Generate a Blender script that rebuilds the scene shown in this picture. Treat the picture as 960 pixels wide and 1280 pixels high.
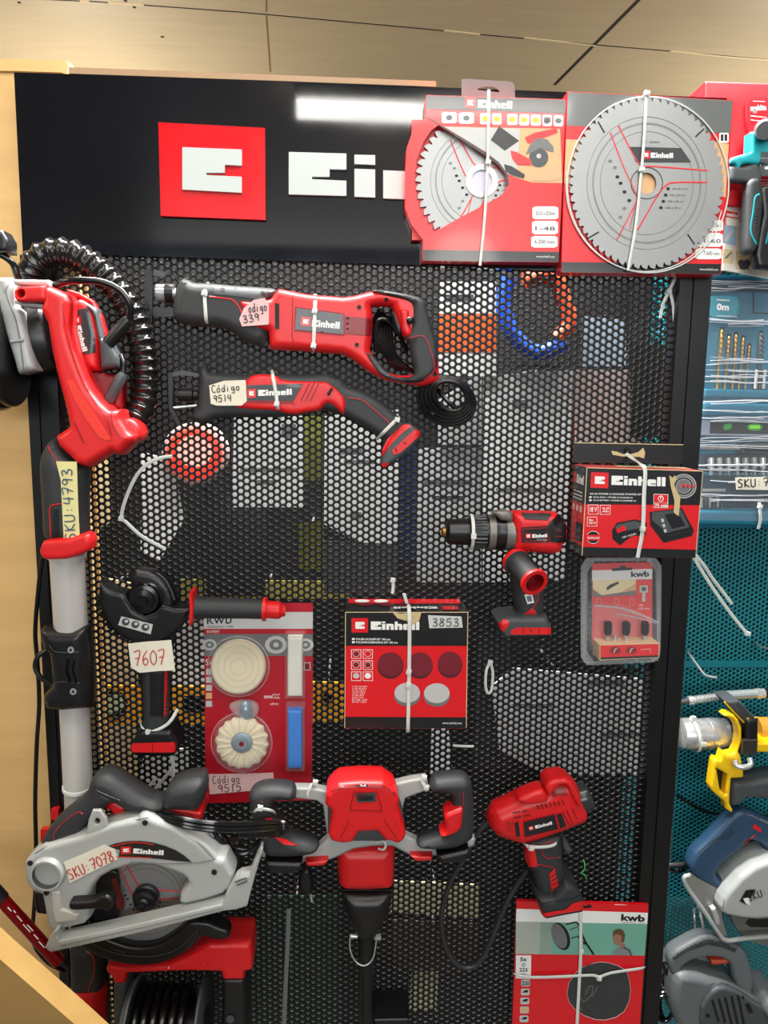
import bpy, math, random
import numpy as np
from mathutils import Vector, Matrix
from mathutils.geometry import delaunay_2d_cdt
random.seed(7)
for o in list(bpy.data.objects): bpy.data.objects.remove(o)
SC = bpy.context.scene
COL = SC.collection

# ------------------------------------------------------------------ camera
F = 924.0; D = 1.2; CAM = Vector((0.0, -D, 1.55))
_r = Vector((22500, 146, F)).normalized()
_d = Vector((-79, 6500, F)); _d = (_d - _r*_d.dot(_r)).normalized()
_n = _r.cross(_d).normalized()
cam = bpy.data.cameras.new('camera'); camo = bpy.data.objects.new('camera', cam); COL.objects.link(camo)
cam.sensor_fit = 'VERTICAL'; cam.sensor_height = 36.0; cam.lens = F/1280*36.0; cam.clip_start = .01
cx = Vector((_r[0], _n[0], -_d[0])); cy = Vector((_r[1], _n[1], -_d[1])); cz = Vector((_r[2], _n[2], -_d[2]))
camo.matrix_world = Matrix(((cx[0], -cy[0], -cz[0], CAM[0]), (cx[1], -cy[1], -cz[1], CAM[1]), (cx[2], -cy[2], -cz[2], CAM[2]), (0, 0, 0, 1)))
SC.camera = camo

def ray(px, py):
    v = Vector((px-480.0, py-640.0, F))
    return Vector((_r.dot(v), _n.dot(v), -_d.dot(v)))
def U(px, py, Y=0.0):
    d = ray(px, py); t = (Y+D)/d[1]
    return CAM + d*t
def UZ(px, py, z):
    d = ray(px, py); t = (z-CAM[2])/d[2]
    return CAM + d*t
PX = D/F
# ------------------------------------------------------------------ world, lights, exposure
def lin(c): return tuple(((x/255)/12.92 if x/255 <= .04045 else ((x/255+.055)/1.055)**2.4) for x in c)
w = bpy.data.worlds.new('world'); SC.world = w; w.use_nodes = True
w.node_tree.nodes['Background'].inputs[0].default_value = (.90, .95, 1.0, 1)
w.node_tree.nodes['Background'].inputs[1].default_value = .24
def area(name, loc, target, sx, sy, power, col):
    l = bpy.data.lights.new(name, 'AREA'); l.shape = 'RECTANGLE'; l.size = sx; l.size_y = sy; l.energy = power; l.color = col
    o = bpy.data.objects.new(name, l); COL.objects.link(o); o.location = loc
    o.rotation_euler = (Vector(target)-Vector(loc)).to_track_quat('-Z', 'Y').to_euler(); return o
area('shop_ceiling_light', (.15, -.80, 2.60), (.05, -.1, 1.3), 1.7, .35, 18, (1, .98, .95))
area('left_shop_light', (-1.35, -.7, 2.2), (-.6, 0, 1.4), .4, .5, 6, (1, .86, .66))
area('pack_fill_light', (.05, .02, 2.55), (.05, .2, 1.2), 1.5, .08, 105, (1, .98, .95))  # unseen strip added to brighten the packs behind the panel
area('entrance_daylight', (.2, -5.0, 2.2), (.1, 0, 1.5), 3.6, .85, 84, (.93, .97, 1))
for nm, loc, e_ in (('rear_ceiling_fill', (-.9, 1.5, 2.05), 27), ('side_ceiling_fill', (1.5, 1.4, 2.0), 26), ('front_ceiling_fill', (.5, -2.4, 2.2), 14)):  # unseen point fills added to brighten the ceiling
    l_ = bpy.data.lights.new(nm, 'POINT'); l_.energy = e_; l_.shadow_soft_size = .15; l_.color = (1, .95, .86)
    o_ = bpy.data.objects.new(nm, l_); COL.objects.link(o_); o_.location = loc
SC.view_settings.view_transform = 'Standard'; SC.view_settings.look = 'None'
SC.view_settings.exposure = 0.0; SC.view_settings.gamma = 1.0; SC.view_settings.use_curve_mapping = False

# ------------------------------------------------------------------ materials
MATS = {}
def mat(name, col, rough=.5, metal=0.0, noise=0.0, bump=0.0, scale=60, alpha=1.0, emit=0.0, spec=.5, coat=0.0, rv=1.0):
    if name in MATS: return MATS[name]
    m = bpy.data.materials.new(name); m.use_nodes = True; nt = m.node_tree; b = nt.nodes['Principled BSDF']
    c = lin(col)+(1,)
    b.inputs['Base Color'].default_value = c; b.inputs['Roughness'].default_value = rough; b.inputs['Metallic'].default_value = metal
    b.inputs['Alpha'].default_value = alpha; b.inputs['Specular IOR Level'].default_value = spec
    if coat: b.inputs['Coat Weight'].default_value = coat; b.inputs['Coat Roughness'].default_value = .08
    if emit: b.inputs['Emission Color'].default_value = c; b.inputs['Emission Strength'].default_value = emit
    tc = nt.nodes.new('ShaderNodeTexCoord'); nz = nt.nodes.new('ShaderNodeTexNoise'); nz.inputs['Scale'].default_value = scale
    nz.inputs['Detail'].default_value = 4
    nt.links.new(tc.outputs['Object'], nz.inputs['Vector'])
    if noise:
        mx = nt.nodes.new('ShaderNodeMix'); mx.data_type = 'RGBA'
        mx.inputs[6].default_value = tuple(x*(1-noise) for x in c[:3])+(1,); mx.inputs[7].default_value = tuple(min(1, x*(1+noise)) for x in c[:3])+(1,)
        nt.links.new(nz.outputs['Fac'], mx.inputs[0]); nt.links.new(mx.outputs[2], b.inputs['Base Color'])
    mr = nt.nodes.new('ShaderNodeMapRange'); mr.inputs[3].default_value = max(0, rough-.06*rv); mr.inputs[4].default_value = min(1, rough+.08*rv)
    nt.links.new(nz.outputs['Fac'], mr.inputs[0]); nt.links.new(mr.outputs[0], b.inputs['Roughness'])
    if bump:
        bp = nt.nodes.new('ShaderNodeBump'); bp.inputs['Strength'].default_value = bump; bp.inputs['Distance'].default_value = .002
        nt.links.new(nz.outputs['Fac'], bp.inputs['Height']); nt.links.new(bp.outputs[0], b.inputs['Normal'])
    MATS[name] = m; return m
RED = mat('red_plastic', (214, 24, 28), .38, bump=.04, scale=900)
DRED = mat('dark_red_plastic', (130, 14, 22), .35)
RUB = mat('grey_black_rubber', (43, 46, 48), .55, bump=.12, scale=1400)
GRY = mat('dark_grey_plastic', (68, 73, 76), .45, bump=.05, scale=900)
BLK = mat('black_plastic', (16, 16, 18), .34)
CORD = mat('black_cord', (12, 12, 13), .2)
DARK = mat('near_black', (8, 8, 9), .6)
SIL = mat('light_grey_cast_metal', (172, 176, 174), .42, .1, bump=.05, scale=700)
STEEL = mat('bright_steel', (206, 208, 208), .26, .7)
BRUSH = mat('brushed_steel', (150, 152, 152), .42, .55, noise=.05, scale=30)
ALU = mat('aluminium_tube', (214, 212, 208), .34, .35)
BRASS = mat('brass_tip', (178, 140, 78), .3, .9)
WHT = mat('white_print', (236, 237, 234), .45)
PAPER = mat('paper_label', (226, 222, 204), .75, noise=.06, scale=80)
YPAPER = mat('yellowed_masking_tape', (222, 214, 150), .7, noise=.05, scale=90)
PINKP = mat('pinkish_translucent_label', (226, 186, 186), .6, noise=.08, scale=90)
TIE = mat('white_nylon', (212, 217, 212), .35)
CRED = mat('red_card_print', (218, 16, 28), .33, coat=.3)
CBLK = mat('black_card_print', (20, 20, 23), .3, coat=.3)
CGRY = mat('glossy_grey_card_print', (58, 60, 61), .3, coat=.3)
MAROON = mat('maroon_disc_print', (112, 18, 34), .45)
LGP = mat('light_grey_print', (190, 192, 190), .45)
MGP = mat('mid_grey_print', (110, 112, 112), .45)
TAN = mat('torn_brown_cardboard', (196, 178, 132), .85, noise=.12, scale=200)
WOODP = mat('wood_print', (214, 170, 122), .45, noise=.12, scale=40)
INKR = mat('red_marker_ink', (190, 40, 36), .6)
INKK = mat('black_marker_ink', (24, 22, 26), .6)
INKB = mat('blue_marker_ink', (40, 70, 110), .6)
BOARD = mat('glossy_black_board', (10, 13, 21), .05, noise=.3, scale=9, rv=.5)
POST = mat('black_painted_steel_post', (11, 12, 13), .32, noise=.2, scale=14)
PERF = mat('black_perforated_steel', (13, 13, 14), .42, spec=.4)
RIM = mat('lit_hole_rim', (120, 122, 124), .35, .6)  # hole walls paler than the sheet, painting light caught on the lips
TEALP = mat('teal_painted_steel', (0, 120, 132), .42)
SIGNR = mat('red_acrylic', (214, 8, 24), .14)
SIGNW = mat('white_acrylic', (200, 210, 208), .2)
CREAM = mat('cream_felt', (222, 212, 184), .9, noise=.05, bump=.3, scale=300)
BLUEW = mat('blue_polishing_wax', (24, 122, 214), .5)
WHITEW = mat('white_polishing_wax', (214, 216, 206), .5)
CLEAR = mat('clear_blister_plastic', (235, 240, 242), .08, alpha=.06)
CLEAR2 = mat('cloudy_blister_plastic', (225, 230, 232), .12, alpha=.2)
FILM = mat('clear_wrapping_film', (235, 240, 245), .12, alpha=.05, bump=1.0, scale=50)
FILMF = mat('film_fold_glints', (236, 240, 246), .15, alpha=.55)  # whitish strips paint the light streaks along the film folds
EDGEC = mat('pale_card_edge', (214, 196, 150), .8)
TEAL = mat('turquoise_plastic', (0, 160, 170), .4)
CASET = mat('petrol_blue_case_plastic', (14, 104, 132), .42)
YEL = mat('yellow_plastic', (238, 192, 10), .4)
BOSB = mat('dark_blue_plastic', (38, 68, 96), .42)
GOLD = mat('gold_drill_steel', (206, 160, 72), .3, .8)
LIME = mat('lime_vial', (130, 220, 30), .3)
GRNT = mat('green_wire', (60, 190, 90), .5)
ORG = mat('orange_plastic', (226, 92, 24), .5)
PLY = None

# ------------------------------------------------------------------ geometry helpers
def catmull(pts, n=6, closed=False):
    P = [np.array(p, float) for p in pts]; out = []; L = len(P)
    rng = range(L) if closed else range(L-1)
    for i in rng:
        p0 = P[(i-1) % L] if closed or i > 0 else 2*P[0]-P[1]
        p1 = P[i]; p2 = P[(i+1) % L]
        p3 = P[(i+2) % L] if closed or i+2 < L else 2*P[-1]-P[-2]
        for k in range(n):
            t = k/n
            out.append(.5*((2*p1)+(-p0+p2)*t+(2*p0-5*p1+4*p2-p3)*t*t+(-p0+3*p1-3*p2+p3)*t**3))
    if not closed: out.append(P[-1])
    return out
def chaikin(pts, it=1, w=.25):
    P = [np.array(p, float) for p in pts]
    for _ in range(it):
        Q = []
        for i in range(len(P)):
            a, b = P[i], P[(i+1) % len(P)]
            Q += [a*(1-w)+b*w, a*w+b*(1-w)]
        P = Q
    return [tuple(p) for p in P]
def ell(cx, cy, rx, ry=None, n=28, a0=0.0, a1=2*math.pi, rot=0.0):
    ry = rx if ry is None else ry; out = []
    full = abs(a1-a0-2*math.pi) < 1e-6; m = n if full else n+1
    for k in range(m):
        a = a0+(a1-a0)*k/n; x = rx*math.cos(a); y = ry*math.sin(a)
        out.append((cx+x*math.cos(rot)-y*math.sin(rot), cy+x*math.sin(rot)+y*math.cos(rot)))
    return out
def rect(x0, y0, x1, y1): return [(x0, y0), (x1, y0), (x1, y1), (x0, y1)]
def segdist(P, loops):
    best = np.full(len(P), 1e9)
    for L in loops:
        A = np.array(L); Bq = np.roll(A, -1, axis=0); d = Bq-A; l2 = (d**2).sum(1)+1e-12
        for s in range(0, len(P), 4000):
            p = P[s:s+4000]
            t = ((p[:, None, :]-A[None])*d[None]).sum(2)/l2[None]; t = np.clip(t, 0, 1)
            q = A[None]+t[..., None]*d[None]
            dd = np.sqrt(((p[:, None, :]-q)**2).sum(2)).min(1)
            best[s:s+4000] = np.minimum(best[s:s+4000], dd)
    return best
def inside(P, loops):
    c = np.zeros(len(P), bool)
    for L in loops:
        A = np.array(L); Bq = np.roll(A, -1, axis=0)
        for a, b in zip(A, Bq):
            if a[1] == b[1]: continue
            cond = ((a[1] > P[:, 1]) != (b[1] > P[:, 1])) & (P[:, 0] < (b[0]-a[0])*(P[:, 1]-a[1])/(b[1]-a[1])+a[0])
            c ^= cond
    return c
def resample(L, sp):
    out = []
    for i in range(len(L)):
        a = np.array(L[i]); b = np.array(L[(i+1) % len(L)]); d = np.linalg.norm(b-a)
        if d < 1e-4: continue
        k = max(1, int(math.ceil(d/sp)))
        for j in range(k): out.append(tuple(a+(b-a)*j/k))
    return out
def tri(loops, sp, offs=(), gridmin=None):
    """loops in mm (x,z). returns verts Nx2, tris (CCW), dist"""
    loops = [resample(L, sp) for L in loops]
    pts = []; edges = []
    for L in loops:
        s = len(pts); pts += L; edges += [(s+i, s+(i+1) % len(L)) for i in range(len(L))]
    extra = []
    for o in offs:
        cand = []
        for L in loops:
            A = np.array(L); n = len(A); T = np.roll(A, -1, 0)-np.roll(A, 1, 0)
            N = np.stack([-T[:, 1], T[:, 0]], 1); N /= (np.linalg.norm(N, axis=1, keepdims=True)+1e-9)
            cand.append(A+N*o); cand.append(A-N*o)
        cand = np.concatenate(cand); ok = inside(cand, loops) & (segdist(cand, loops) > o*.93)
        extra.append(cand[ok])
    gm = (max(offs)*1.0+sp*.35) if offs else sp*.5
    if gridmin is not None:
        A = np.concatenate([np.array(L) for L in loops]); lo = A.min(0); hi = A.max(0)
        gx = np.arange(lo[0], hi[0], gridmin); gy = np.arange(lo[1], hi[1], gridmin*.87)
        G = np.array([(x+(gridmin/2 if j % 2 else 0), y) for j, y in enumerate(gy) for x in gx])
        if len(G):
            ok = inside(G, loops); G = G[ok]
            if len(G): G = G[segdist(G, loops) > gm]; extra.append(G)
    ex = np.concatenate(extra) if extra else np.zeros((0, 2))
    if len(ex):   # thin near-duplicates
        key = np.round(ex/(sp*.3)).astype(int); _, idx = np.unique(key, axis=0, return_index=True); ex = ex[np.sort(idx)]
    allp = [Vector((float(p[0]), float(p[1]))) for p in pts]+[Vector((float(p[0]), float(p[1]))) for p in ex]
    V, E, Fc, *_ = delaunay_2d_cdt(allp, edges, [], 0, 1e-4)
    V = np.array([(v[0], v[1]) for v in V]); T = []
    for f in Fc:
        f = list(f)
        for k in range(1, len(f)-1): T.append((f[0], f[k], f[k+1]))
    T = np.array(T); c = V[T].mean(1); keep = inside(c, loops); T = T[keep]
    a, b, c = V[T[:, 0]], V[T[:, 1]], V[T[:, 2]]
    ar = (b[:, 0]-a[:, 0])*(c[:, 1]-a[:, 1])-(b[:, 1]-a[:, 1])*(c[:, 0]-a[:, 0])
    T[ar < 0] = T[ar < 0][:, ::-1]; T = T[np.abs(ar) > 1e-7]
    return V, T, loops
def P2(pts, Y): return [((lambda q: (q[0]*1000, q[2]*1000))(U(p[0], p[1], Y))) for p in pts]

class Surf:
    """height of a puffed front: Y at (x,z) in metres"""
    def __init__(s, loops, ys, rd, R): s.l = loops; s.ys = ys; s.rd = rd; s.R = R
    def Y(s, xz):
        P = np.array(xz)*1000.0; d = segdist(P, s.l); d = np.where(inside(P, s.l), d, 0)
        t = np.clip(d/(s.R*1000), 0, 1)
        return s.ys-s.rd*np.sqrt(np.maximum(0, 1-(1-t)**2))
def SY(surf, pts):
    """3D points of px pts on surface (number or Surf)"""
    if isinstance(surf, (int, float)): return [U(p[0], p[1], surf) for p in pts]
    y = np.full(len(pts), surf.ys-surf.rd*.8)
    for _ in range(3):
        q = [U(p[0], p[1], float(yy)) for p, yy in zip(pts, y)]
        y = surf.Y([(a[0], a[2]) for a in q])
    return [U(p[0], p[1], float(yy)) for p, yy in zip(pts, y)]

class B:
    def __init__(s): s.v = []; s.f = []; s.m = []; s.ml = []
    def mi(s, m):
        if m not in s.ml: s.ml.append(m)
        return s.ml.index(m)
    def add(s, V, Fs, m):
        o = len(s.v); s.v += [tuple(map(float, v)) for v in V]; k = s.mi(m)
        for f in Fs: s.f.append(tuple(o+int(i) for i in f)); s.m.append(k)
    def puff(s, px, yf, yb, m, rd=.003, R=None, holes=(), grid=4.0, sm=0, msides=None, mback=None):
        """solid whose front outline is px (at the silhouette plane); rounded front edge"""
        R = rd if R is None else R
        if sm: px = chaikin(px, sm)
        ys = yf+rd
        loops = [P2(px, ys)]+[P2(h, ys) for h in holes]
        Rm = R*1000
        offs = tuple(Rm*k for k in ((.15, .5, 1.0) if Rm < 6 else (.06, .2, .42, .7)))
        if rd <= .0015:
            V, T, L = tri(loops, 1000.0); d = np.full(len(V), 1e3); ys = yf
        else:
            V, T, L = tri(loops, min(grid, max(1.5, Rm)), offs, grid); d = segdist(V, L)
        t = np.clip(d/Rm, 0, 1); y = ys-(0 if rd <= .0015 else rd)*np.sqrt(np.maximum(0, 1-(1-t)**2))
        if rd <= .0015: y = np.full(len(V), ys)
        n = len(V)
        front = [(V[i][0]/1000, y[i], V[i][1]/1000) for i in range(n)]
        s.add(front, T, m)
        rb = min(.85*(yb-ys), 2.2*rd) if rd >= .006 else 0.0
        yk = yb-rb+rb*np.sqrt(np.maximum(0, 1-(1-np.clip(d/(Rm*1.5), 0, 1))**2)) if rb > 0 else np.full(n, yb)
        cnt = {}
        for a, b, c in T:
            for e in ((a, b), (b, c), (c, a)): cnt[(int(e[0]), int(e[1]))] = 1
        bd = [e for e in cnt if (e[1], e[0]) not in cnt]
        vv = []; ff = []
        for a, b in bd:
            k = len(vv)
            vv += [(V[a][0]/1000, ys, V[a][1]/1000), (V[b][0]/1000, ys, V[b][1]/1000), (V[b][0]/1000, yb-rb, V[b][1]/1000), (V[a][0]/1000, yb-rb, V[a][1]/1000)]
            ff.append((k+3, k+2, k+1, k))
        s.add(vv, ff, msides or m)
        s.add([(V[i][0]/1000, yk[i], V[i][1]/1000) for i in range(n)], T[:, ::-1], mback or msides or m)
        return Surf(L, ys, rd if rd > .0015 else 0, R)
    def decal(s, px, surf, m, off=.0004, holes=(), sm=0):
        if sm: px = chaikin(px, sm)
        if isinstance(surf, (int, float)):
            loops = [P2(px, surf-off)]+[P2(h, surf-off) for h in holes]
            V, T, L = tri(loops, 1000.0)
            s.add([(v[0]/1000, surf-off, v[1]/1000) for v in V], T, m)
        else:
            sp = 3.5/(PX*1000)
            loops = [list(map(tuple, px))]+[list(map(tuple, h)) for h in holes]
            V, T, L = tri([[(a, -b) for a, b in q] for q in loops], sp, (), sp)
            q = SY(surf, [(v[0], -v[1]) for v in V])
            s.add([(a[0], a[1]-off-(.0008 if surf.rd else 0), a[2]) for a in q], T, m)
    def stroke(s, px, w, surf, m, off=.0003, sm=0, raise_=.0006):
        """thin raised line of width w px following surf"""
        if sm: px = [tuple(p) for p in catmull(px, sm)]
        q = SY(surf, px)
        if not isinstance(surf, (int, float)) and surf.rd: off = off+.0009
        s.strap([Vector((a[0], a[1]-off, a[2])) for a in q], w*PX/2, raise_, m, n=6)
    def strap(s, pts, hw, ht, m, n=8):
        s.tube(pts, [hw]*len(pts), m, n=n, ry=ht/hw, ref=Vector((0, 1, 0)))
    def tube(s, pts, radii, m, n=12, ry=1.0, ref=None, caps=True):
        P = [Vector(p) for p in pts]; N = len(P); V = []; Fs = []
        if isinstance(radii, (int, float)): radii = [radii]*N
        prev = None
        for i in range(N):
            T = (P[min(i+1, N-1)]-P[max(i-1, 0)])
            if T.length < 1e-9: T = Vector((1, 0, 0))
            T.normalize()
            r0 = ref or Vector((0, 1, 0))
            sd = T.cross(r0)
            if sd.length < .15: sd = prev or T.cross(Vector((0, 0, 1)))
            if prev is not None and sd.dot(prev) < 0 and not ref: sd = -sd
            sd.normalize(); prev = sd; up = sd.cross(T).normalized()
            for k in range(n):
                a = 2*math.pi*k/n
                V.append(P[i]+sd*(math.cos(a)*radii[i])+up*(math.sin(a)*radii[i]*ry))
        for i in range(N-1):
            for k in range(n):
                Fs.append((i*n+k, i*n+(k+1) % n, (i+1)*n+(k+1) % n, (i+1)*n+k))
        if caps: Fs += [tuple(range(n))[::-1], tuple((N-1)*n+k for k in range(n))]
        s.add(V, Fs, m)
    def lathe(s, A, Bp, prof, m, n=32, ry=1.0):
        """prof: list of (t, r[, material]) along A->Bp, r in metres"""
        A = Vector(A); Bp = Vector(Bp); ax = Bp-A; T = ax.normalized()
        sd = T.cross(Vector((0, 1, 0)));
        if sd.length < .1: sd = T.cross(Vector((0, 0, 1)))
        sd.normalize(); up = sd.cross(T).normalized()
        rings = []
        for p in prof: rings.append([A+ax*p[0]+sd*(math.cos(2*math.pi*k/n)*p[1])+up*(math.sin(2*math.pi*k/n)*p[1]*ry) for k in range(n)])
        for i in range(len(prof)-1):
            mm = prof[i+1][2] if len(prof[i+1]) > 2 else m
            s.add(rings[i]+rings[i+1], [(k, (k+1) % n, n+(k+1) % n, n+k) for k in range(n)], mm)
        s.add(rings[0], [tuple(range(n))[::-1]], m); s.add(rings[-1], [tuple(range(n))], prof[-1][2] if len(prof[-1]) > 2 else m)
    def box(s, c, size, m, R=None):
        c = Vector(c); V = []
        for i in (-1, 1):
            for j in (-1, 1):
                for k in (-1, 1):
                    q = Vector((i*size[0]/2, j*size[1]/2, k*size[2]/2));
                    if R: q = R @ q
                    V.append(c+q)
        s.add(V, [(0, 1, 3, 2), (4, 6, 7, 5), (0, 4, 5, 1), (2, 3, 7, 6), (0, 2, 6, 4), (1, 5, 7, 3)], m)
    def text(s, txt, f, m, bold=0.0, fit=True):
        V, Fs = textmesh(txt, bold)
        s.add([f(v[0], v[1]) for v in V], Fs, m)
    def strokes(s, lines, f, w, m):
        for L in lines:
            L = catmull(L, 4) if len(L) > 2 else L
            s.tube([f(p[0], p[1]) for p in L], w, m, n=5, ry=.3, ref=Vector((0, 1, 0)))
    def build(s, name, parent=None, label=None, cat=None, group=None, kind=None, ang=38):
        V = np.array(s.v)
        if parent is not None: o0 = ORG_[parent.name]
        else:
            o0 = Vector(((V[:, 0].min()+V[:, 0].max())/2, (V[:, 1].min()+V[:, 1].max())/2, V[:, 2].min()))
        V = V-np.array(o0)
        me = bpy.data.meshes.new(name); me.from_pydata(V.tolist(), [], s.f)
        for m in s.ml: me.materials.append(m)
        me.polygons.foreach_set('material_index', s.m)
        me.polygons.foreach_set('use_smooth', [True]*len(s.f)); me.update()
        bm_merge(me)
        try: me.set_sharp_from_angle(angle=math.radians(ang))
        except Exception: pass
        o = bpy.data.objects.new(name, me); COL.objects.link(o)
        if parent is None: o.location = o0
        else: o.parent = parent
        ORG_[o.name] = o0
        tag(o, label, cat, group, kind)
        return o
import bmesh
def bm_merge(me):
    if len(me.vertices) > 60000: return
    bm = bmesh.new(); bm.from_mesh(me); bmesh.ops.remove_doubles(bm, verts=bm.verts, dist=1e-5); bm.to_mesh(me); bm.free()
ORG_ = {}
def tag(o, label=None, cat=None, group=None, kind=None):
    if label: o['label'] = label
    if cat: o['category'] = cat
    if group: o['group'] = group
    if kind: o['kind'] = kind
def thing(name, label, cat, loc, group=None):
    o = bpy.data.objects.new(name, None); COL.objects.link(o); o.location = loc; o.empty_display_size = .02
    ORG_[o.name] = Vector(loc); tag(o, label, cat, group); return o
_TM = {}
def textmesh(txt, bold=0.0):
    k = (txt, bold)
    if k in _TM: return _TM[k]
    cu = bpy.data.curves.new('t', 'FONT'); cu.body = txt; cu.size = 1; cu.resolution_u = 2; cu.offset = bold
    ob = bpy.data.objects.new('t', cu); me = bpy.data.meshes.new_from_object(ob)
    V = np.array([v.co[:2] for v in me.vertices]) if len(me.vertices) else np.zeros((1, 2)); Fs = [tuple(p.vertices) for p in me.polygons]
    bpy.data.objects.remove(ob); bpy.data.curves.remove(cu); bpy.data.meshes.remove(me)
    lo = V.min(0); hi = V.max(0); V = (V-lo)/np.maximum(hi-lo, 1e-6)
    _TM[k] = (V.tolist(), Fs); return _TM[k]
def fr(p0, p1, h, Y, off=.0006):
    """frame with baseline p0->p1 (px), height h px; (u,v) in 0..1 -> 3D on surface"""
    dx, dy = p1[0]-p0[0], p1[1]-p0[1]; l = math.hypot(dx, dy); nx, ny = dy/l, -dx/l
    if not isinstance(Y, (int, float)) and Y.rd: off += .0008
    def f(u, v):
        p = (p0[0]+dx*u+nx*h*v, p0[1]+dy*u+ny*h*v)
        q = U(p[0], p[1], Y) if isinstance(Y, (int, float)) else SY(Y, [p])[0]
        return Vector((q[0], q[1]-off, q[2]))
    return f
# block letters of the shop sign and the packs
GL = {'E': (1.35, [[(0, 0), (1.35, 0), (1.35, .36), (.56, .36), (.56, .43), (.95, .43), (.95, .60), (1.35, .60), (1.35, 1), (0, 1)]]),
      'i': (.44, [[(0, 0), (.44, 0), (.44, .70), (0, .70)], [(0, .79), (.44, .79), (.44, 1), (0, 1)]]),
      'n': (1.0, [[(0, 0), (.40, 0), (.40, .46), (.58, .46), (.58, 0), (1, 0), (1, .58), (.86, .72), (0, .72)]]),
      'h': (1.0, [[(0, 0), (.40, 0), (.40, .46), (.58, .46), (.58, 0), (1, 0), (1, .58), (.86, .72), (.40, .72), (.40, 1), (0, 1)]]),
      'e': (1.0, [[(.12, 0), (1, 0), (1, .18), (.42, .18), (.42, .28), (1, .28), (1, .60), (.88, .72), (.12, .72), (0, .60), (0, .12)]]),
      'l': (.44, [[(0, 0), (.44, 0), (.44, 1), (0, 1)]])}
def logo(b, p0, p1, h, Y, m=None, off=.0006):
    W = sum(GL[c][0] for c in 'Einhell')+.12*6; f = fr(p0, p1, h, Y, off); x = 0
    for c in 'Einhell':
        for L in GL[c][1]: b.add([f((x+p[0])/W, p[1]) for p in L], [tuple(range(len(L)))], m or WHT)
        x += GL[c][0]+.12
def icon(b, p0, p1, h, Y, off=.0006, bg=None, fg=None):
    f = fr(p0, p1, h, Y, off); g = fr(p0, p1, h, Y, off+.0002)
    b.add([f(0, 0), f(1, 0), f(1, 1), f(0, 1)], [(0, 1, 2, 3)], bg or CRED)
    b.add([g(.23+p[0]/1.35*.56, .26+p[1]*.48) for p in GL['E'][1][0]], [tuple(range(10))], fg or WHT)
HW = {'0': [[(.3, 1), (.08, .75), (.05, .3), (.28, 0), (.5, .25), (.52, .7), (.3, 1)]], '1': [[(.3, 1), (.28, 0)]],
      '3': [[(.08, .9), (.35, 1), (.45, .75), (.2, .52), (.5, .35), (.4, .03), (.05, .08)]],
      '4': [[(.1, 1), (.05, .45), (.5, .5)], [(.42, 1), (.36, 0)]],
      '5': [[(.5, .98), (.15, .95), (.1, .55), (.4, .6), (.48, .25), (.3, 0), (.03, .08)]],
      '6': [[(.45, 1), (.12, .6), (.08, .2), (.3, 0), (.5, .25), (.3, .5), (.1, .3)]],
      '7': [[(.02, .95), (.52, 1), (.22, 0)], [(.1, .5), (.48, .52)]],
      '8': [[(.45, .9), (.2, 1), (.12, .75), (.42, .4), (.4, .08), (.15, 0), (.08, .3), (.45, .75), (.45, .9)]],
      '9': [[(.48, .85), (.25, 1), (.08, .75), (.25, .5), (.46, .7), (.48, .85), (.4, 0)]],
      'S': [[(.5, .9), (.25, 1), (.08, .75), (.42, .4), (.35, .03), (.03, .08)]],
      'K': [[(.08, 1), (.08, 0)], [(.5, 1), (.1, .48), (.52, 0)]],
      'U': [[(.05, 1), (.08, .15), (.28, 0), (.48, .2), (.5, 1)]], ':': [[(.2, .6), (.24, .66)], [(.2, .2), (.24, .26)]],
      'C': [[(.52, .92), (.2, 1), (.04, .5), (.18, .04), (.52, .1)]], 'o': [[(.3, .58), (.08, .4), (.12, .05), (.38, .05), (.45, .4), (.3, .58)]],
      'ó': [[(.3, .58), (.08, .4), (.12, .05), (.38, .05), (.45, .4), (.3, .58)], [(.3, .75), (.42, .95)]],
      'd': [[(.4, .5), (.15, .5), (.08, .15), (.25, 0), (.42, .2)], [(.45, 1), (.44, 0)]],
      'i': [[(.2, .55), (.2, 0)], [(.2, .75), (.23, .8)]], 'g': [[(.42, .5), (.15, .52), (.08, .2), (.25, .08), (.42, .3)], [(.43, .55), (.4, -.25), (.1, -.25)]],
      ' ': []}
def hand(b, txt, p0, p1, h, Y, m, w=.0007, off=.0009):
    f = fr(p0, p1, h, Y, off); n = len(txt); W = n*.66
    for i, c in enumerate(txt):
        b.strokes([[((i*.66+p[0])/W, p[1]) for p in L] for L in HW[c]], f, w, m)
def P3(pts):
    """(px,py,Y) list -> 3D"""
    return [U(p[0], p[1], p[2]) for p in pts]
def cp(pts, n=6): return P3(catmull(pts, n))
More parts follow.
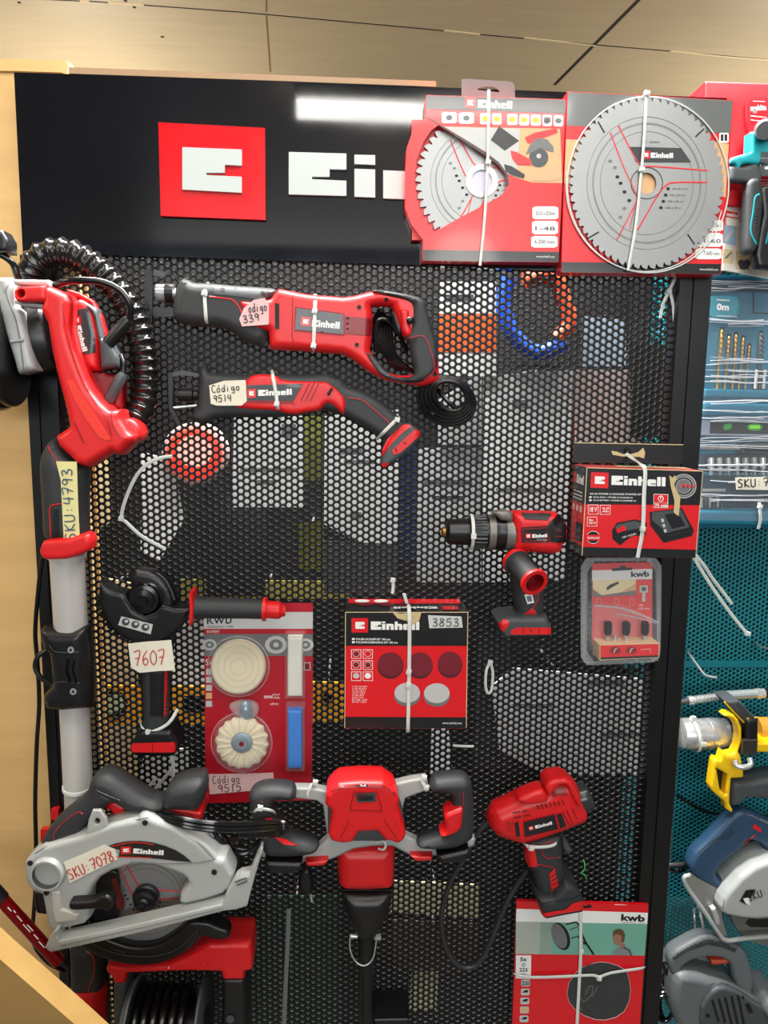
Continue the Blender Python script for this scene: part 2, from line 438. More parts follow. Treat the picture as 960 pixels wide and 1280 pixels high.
# ------------------------------------------------------------------ the setting
def plywood(name, c0, c1, rough=.6):
    m = bpy.data.materials.new(name); m.use_nodes = True; nt = m.node_tree; b = nt.nodes['Principled BSDF']
    tc = nt.nodes.new('ShaderNodeTexCoord'); mp = nt.nodes.new('ShaderNodeMapping'); mp.inputs['Scale'].default_value = (2.2, 14, 18)
    nz = nt.nodes.new('ShaderNodeTexNoise'); nz.inputs['Scale'].default_value = 2.2; nz.inputs['Detail'].default_value = 6
    n2 = nt.nodes.new('ShaderNodeTexNoise'); n2.inputs['Scale'].default_value = 700
    mx = nt.nodes.new('ShaderNodeMix'); mx.data_type = 'RGBA'; mx.inputs[6].default_value = lin(c0)+(1,); mx.inputs[7].default_value = lin(c1)+(1,)
    nt.links.new(tc.outputs['Object'], mp.inputs[0]); nt.links.new(mp.outputs[0], nz.inputs['Vector']); nt.links.new(nz.outputs['Fac'], mx.inputs[0])
    nt.links.new(tc.outputs['Object'], n2.inputs['Vector'])
    bp = nt.nodes.new('ShaderNodeBump'); bp.inputs['Strength'].default_value = .06; bp.inputs['Distance'].default_value = .001
    nt.links.new(n2.outputs['Fac'], bp.inputs['Height']); nt.links.new(bp.outputs[0], b.inputs['Normal'])
    nt.links.new(mx.outputs[2], b.inputs['Base Color']); b.inputs['Roughness'].default_value = rough; return m
PLYW = plywood('tan_painted_plywood', (196, 156, 98), (226, 188, 126))
PLYC = plywood('beige_ceiling_board', (188, 168, 134), (208, 188, 152), .45)
PLYE = plywood('plywood_counter_board', (142, 112, 60), (168, 134, 76))
MDF = plywood('raw_mdf_strip', (160, 130, 98), (180, 148, 114))
SEAM = mat('pale_caulk_seam', (226, 204, 160), .8)
GAPD = mat('dark_seam', (46, 34, 24), .8)
BACKW = mat('dark_rear_wall', (44, 46, 48), .8, noise=.15, scale=6)
ZC = 2.65; ZW = U(40, 76, .012)[2]
def bx3(b, x0, x1, y0, y1, z0, z1, m): b.box(((x0+x1)/2, (y0+y1)/2, (z0+z1)/2), (x1-x0, y1-y0, z1-z0), m)
b = B()     # ceiling boards with the seams between them
def czq(px, z=ZC): return UZ(px[0], px[1], z)
q0 = czq((800, 0)); q1 = czq((692, 110)); dd = q1-q0
bx3(b, -2.6, 2.9, -4.2, 3.2, ZC, ZC+.018, PLYC)
def cstrip(p0, p1, wd, m, dz=.0008):
    a = czq(p0); c = czq(p1); t = (c-a).normalized(); n = Vector((-t[1], t[0], 0))*wd/2; z = Vector((0, 0, -dz))
    V = [a-n+z, c-n+z, c+n+z, a+n+z]; V += [v+Vector((0, 0, dz+.001)) for v in V]
    b.add(V, [(0, 1, 2, 3), (4, 7, 6, 5), (0, 4, 5, 1), (1, 5, 6, 2), (2, 6, 7, 3), (3, 7, 4, 0)], m)
for p0, p1 in (((-60, -6), (120, 2)), ((120, 2), (300, 15)), ((300, 15), (520, 35)), ((520, 35), (560, 39)), ((600, 43), (745, 56)), ((745, 56), (840, 64)), ((840, 64), (1000, 78))):
    cstrip(p0, p1, .005, GAPD, .0006)
for p0, p1 in (((100, 1), (112, 2)), ((135, 3), (180, 6)), ((555, 38), (600, 43)), ((655, 47), (745, 57)), ((838, 63.5), (900, 70)), ((900, 70), (975, 76))):
    cstrip(p0, p1, .0075, SEAM, .0012)
cstrip((812, -14), (693, 106), .011, GAPD, .0009)
cstrip((333, -10), (333, 14), .004, mat('brown_seam', (140, 96, 62), .8), .0009); cstrip((333, 20), (338, 90), .004, mat('brown_seam', (0, 0, 0)), .0009)
for p in ((24, 3), (157, 1), (168, 9), (203, 46)): cstrip((p[0]-2, p[1]), (p[0]+2, p[1]), .009, GAPD, .0007)
b.build('ceiling', kind='structure')
b = B(); XL = U(18, 90, .02)[0]; XE = U(84, 80, .0)[0]
bx3(b, -1.5, XE, .012, .03, .2, ZW, PLYW)
bx3(b, -1.5, U(128, 800, .03)[0], .031, .04, .2, ZW-.02, PLYW)
b.build('wall_left', kind='structure')
b = B(); bx3(b, -2.6, 2.9, 3.18, 3.2, 0, 2.65, BACKW); b.build('wall_back', kind='structure')
b = B(); bx3(b, -2.6, 2.9, -4.2, 3.2, -.02, 0, mat('grey_floor_tile', (96, 92, 86), .4, noise=.1, scale=5)); b.build('floor', kind='structure')
b = B()     # plywood edge of the counter, lower left
q = [U(x, y, -.34) for x, y in ((-60, 1143), (0, 1199), (93, 1280), (170, 1350))]
t = .036; zb = q[-1][2]-.25
poly = [q[0], q[1], q[2], q[3], Vector((q[3][0], -.34, zb)), Vector((q[0][0], -.34, zb))]
n = len(poly); V = poly+[p+Vector((0, t, 0)) for p in poly]
b.add(V, [tuple(range(n))[::-1], tuple(range(n, 2*n))]+[(i, (i+1) % n, n+(i+1) % n, n+i) for i in range(n)], PLYE)
o = b.build('counter_panel', label='tan plywood panel with slanting top edge in the bottom left corner', cat='wooden panel')
# fluorescent lamp over the shop floor, seen mirrored in the black board
def mirror_pt(px, py, z):
    d = ray(px, py); c = Vector((CAM[0], -.04+D, CAM[2])); dm = Vector((d[0], -d[1], d[2])); return c+dm*((z-c[2])/dm[2])
e0 = mirror_pt(371, 137, 2.58); e1 = mirror_pt(700, 150, 2.58)
lm = mat('lamp_diffuser', (255, 252, 246), .4, emit=28.0)
t = thing('ceiling_lamp', 'long white fluorescent ceiling lamp mirrored in the glossy black board', 'lamp', (e0+e1)/2)
b = B(); b.tube([e0, e1], .031, lm, n=14); b.build('diffuser', t)
b = B(); c = (e0+e1)/2; R = (e1-e0).to_track_quat('X', 'Z').to_matrix(); b.box(c+Vector((0, 0, .045)), ((e1-e0).length, .12, .04), mat('white_lamp_housing', (230, 230, 228), .5), R); b.build('lamp_housing', t)

# ------------------------------------------------------------------ black display stand
YF = -.02
st = thing('display_stand', 'tall black perforated display stand holding the red tools under a black sign board', 'display stand', (0, 0, .6))
ZT = U(300, 100, YF)[2]; fx0 = U(18.5, 91, YF)[0]; fx1 = U(905, 124, YF)[0]
zfb = U(340, 326, YF)[2]
b = B()
b.puff([(18, 91), (85, 93), (300, 100.5), (530, 109), (720, 116), (908, 123), (890, 346), (700, 339), (517, 331), (300, 324), (110, 318), (29, 316)], YF-.0015, -.004, BOARD, rd=.0015)
b.build('sign_board', st)
b = B(); b.puff([(86, 84), (340, 93.5), (545, 101.6), (545, 108.6), (340, 101), (86, 92)], YF-.001, -.002, MDF, rd=.0006); b.build('wooden_top_strip', st)
b = B(); b.puff([(-40, 72), (84, 76), (86, 82), (83, 94), (78, 91), (19, 89), (-40, 88)], .006, .0115, PLYW, rd=.001); b.build('trim_1', kind='structure')
b = B(); sg = b.puff([(198, 153), (331, 160), (332, 275), (201, 270)], YF-.009, YF-.0016, SIGNR, rd=.0006, grid=30); so = b.build('sign_square', st)
def letter(pxs, nm, y0, par):
    b = B()
    for L in pxs: b.puff(L, y0-.0055, y0-.0001, SIGNW, rd=.0006, grid=30)
    return b.build(nm, par)
letter([[(228, 184), (302, 187), (302, 207), (281, 206), (281, 216), (258, 216), (258, 219), (302, 221), (302, 241), (228, 237)]], 'sign_emblem', YF-.009, so)
letter([[(361, 190), (433, 192), (433, 212), (412, 211.5), (412, 221), (390, 221), (390, 224), (433, 226), (433, 245), (361, 243)]], 'sign_letter', YF-.0016, st)
letter([[(443, 193.5), (469, 194), (469, 206), (443, 205)], [(443, 211), (469, 212), (469, 247), (443, 246)]], 'sign_letter', YF-.0016, st)
letter([[(479, 213), (529, 215), (535, 221), (535, 250), (512, 249), (512, 230), (506, 230), (506, 249), (479, 248)]], 'sign_letter', YF-.0016, st)
# posts
def post(name, xl, xr, m=POST):
    b = B()
    ztop = U(40, 318, -.022)[2]-.001; zbot = .35
    y0 = -.0225
    x0 = U(xl, 490, y0)[0]; x1 = U(xr, 490, y0)[0]; wd = x1-x0
    prof = [(x0, .02), (x0, y0), (x0+wd*.34, y0), (x0+wd*.36, y0+.0025), (x0+wd*.42, y0+.0025), (x0+wd*.44, y0), (x1-.002, y0), (x1, y0+.002), (x1, .02)]
    n = len(prof); V = [(p[0], p[1], ztop) for p in prof]+[(p[0], p[1], zbot) for p in prof]
    b.add(V, [(i, n+i, n+i+1, i+1) for i in range(n-1)]+[tuple(range(n)), tuple(range(n, 2*n))[::-1], (n-1, 2*n-1, n, 0)], m)
    return b.build(name, st)
post('post', 34, 74); post('post', 841, 880.5)
# perforated sheets
def perforated(name, x0, x1, z0, z1, y, pitch, hole, m, parent=None, th=.0026, rim=None, **kw):
    a = pitch*math.sqrt(3)/2; hr = pitch/math.sqrt(3)
    hx = [(hr*math.cos(math.radians(60*k)), hr*math.sin(math.radians(60*k))) for k in range(6)]
    cc = [(hole*math.cos(math.radians(30*k)), hole*math.sin(math.radians(30*k))) for k in range(12)]
    tv = np.array([(p[0], 0, p[1]) for p in hx]+[(p[0], 0, p[1]) for p in cc]+[(p[0], th, p[1]) for p in cc])
    tf = []
    for k in range(6):
        c0, c1, c2 = 6+2*k, 6+(2*k+1) % 12, 6+(2*k+2) % 12
        tf += [(k, c1, c0), (k, (k+1) % 6, c1), ((k+1) % 6, c2, c1)]
    for k in range(12): tf += [(6+k, 6+(k+1) % 12, 18+(k+1) % 12), (6+k, 18+(k+1) % 12, 18+k)]
    tf = np.array(tf)
    cs = []
    nx = int((x1-x0)/a)+1
    for i in range(nx):
        z = z0+(pitch/2 if i % 2 else 0)
        while z < z1: cs.append((x0+i*a, y, z)); z += pitch
    cs = np.array(cs); V = (cs[:, None, :]+tv[None]).reshape(-1, 3); Fc = (np.arange(len(cs))[:, None, None]*len(tv)+tf[None]).reshape(-1, 3)
    o0 = ORG_[parent.name] if parent else Vector((x0, y, z0)); V = V-np.array(o0)
    me = bpy.data.meshes.new(name); me.vertices.add(len(V)); me.vertices.foreach_set('co', V.astype(np.float32).ravel())
    me.loops.add(len(Fc)*3); me.loops.foreach_set('vertex_index', Fc.astype(np.int32).ravel())
    me.polygons.add(len(Fc)); me.polygons.foreach_set('loop_start', (np.arange(len(Fc))*3).astype(np.int32)); me.polygons.foreach_set('loop_total', np.full(len(Fc), 3, np.int32))
    me.materials.append(m)
    if rim: me.materials.append(rim); me.polygons.foreach_set('material_index', np.tile(np.array([0]*18+[1]*24, np.int32), len(cs)))
    me.update(calc_edges=True); me.validate()
    o = bpy.data.objects.new(name, me); COL.objects.link(o); ORG_[o.name] = o0
    if parent: o.parent = parent
    else: o.location = o0
    tag(o, **kw); return o
a_ = (U(307.85, 335)-U(300, 335)).length; pitch = a_*2/math.sqrt(3)
perforated('perforated_panel', U(70, 560)[0], U(852, 600)[0], U(400, 1330)[2], U(300, 322)[2], 0.0, pitch, pitch*.345, PERF, st, rim=RIM)
b = B(); bx3(b, U(84, 900, .3)[0], U(788, 900, .3)[0], .30, .305, .02, 1.93, DARK); bx3(b, U(84, 900, .3)[0], U(84, 900, .3)[0]+.02, .02, .30, 1.90, 1.93, DARK); bx3(b, U(760, 900, .3)[0], U(760, 900, .3)[0]+.02, .02, .30, 1.90, 1.93, DARK); b.build('added_dark_panel', st)  # dark sheet added behind the holes to keep them dark; pack hooks reach it
# teal stand to the right, standing further back
YT = .22
ts = thing('teal_display_stand', 'teal perforated display panel to the right of the black post', 'display stand', (U(930, 1300, YT)[0], YT, .5))
pt = (U(936, 700, YT)-U(930, 700, YT)).length
perforated('perforated_panel', U(780, 1000, YT)[0], U(1180, 1000, YT)[0], U(900, 1330, YT)[2], U(900, 330, YT)[2], YT, pt*.96, pt*.96*.31, TEALP, ts, th=.0015)
b = B(); zz = U(900, 831, YT)[2]; bx3(b, U(780, 800, YT)[0], U(1180, 800, YT)[0], YT-.003, YT-.0005, zz-.004, zz+.010, TEALP); b.build('cross_rail', ts)
b = B(); bx3(b, U(770, 800, YT+.02)[0], U(1185, 800, YT+.02)[0], YT+.03, YT+.035, .5, 2.0, DARK); b.build('added_dark_sheet', ts)  # dark sheet added so the teal panel's holes read black

# ------------------------------------------------------------------ goods hanging on the far side, seen through the holes
YB = .14
BG1 = mat('pale_grey_pack_back', (206, 208, 208), .7, noise=.1, scale=25); BG2 = mat('dark_grey_pack_back', (58, 60, 62), .7)
BGC = mat('lit_wall_cream', (246, 226, 176), .7, emit=0); BGN = mat('navy_pack_back', (24, 40, 78), .6); BGG = mat('dark_green_pack', (22, 60, 40), .6)  # cream carries the brightness of the lit wall in its colour
BGO = mat('olive_pack', (120, 124, 44), .6); BGR = mat('brown_pack', (84, 58, 50), .7); BGW = mat('white_pack_back', (244, 246, 248), .6)
def pack(pxs, m, label, name='hanging_pack', y=YB, th=.004, art=None, cat='package', sm=0, group=None):
    b = B(); s = b.puff(pxs, y, y+th, m, rd=.001, grid=60, sm=sm)
    if art: art(b, y)
    mx = sum(p[0] for p in pxs)/len(pxs); my = min(p[1] for p in pxs)+8; c = U(mx, my, y); b.tube([(c[0], y+th*.8, c[2]), (c[0], .2995, c[2])], .0022, STEEL, n=6)
    return b.build(name, label=label, cat=cat, group=group or ('packs hanging behind the perforated panel' if name == 'hanging_pack' else None))
def lines(*rs):
    def f(b, y):
        for x0, y0, x1, y1, m in rs: b.decal(rect(x0, y0, x1, y1), y, m)
    return f
pack([(293, 520), (380, 520), (380, 634), (290, 634)], BG1, 'pale grey pack seen through the holes below the cordless reciprocating saw', art=lines((300, 585, 372, 588, MGP), (320, 600, 345, 604, MGP), (352, 530, 370, 545, MGP)))
pack([(406, 520), (498, 512), (498, 680), (448, 678), (405, 655)], BG1, 'pale grey pack with cut corner seen behind the battery foot of the cordless reciprocating saw', art=lines((425, 560, 455, 566, MGP), (430, 575, 470, 578, MGP), (438, 640, 452, 648, MGP)))
pack([(521, 560), (602, 560), (602, 728), (521, 728)], BG1, 'pale grey pack seen through the holes left of the cordless drill', y=YB+.035, art=lines((530, 600, 590, 606, MGP), (540, 620, 580, 624, BG2)))
pack([(604, 470), (716, 462), (706, 725), (604, 728)], BG1, 'large pale grey pack seen through the holes above the cordless drill', y=YB+.004, art=lines((620, 610, 690, 614, MGP), (640, 500, 660, 510, MGP), (618, 650, 640, 655, BG2)))
pack([(548, 352), (620, 352), (620, 470), (548, 470)], BG1, 'white and orange pack seen through the holes right of the corded saw grip', art=lines((548, 392, 620, 440, ORG), (556, 368, 592, 376, BG2)))
pack([(596, 470), (602, 470), (602, 556), (548, 556), (548, 500)], BG1, 'pale grey pack edge seen beside the coiled cord', y=YB+.03)
pack([(614, 858), (642, 835), (822, 850), (815, 968), (680, 968), (625, 940)], BG1, 'large pale grey pack seen through the holes below the router bit blister', art=lines((735, 850, 780, 856, MGP), (640, 880, 690, 884, MGP), (750, 915, 800, 921, MGP)))
pack([(719, 462), (800, 462), (800, 555), (719, 555)], mat('pinkish_grey_pack', (170, 150, 146), .7), 'pinkish grey pack seen through the holes above the boxed starter kit')
pack([(690, 500), (775, 500), (775, 640), (690, 640)], mat('rust_orange_pack', (196, 92, 58), .7), 'rust orange pack seen through the holes beside the boxed starter kit', y=YB+.03)
pack([(606, 640), (640, 640), (640, 960), (590, 960)], BG2, 'dark strip of packaging seen through the holes right of the polishing set box', y=YB+.05)
pack([(498, 540), (521, 540), (521, 700), (498, 700)], BGN, 'narrow navy pack seen through the holes below the battery foot', y=YB+.01)
pack([(378, 520), (404, 520), (404, 600), (378, 600)], BGO, 'narrow olive pack seen through the holes between two pale packs', y=YB+.01)
pack([(372, 655), (405, 650), (405, 712), (372, 712)], BGO, 'olive and grey pack seen through the holes above the polishing set box', y=YB+.02)
pack([(255, 608), (332, 628), (332, 745), (258, 745)], BG2, 'dark grey pack seen through the holes under the red round lamp', y=YB+.03)
pack([(405, 676), (498, 682), (498, 742), (405, 742)], BG2, 'dark charcoal pack seen through the holes just above the polishing set box')
pack([(120, 720), (172, 730), (172, 992), (112, 992)], BGC, 'cream sheet coloured like the lit wall beyond, seen through the holes left of the angle grinder', y=YB+.06)
pack([(110, 560), (135, 556), (140, 652), (108, 668)], BGC, 'cream sheet coloured like the lit wall, seen through the holes beside the sander grip', y=YB+.01, name='hanging_pack')
pack([(176, 565), (216, 575), (230, 650), (200, 700), (176, 690)], BGW, 'bright white pack seen through the holes left of the red round lamp')
pack([(220, 762), (262, 762), (262, 860), (215, 860)], BGW, 'white pack seen through the holes right of the angle grinder label', y=YB+.03)
pack([(540, 905), (560, 905), (566, 970), (538, 970)], BGW, 'white pack strip seen through the holes under the polishing set box')
pack([(180, 940), (235, 935), (235, 1000), (170, 1000)], BG1, 'pale grey pack seen through the holes under the angle grinder foot')
pack([(492, 1101), (598, 1106), (598, 1148), (488, 1140)], mat('pale_yellow_pack', (214, 206, 160), .7), 'pale yellow pack seen through the holes right of the mixer cone')
pack([(490, 1150), (600, 1155), (590, 1215), (490, 1212)], BGR, 'dark brown pack seen through the holes right of the mixer shaft', y=YB+.01)
pack([(515, 1212), (548, 1212), (545, 1262), (512, 1262)], mat('pale_yellow_pack', (0, 0, 0)), 'small pale yellow pack seen through the holes low beside the mixer shaft', y=YB+.012)
pack([(330, 1120), (425, 1120), (425, 1290), (300, 1290)], BGG, 'dark green pack seen through the holes left of the mixer shaft')
pack([(300, 1010), (330, 1010), (330, 1060), (300, 1060)], BGG, 'small green pack seen through the holes left of the mixer handle')
def levelart(b, y):
    b.decal(ell(143, 880, 17), y-.0005, BLK); b.decal(ell(143, 880, 12), y-.001, mat('pale_vial', (190, 214, 170), .3)); b.decal(rect(230, 870, 258, 890), y, BLK)
pack([(96, 856), (258, 858), (258, 906), (96, 906)], mat('orange_level_body', (246, 168, 30), .5), 'orange spirit level with round vial seen through the holes behind the angle grinder', name='spirit_level', art=levelart, cat='spirit level')
def levelart2(b, y): b.decal(ell(409, 872, 6), y-.0005, BLK)
pack([(389, 852), (430, 853), (430, 902), (389, 902)], mat('orange_level_body', (0, 0, 0)), 'orange tool end seen through the holes between the polishing pack and the box', name='spirit_level', art=levelart2, cat='spirit level')
pack([(225, 724), (440, 727), (440, 748), (225, 750)], mat('dull_yellow_strip', (150, 140, 60), .6), 'dull yellow strip seen through the holes above the grinder side handle', y=YB+.06, name='shelf_strip', cat='strip')
pack([(728, 395), (782, 400), (782, 458), (728, 458)], mat('bluish_grey_pack', (150, 168, 186), .5), 'bluish grey pack seen through the holes under the large saw blade card')
pack([(788, 430), (836, 432), (836, 548), (788, 546)], DARK, 'black narrow pack seen through the holes left of the right post', y=YB-.01)
pack([(640, 455), (700, 455), (700, 461), (640, 461)], BG2, 'thin dark pack edge seen through the holes above the large pale pack')
# red round lamp
t = thing('warning_light', 'round red lamp glowing through the holes under the cordless reciprocating saw', 'lamp', U(243, 568, YB))
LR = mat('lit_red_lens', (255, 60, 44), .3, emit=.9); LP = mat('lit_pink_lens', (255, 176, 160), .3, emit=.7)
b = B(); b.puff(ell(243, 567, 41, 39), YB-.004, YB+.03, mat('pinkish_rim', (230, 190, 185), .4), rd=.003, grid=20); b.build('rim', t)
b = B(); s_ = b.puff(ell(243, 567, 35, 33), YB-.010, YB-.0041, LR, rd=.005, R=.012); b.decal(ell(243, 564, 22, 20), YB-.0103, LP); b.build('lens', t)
# blue and orange handsaw frame
t = thing('hacksaw', 'blue and orange hand tool seen through the holes above the cordless drill', 'hand tool', U(670, 395, YB))
b = B(); b.tube(cp([(636, 348, YB), (630, 380, YB), (640, 415, YB), (668, 440, YB), (706, 430, YB)]), .0145, mat('cobalt_blue_plastic', (20, 80, 220), .4), n=10); b.build('frame', t)
b = B(); b.tube(cp([(655, 352, YB), (690, 345, YB), (704, 375, YB), (712, 405, YB), (694, 425, YB)]), .0155, mat('orange_red_plastic', (236, 84, 40), .4), n=10); b.build('handle', t)
# ================================================================== ties
def tie(label, pts, heads=(), w=1.9, m=None, ring=False, group=None, name='cable_tie'):
    """nylon tie along px points (px,py,Y); heads: list of (px,py,Y)"""
    b = B(); P = cp(pts, 5) if len(pts) > 2 else P3(pts)
    b.strap(P, w*PX, .0009, m or TIE)
    for h in heads:
        c = U(*h); b.box(c, (.0078, .005, .0072), m or TIE, Matrix.Rotation(math.radians(12), 3, 'Y'))
        b.box(c+Vector((0, -.003, 0)), (.005, .002, .005), m or TIE)
    return b.build(name, label=label, cat='cable tie', group='white cable ties on the display')
def slabbox(name, px, yf, yb, label, cat, m, group=None):
    b = B(); b.puff(px, yf, yb, m, rd=.0006, grid=90); return b

# ================================================================== saw blade packs
def blade(b, cx, cy, rx, ry, Y, teeth, bore, g=1.0):
    out = []
    for k in range(teeth):
        a = 2*math.pi*k/teeth
        for da, r in ((0, 1.0), (.3, 1-.015*g), (.58, 1-.04*g), (.66, 1-.085*g), (.82, 1-.085*g), (.88, 1-.05*g)):
            aa = a+2*math.pi*da/teeth; out.append((cx+rx*r*math.cos(aa), cy+ry*r*math.sin(aa)))
    holes = [ell(cx, cy, bore, bore*ry/rx, 24)]
    b.puff(out, Y, Y+.0024, BRUSH, rd=.0002, holes=holes, grid=40)
    f = lambda x, y: (cx+x*rx/98, cy+y*ry/109)
    for r in (.77, .70, .685, .60):
        e = ell(cx, cy, rx*r, ry*r, 72); e.append(e[0]); b.stroke(e, .5, Y, MGP, raise_=.0002)
    for L, w in (([(-36, -73), (-17, -36), (-6, -22), (12, -21), (77, -16)], 1.6), ([(76, -1), (38, -1), (24, 3), (11, 20), (-12, 60)], 1.7),
                 ([(-46, -64), (-30, -22), (-14, 13), (-14, 25), (-38, 72)], 1.4), ([(-14, 24), (-22, 60)], .8)):
        b.stroke([f(*p) for p in L], w, Y, CRED, sm=5, raise_=.0003)
    b.stroke([f(*p) for p in ell(0, 0, 20, 20, 30)+[(20, 0)]], .9, Y, DARK, raise_=.0003)
    for x, y in ((-46, -28), (-40, -20), (-37, -8), (-33, 0), (-28, 11), (-22, 22), (-28, 32), (-33, 43)):
        b.decal([f(*p) for p in ell(x, y, 2.6, 2.2, 8)], Y, DARK if y > -10 and y < 25 else MGP, off=.0005)
    for k, y in enumerate((7, 15, 23, 31)):
        b.decal([f(*p) for p in ell(27-3*k, y, 2.3, 2.1, 10)], Y, DARK, off=.0005)
        b.text('230 x 30 x 2.2 mm'[:16-2*k], fr(f(32-3*k, y+1.5), f(52-3*k, y+1.5), 2.4, Y), DARK)
tb = thing('saw_blade_pack', 'red card pack with smaller blade showing through a curved window, above the corded saw', 'saw blade pack', U(610, 325, -.03), None)
Yp = -.05
b = B()
win = [(548, 156.5), (580, 173), (607.7, 193), (623, 204.6), (632, 217), (634, 232), (628, 243.5), (607.7, 255), (575, 272), (541, 291.6), (529.8, 278), (521.8, 255), (517.9, 225), (520.6, 200), (529.8, 177), (539, 163)]
b.puff([(533, 119), (620, 121.5), (708, 124.4), (703, 226), (698, 328), (612, 327), (528.6, 326), (528.6, 300), (514, 280), (506.5, 260), (506.5, 225), (508.5, 184), (516, 163), (532, 146)], Yp, -.0235, CRED, rd=.0006, holes=[win], grid=60, mback=TAN)
b.decal([(533, 119.5), (620, 122), (707.5, 125), (707, 142), (620, 139), (532.5, 136)], Yp, CGRY)
b.decal([(530, 144.5), (534, 146), (607.5, 191), (624, 203), (635, 219), (636.5, 232), (633.5, 232), (632, 218), (622, 205.5), (606.5, 194.5)], Yp, CBLK, off=.0006)
b.decal([(554, 158), (700, 161), (703, 229), (664, 228), (640, 220), (634, 217), (624, 203), (607, 190)], Yp, WOODP)
b.decal([(556, 158.5), (650, 161), (646, 222), (634, 217), (624, 203), (607, 190)], Yp, LGP, off=.0006)
b.decal([(528.8, 312), (698.8, 315), (698, 327.5), (528.8, 325.5)], Yp, CBLK)
for x0, x1 in ((552, 571), (573.5, 592.5), (600, 613), (615, 627), (634, 647), (649, 661.5), (663.5, 676), (678, 690), (692, 704)):
    dy = (x0-552)*.028
    b.decal(chaikin(rect(x0, 140+dy, x1, 154+dy), 1, .12), Yp, WHT, off=.0005)
    cxx = (x0+x1)/2
    b.decal(ell(cxx, 147+dy, 4.2, 3.4, 8), Yp, YEL if 598 < x0 < 665 else MGP, off=.0009)
b.text('HW\nDET', fr((679.5, 155), (688.5, 155.3), 9, Yp, .0012), DARK)
icon(b, (581, 135.5), (594, 136), 14, Yp, off=.0009); logo(b, (597, 135), (640, 136.5), 10, Yp, off=.0009)
b.decal([(624, 157.6), (649, 176), (631, 188.5), (613.4, 175)], Yp, BLK, off=.0008)
b.decal([(656, 172), (668, 166), (696, 160), (697, 166), (675, 174), (660, 180)], Yp, CRED, off=.001)
b.decal([(657, 193), (663, 180), (672, 172), (684, 174), (692, 184), (692, 190), (684, 188), (676, 184), (666, 190)], Yp, MGP, off=.0012)
b.decal(ell(673.5, 197, 12, 12, 20), Yp, GRY, off=.001); b.decal(ell(673.5, 195, 3), Yp, LGP, off=.0014)
b.decal([(638, 188), (646, 190), (664, 200), (664, 207), (646, 206), (640, 198)], Yp, CRED, off=.0011)
b.decal([(630, 205), (640, 208), (656, 218), (655, 223), (640, 219), (632, 214)], Yp, BLK, off=.0011)
b.decal([(664, 226), (676, 214), (700, 207), (702, 222), (690, 226)], Yp, mat('skin_print', (236, 170, 130), .5), off=.0011)
for (x0, y0, x1, y1), tx in zip(((665.5, 258, 698, 274), (665, 276, 697.5, 293), (664, 295, 697, 309.5)), ('Ø210 x Ø30mm', '1-48', '6.200 min')):
    b.decal(chaikin(rect(x0, y0, x1, y1), 1, .12), Yp, WHT, off=.0005); b.text(tx, fr((x0+4, y1-5), (x1-4, y1-4.5), 5, Yp, .0009), DARK)
b.text('www.einhell.com', fr((670, 322), (693, 322.6), 3, Yp, .0009), WHT)
b.build('card_box', tb)
b = B(); b.puff([(515, 150), (640, 150), (640, 300), (515, 300)], -.036, -.024, CRED, rd=.0005, grid=60); b.build('inner_card', tb)
b = B(); blade(b, 602, 226, 83, 86, -.041, 48, 17); bp = b.build('saw_blade', tb)
b = B(); b.puff(ell(602, 226, 20, 20.5), -.0435, -.0418, STEEL, rd=.0004, holes=[ell(602, 226, 13.5, 14)], grid=20); b.puff(ell(602, 226, 13.6, 14.1), -.0405, -.0375, mat('lilac_bore_cap', (214, 212, 232), .5), rd=.0004, grid=20); b.build('bore_ring', tb)
b = B(); b.puff([(577, 100), (581, 98.5), (638, 102), (643, 105), (644.5, 128), (577, 124)], -.026, -.0240, mat('smoky_hang_tab', (88, 90, 88), .3), rd=.0004, holes=[[(597, 111), (606, 108.5), (617, 109), (624, 113), (624, 115.5), (597, 112.5)]], grid=60); b.build('hang_tab', tb)
tie('white cable tie running down the smaller windowed saw blade pack', [(611, 112, Yp-.003), (610.5, 150, Yp-.004), (609.5, 207, Yp-.004), (606, 270, Yp-.004), (600, 332, Yp-.003)], [(610, 203, Yp-.005)], w=1.7)

tb = thing('saw_blade_pack', 'large full round saw blade on a square red card with grey-reflecting black top', 'saw blade pack', U(805, 340, -.03))
b = B(); Yq = -.055
b.puff([(709.5, 114.4), (813, 119.5), (916.7, 125.5), (909, 235), (900.4, 343), (800, 341.7), (701.4, 340.5), (705, 225)], Yq, -.0235, CRED, rd=.0006, grid=60, mback=TAN)
b.decal([(710, 115), (813, 120), (916, 126), (913, 167), (708.3, 157)], Yq, mat('card_reflection_grey', (104, 108, 108), .22, coat=.6))  # glossy black card top, its grey reflection put into the colour
b.decal([(707.7, 174), (740, 176), (728, 250), (705.3, 228)], Yq, WOODP); b.decal([(890, 176), (911, 180), (907, 247), (890, 240)], Yq, WOODP)
b.decal([(702, 327.5), (901, 330), (900, 342.5), (702, 340)], Yq, CBLK)
b.decal(ell(808, 230, 26), Yq, WOODP)
b.decal(chaikin(rect(899, 166, 911, 178.5), 1, .12), Yq, WHT, off=.0006); b.decal(rect(901, 168, 904.3, 176), Yq, DARK, off=.001); b.decal(rect(905.7, 168, 909, 176), Yq, DARK, off=.001)
for (x0, y0, x1, y1), tx in zip(((870, 275, 904, 289), (869.5, 291, 903.5, 308.5), (869, 310.5, 902, 324)), ('Ø250 x Ø30mm', '1-60', '7.600 min')):
    b.decal(chaikin(rect(x0, y0, x1, y1), 1, .12), Yq, WHT, off=.0006); b.text(tx, fr((x0+10, y1-5), (x1-3, y1-4.5), 5, Yq, .001), DARK)
b.text('www.einhell.com', fr((874, 338), (897, 338.6), 3, Yq, .001), WHT)
b.build('card', tb)
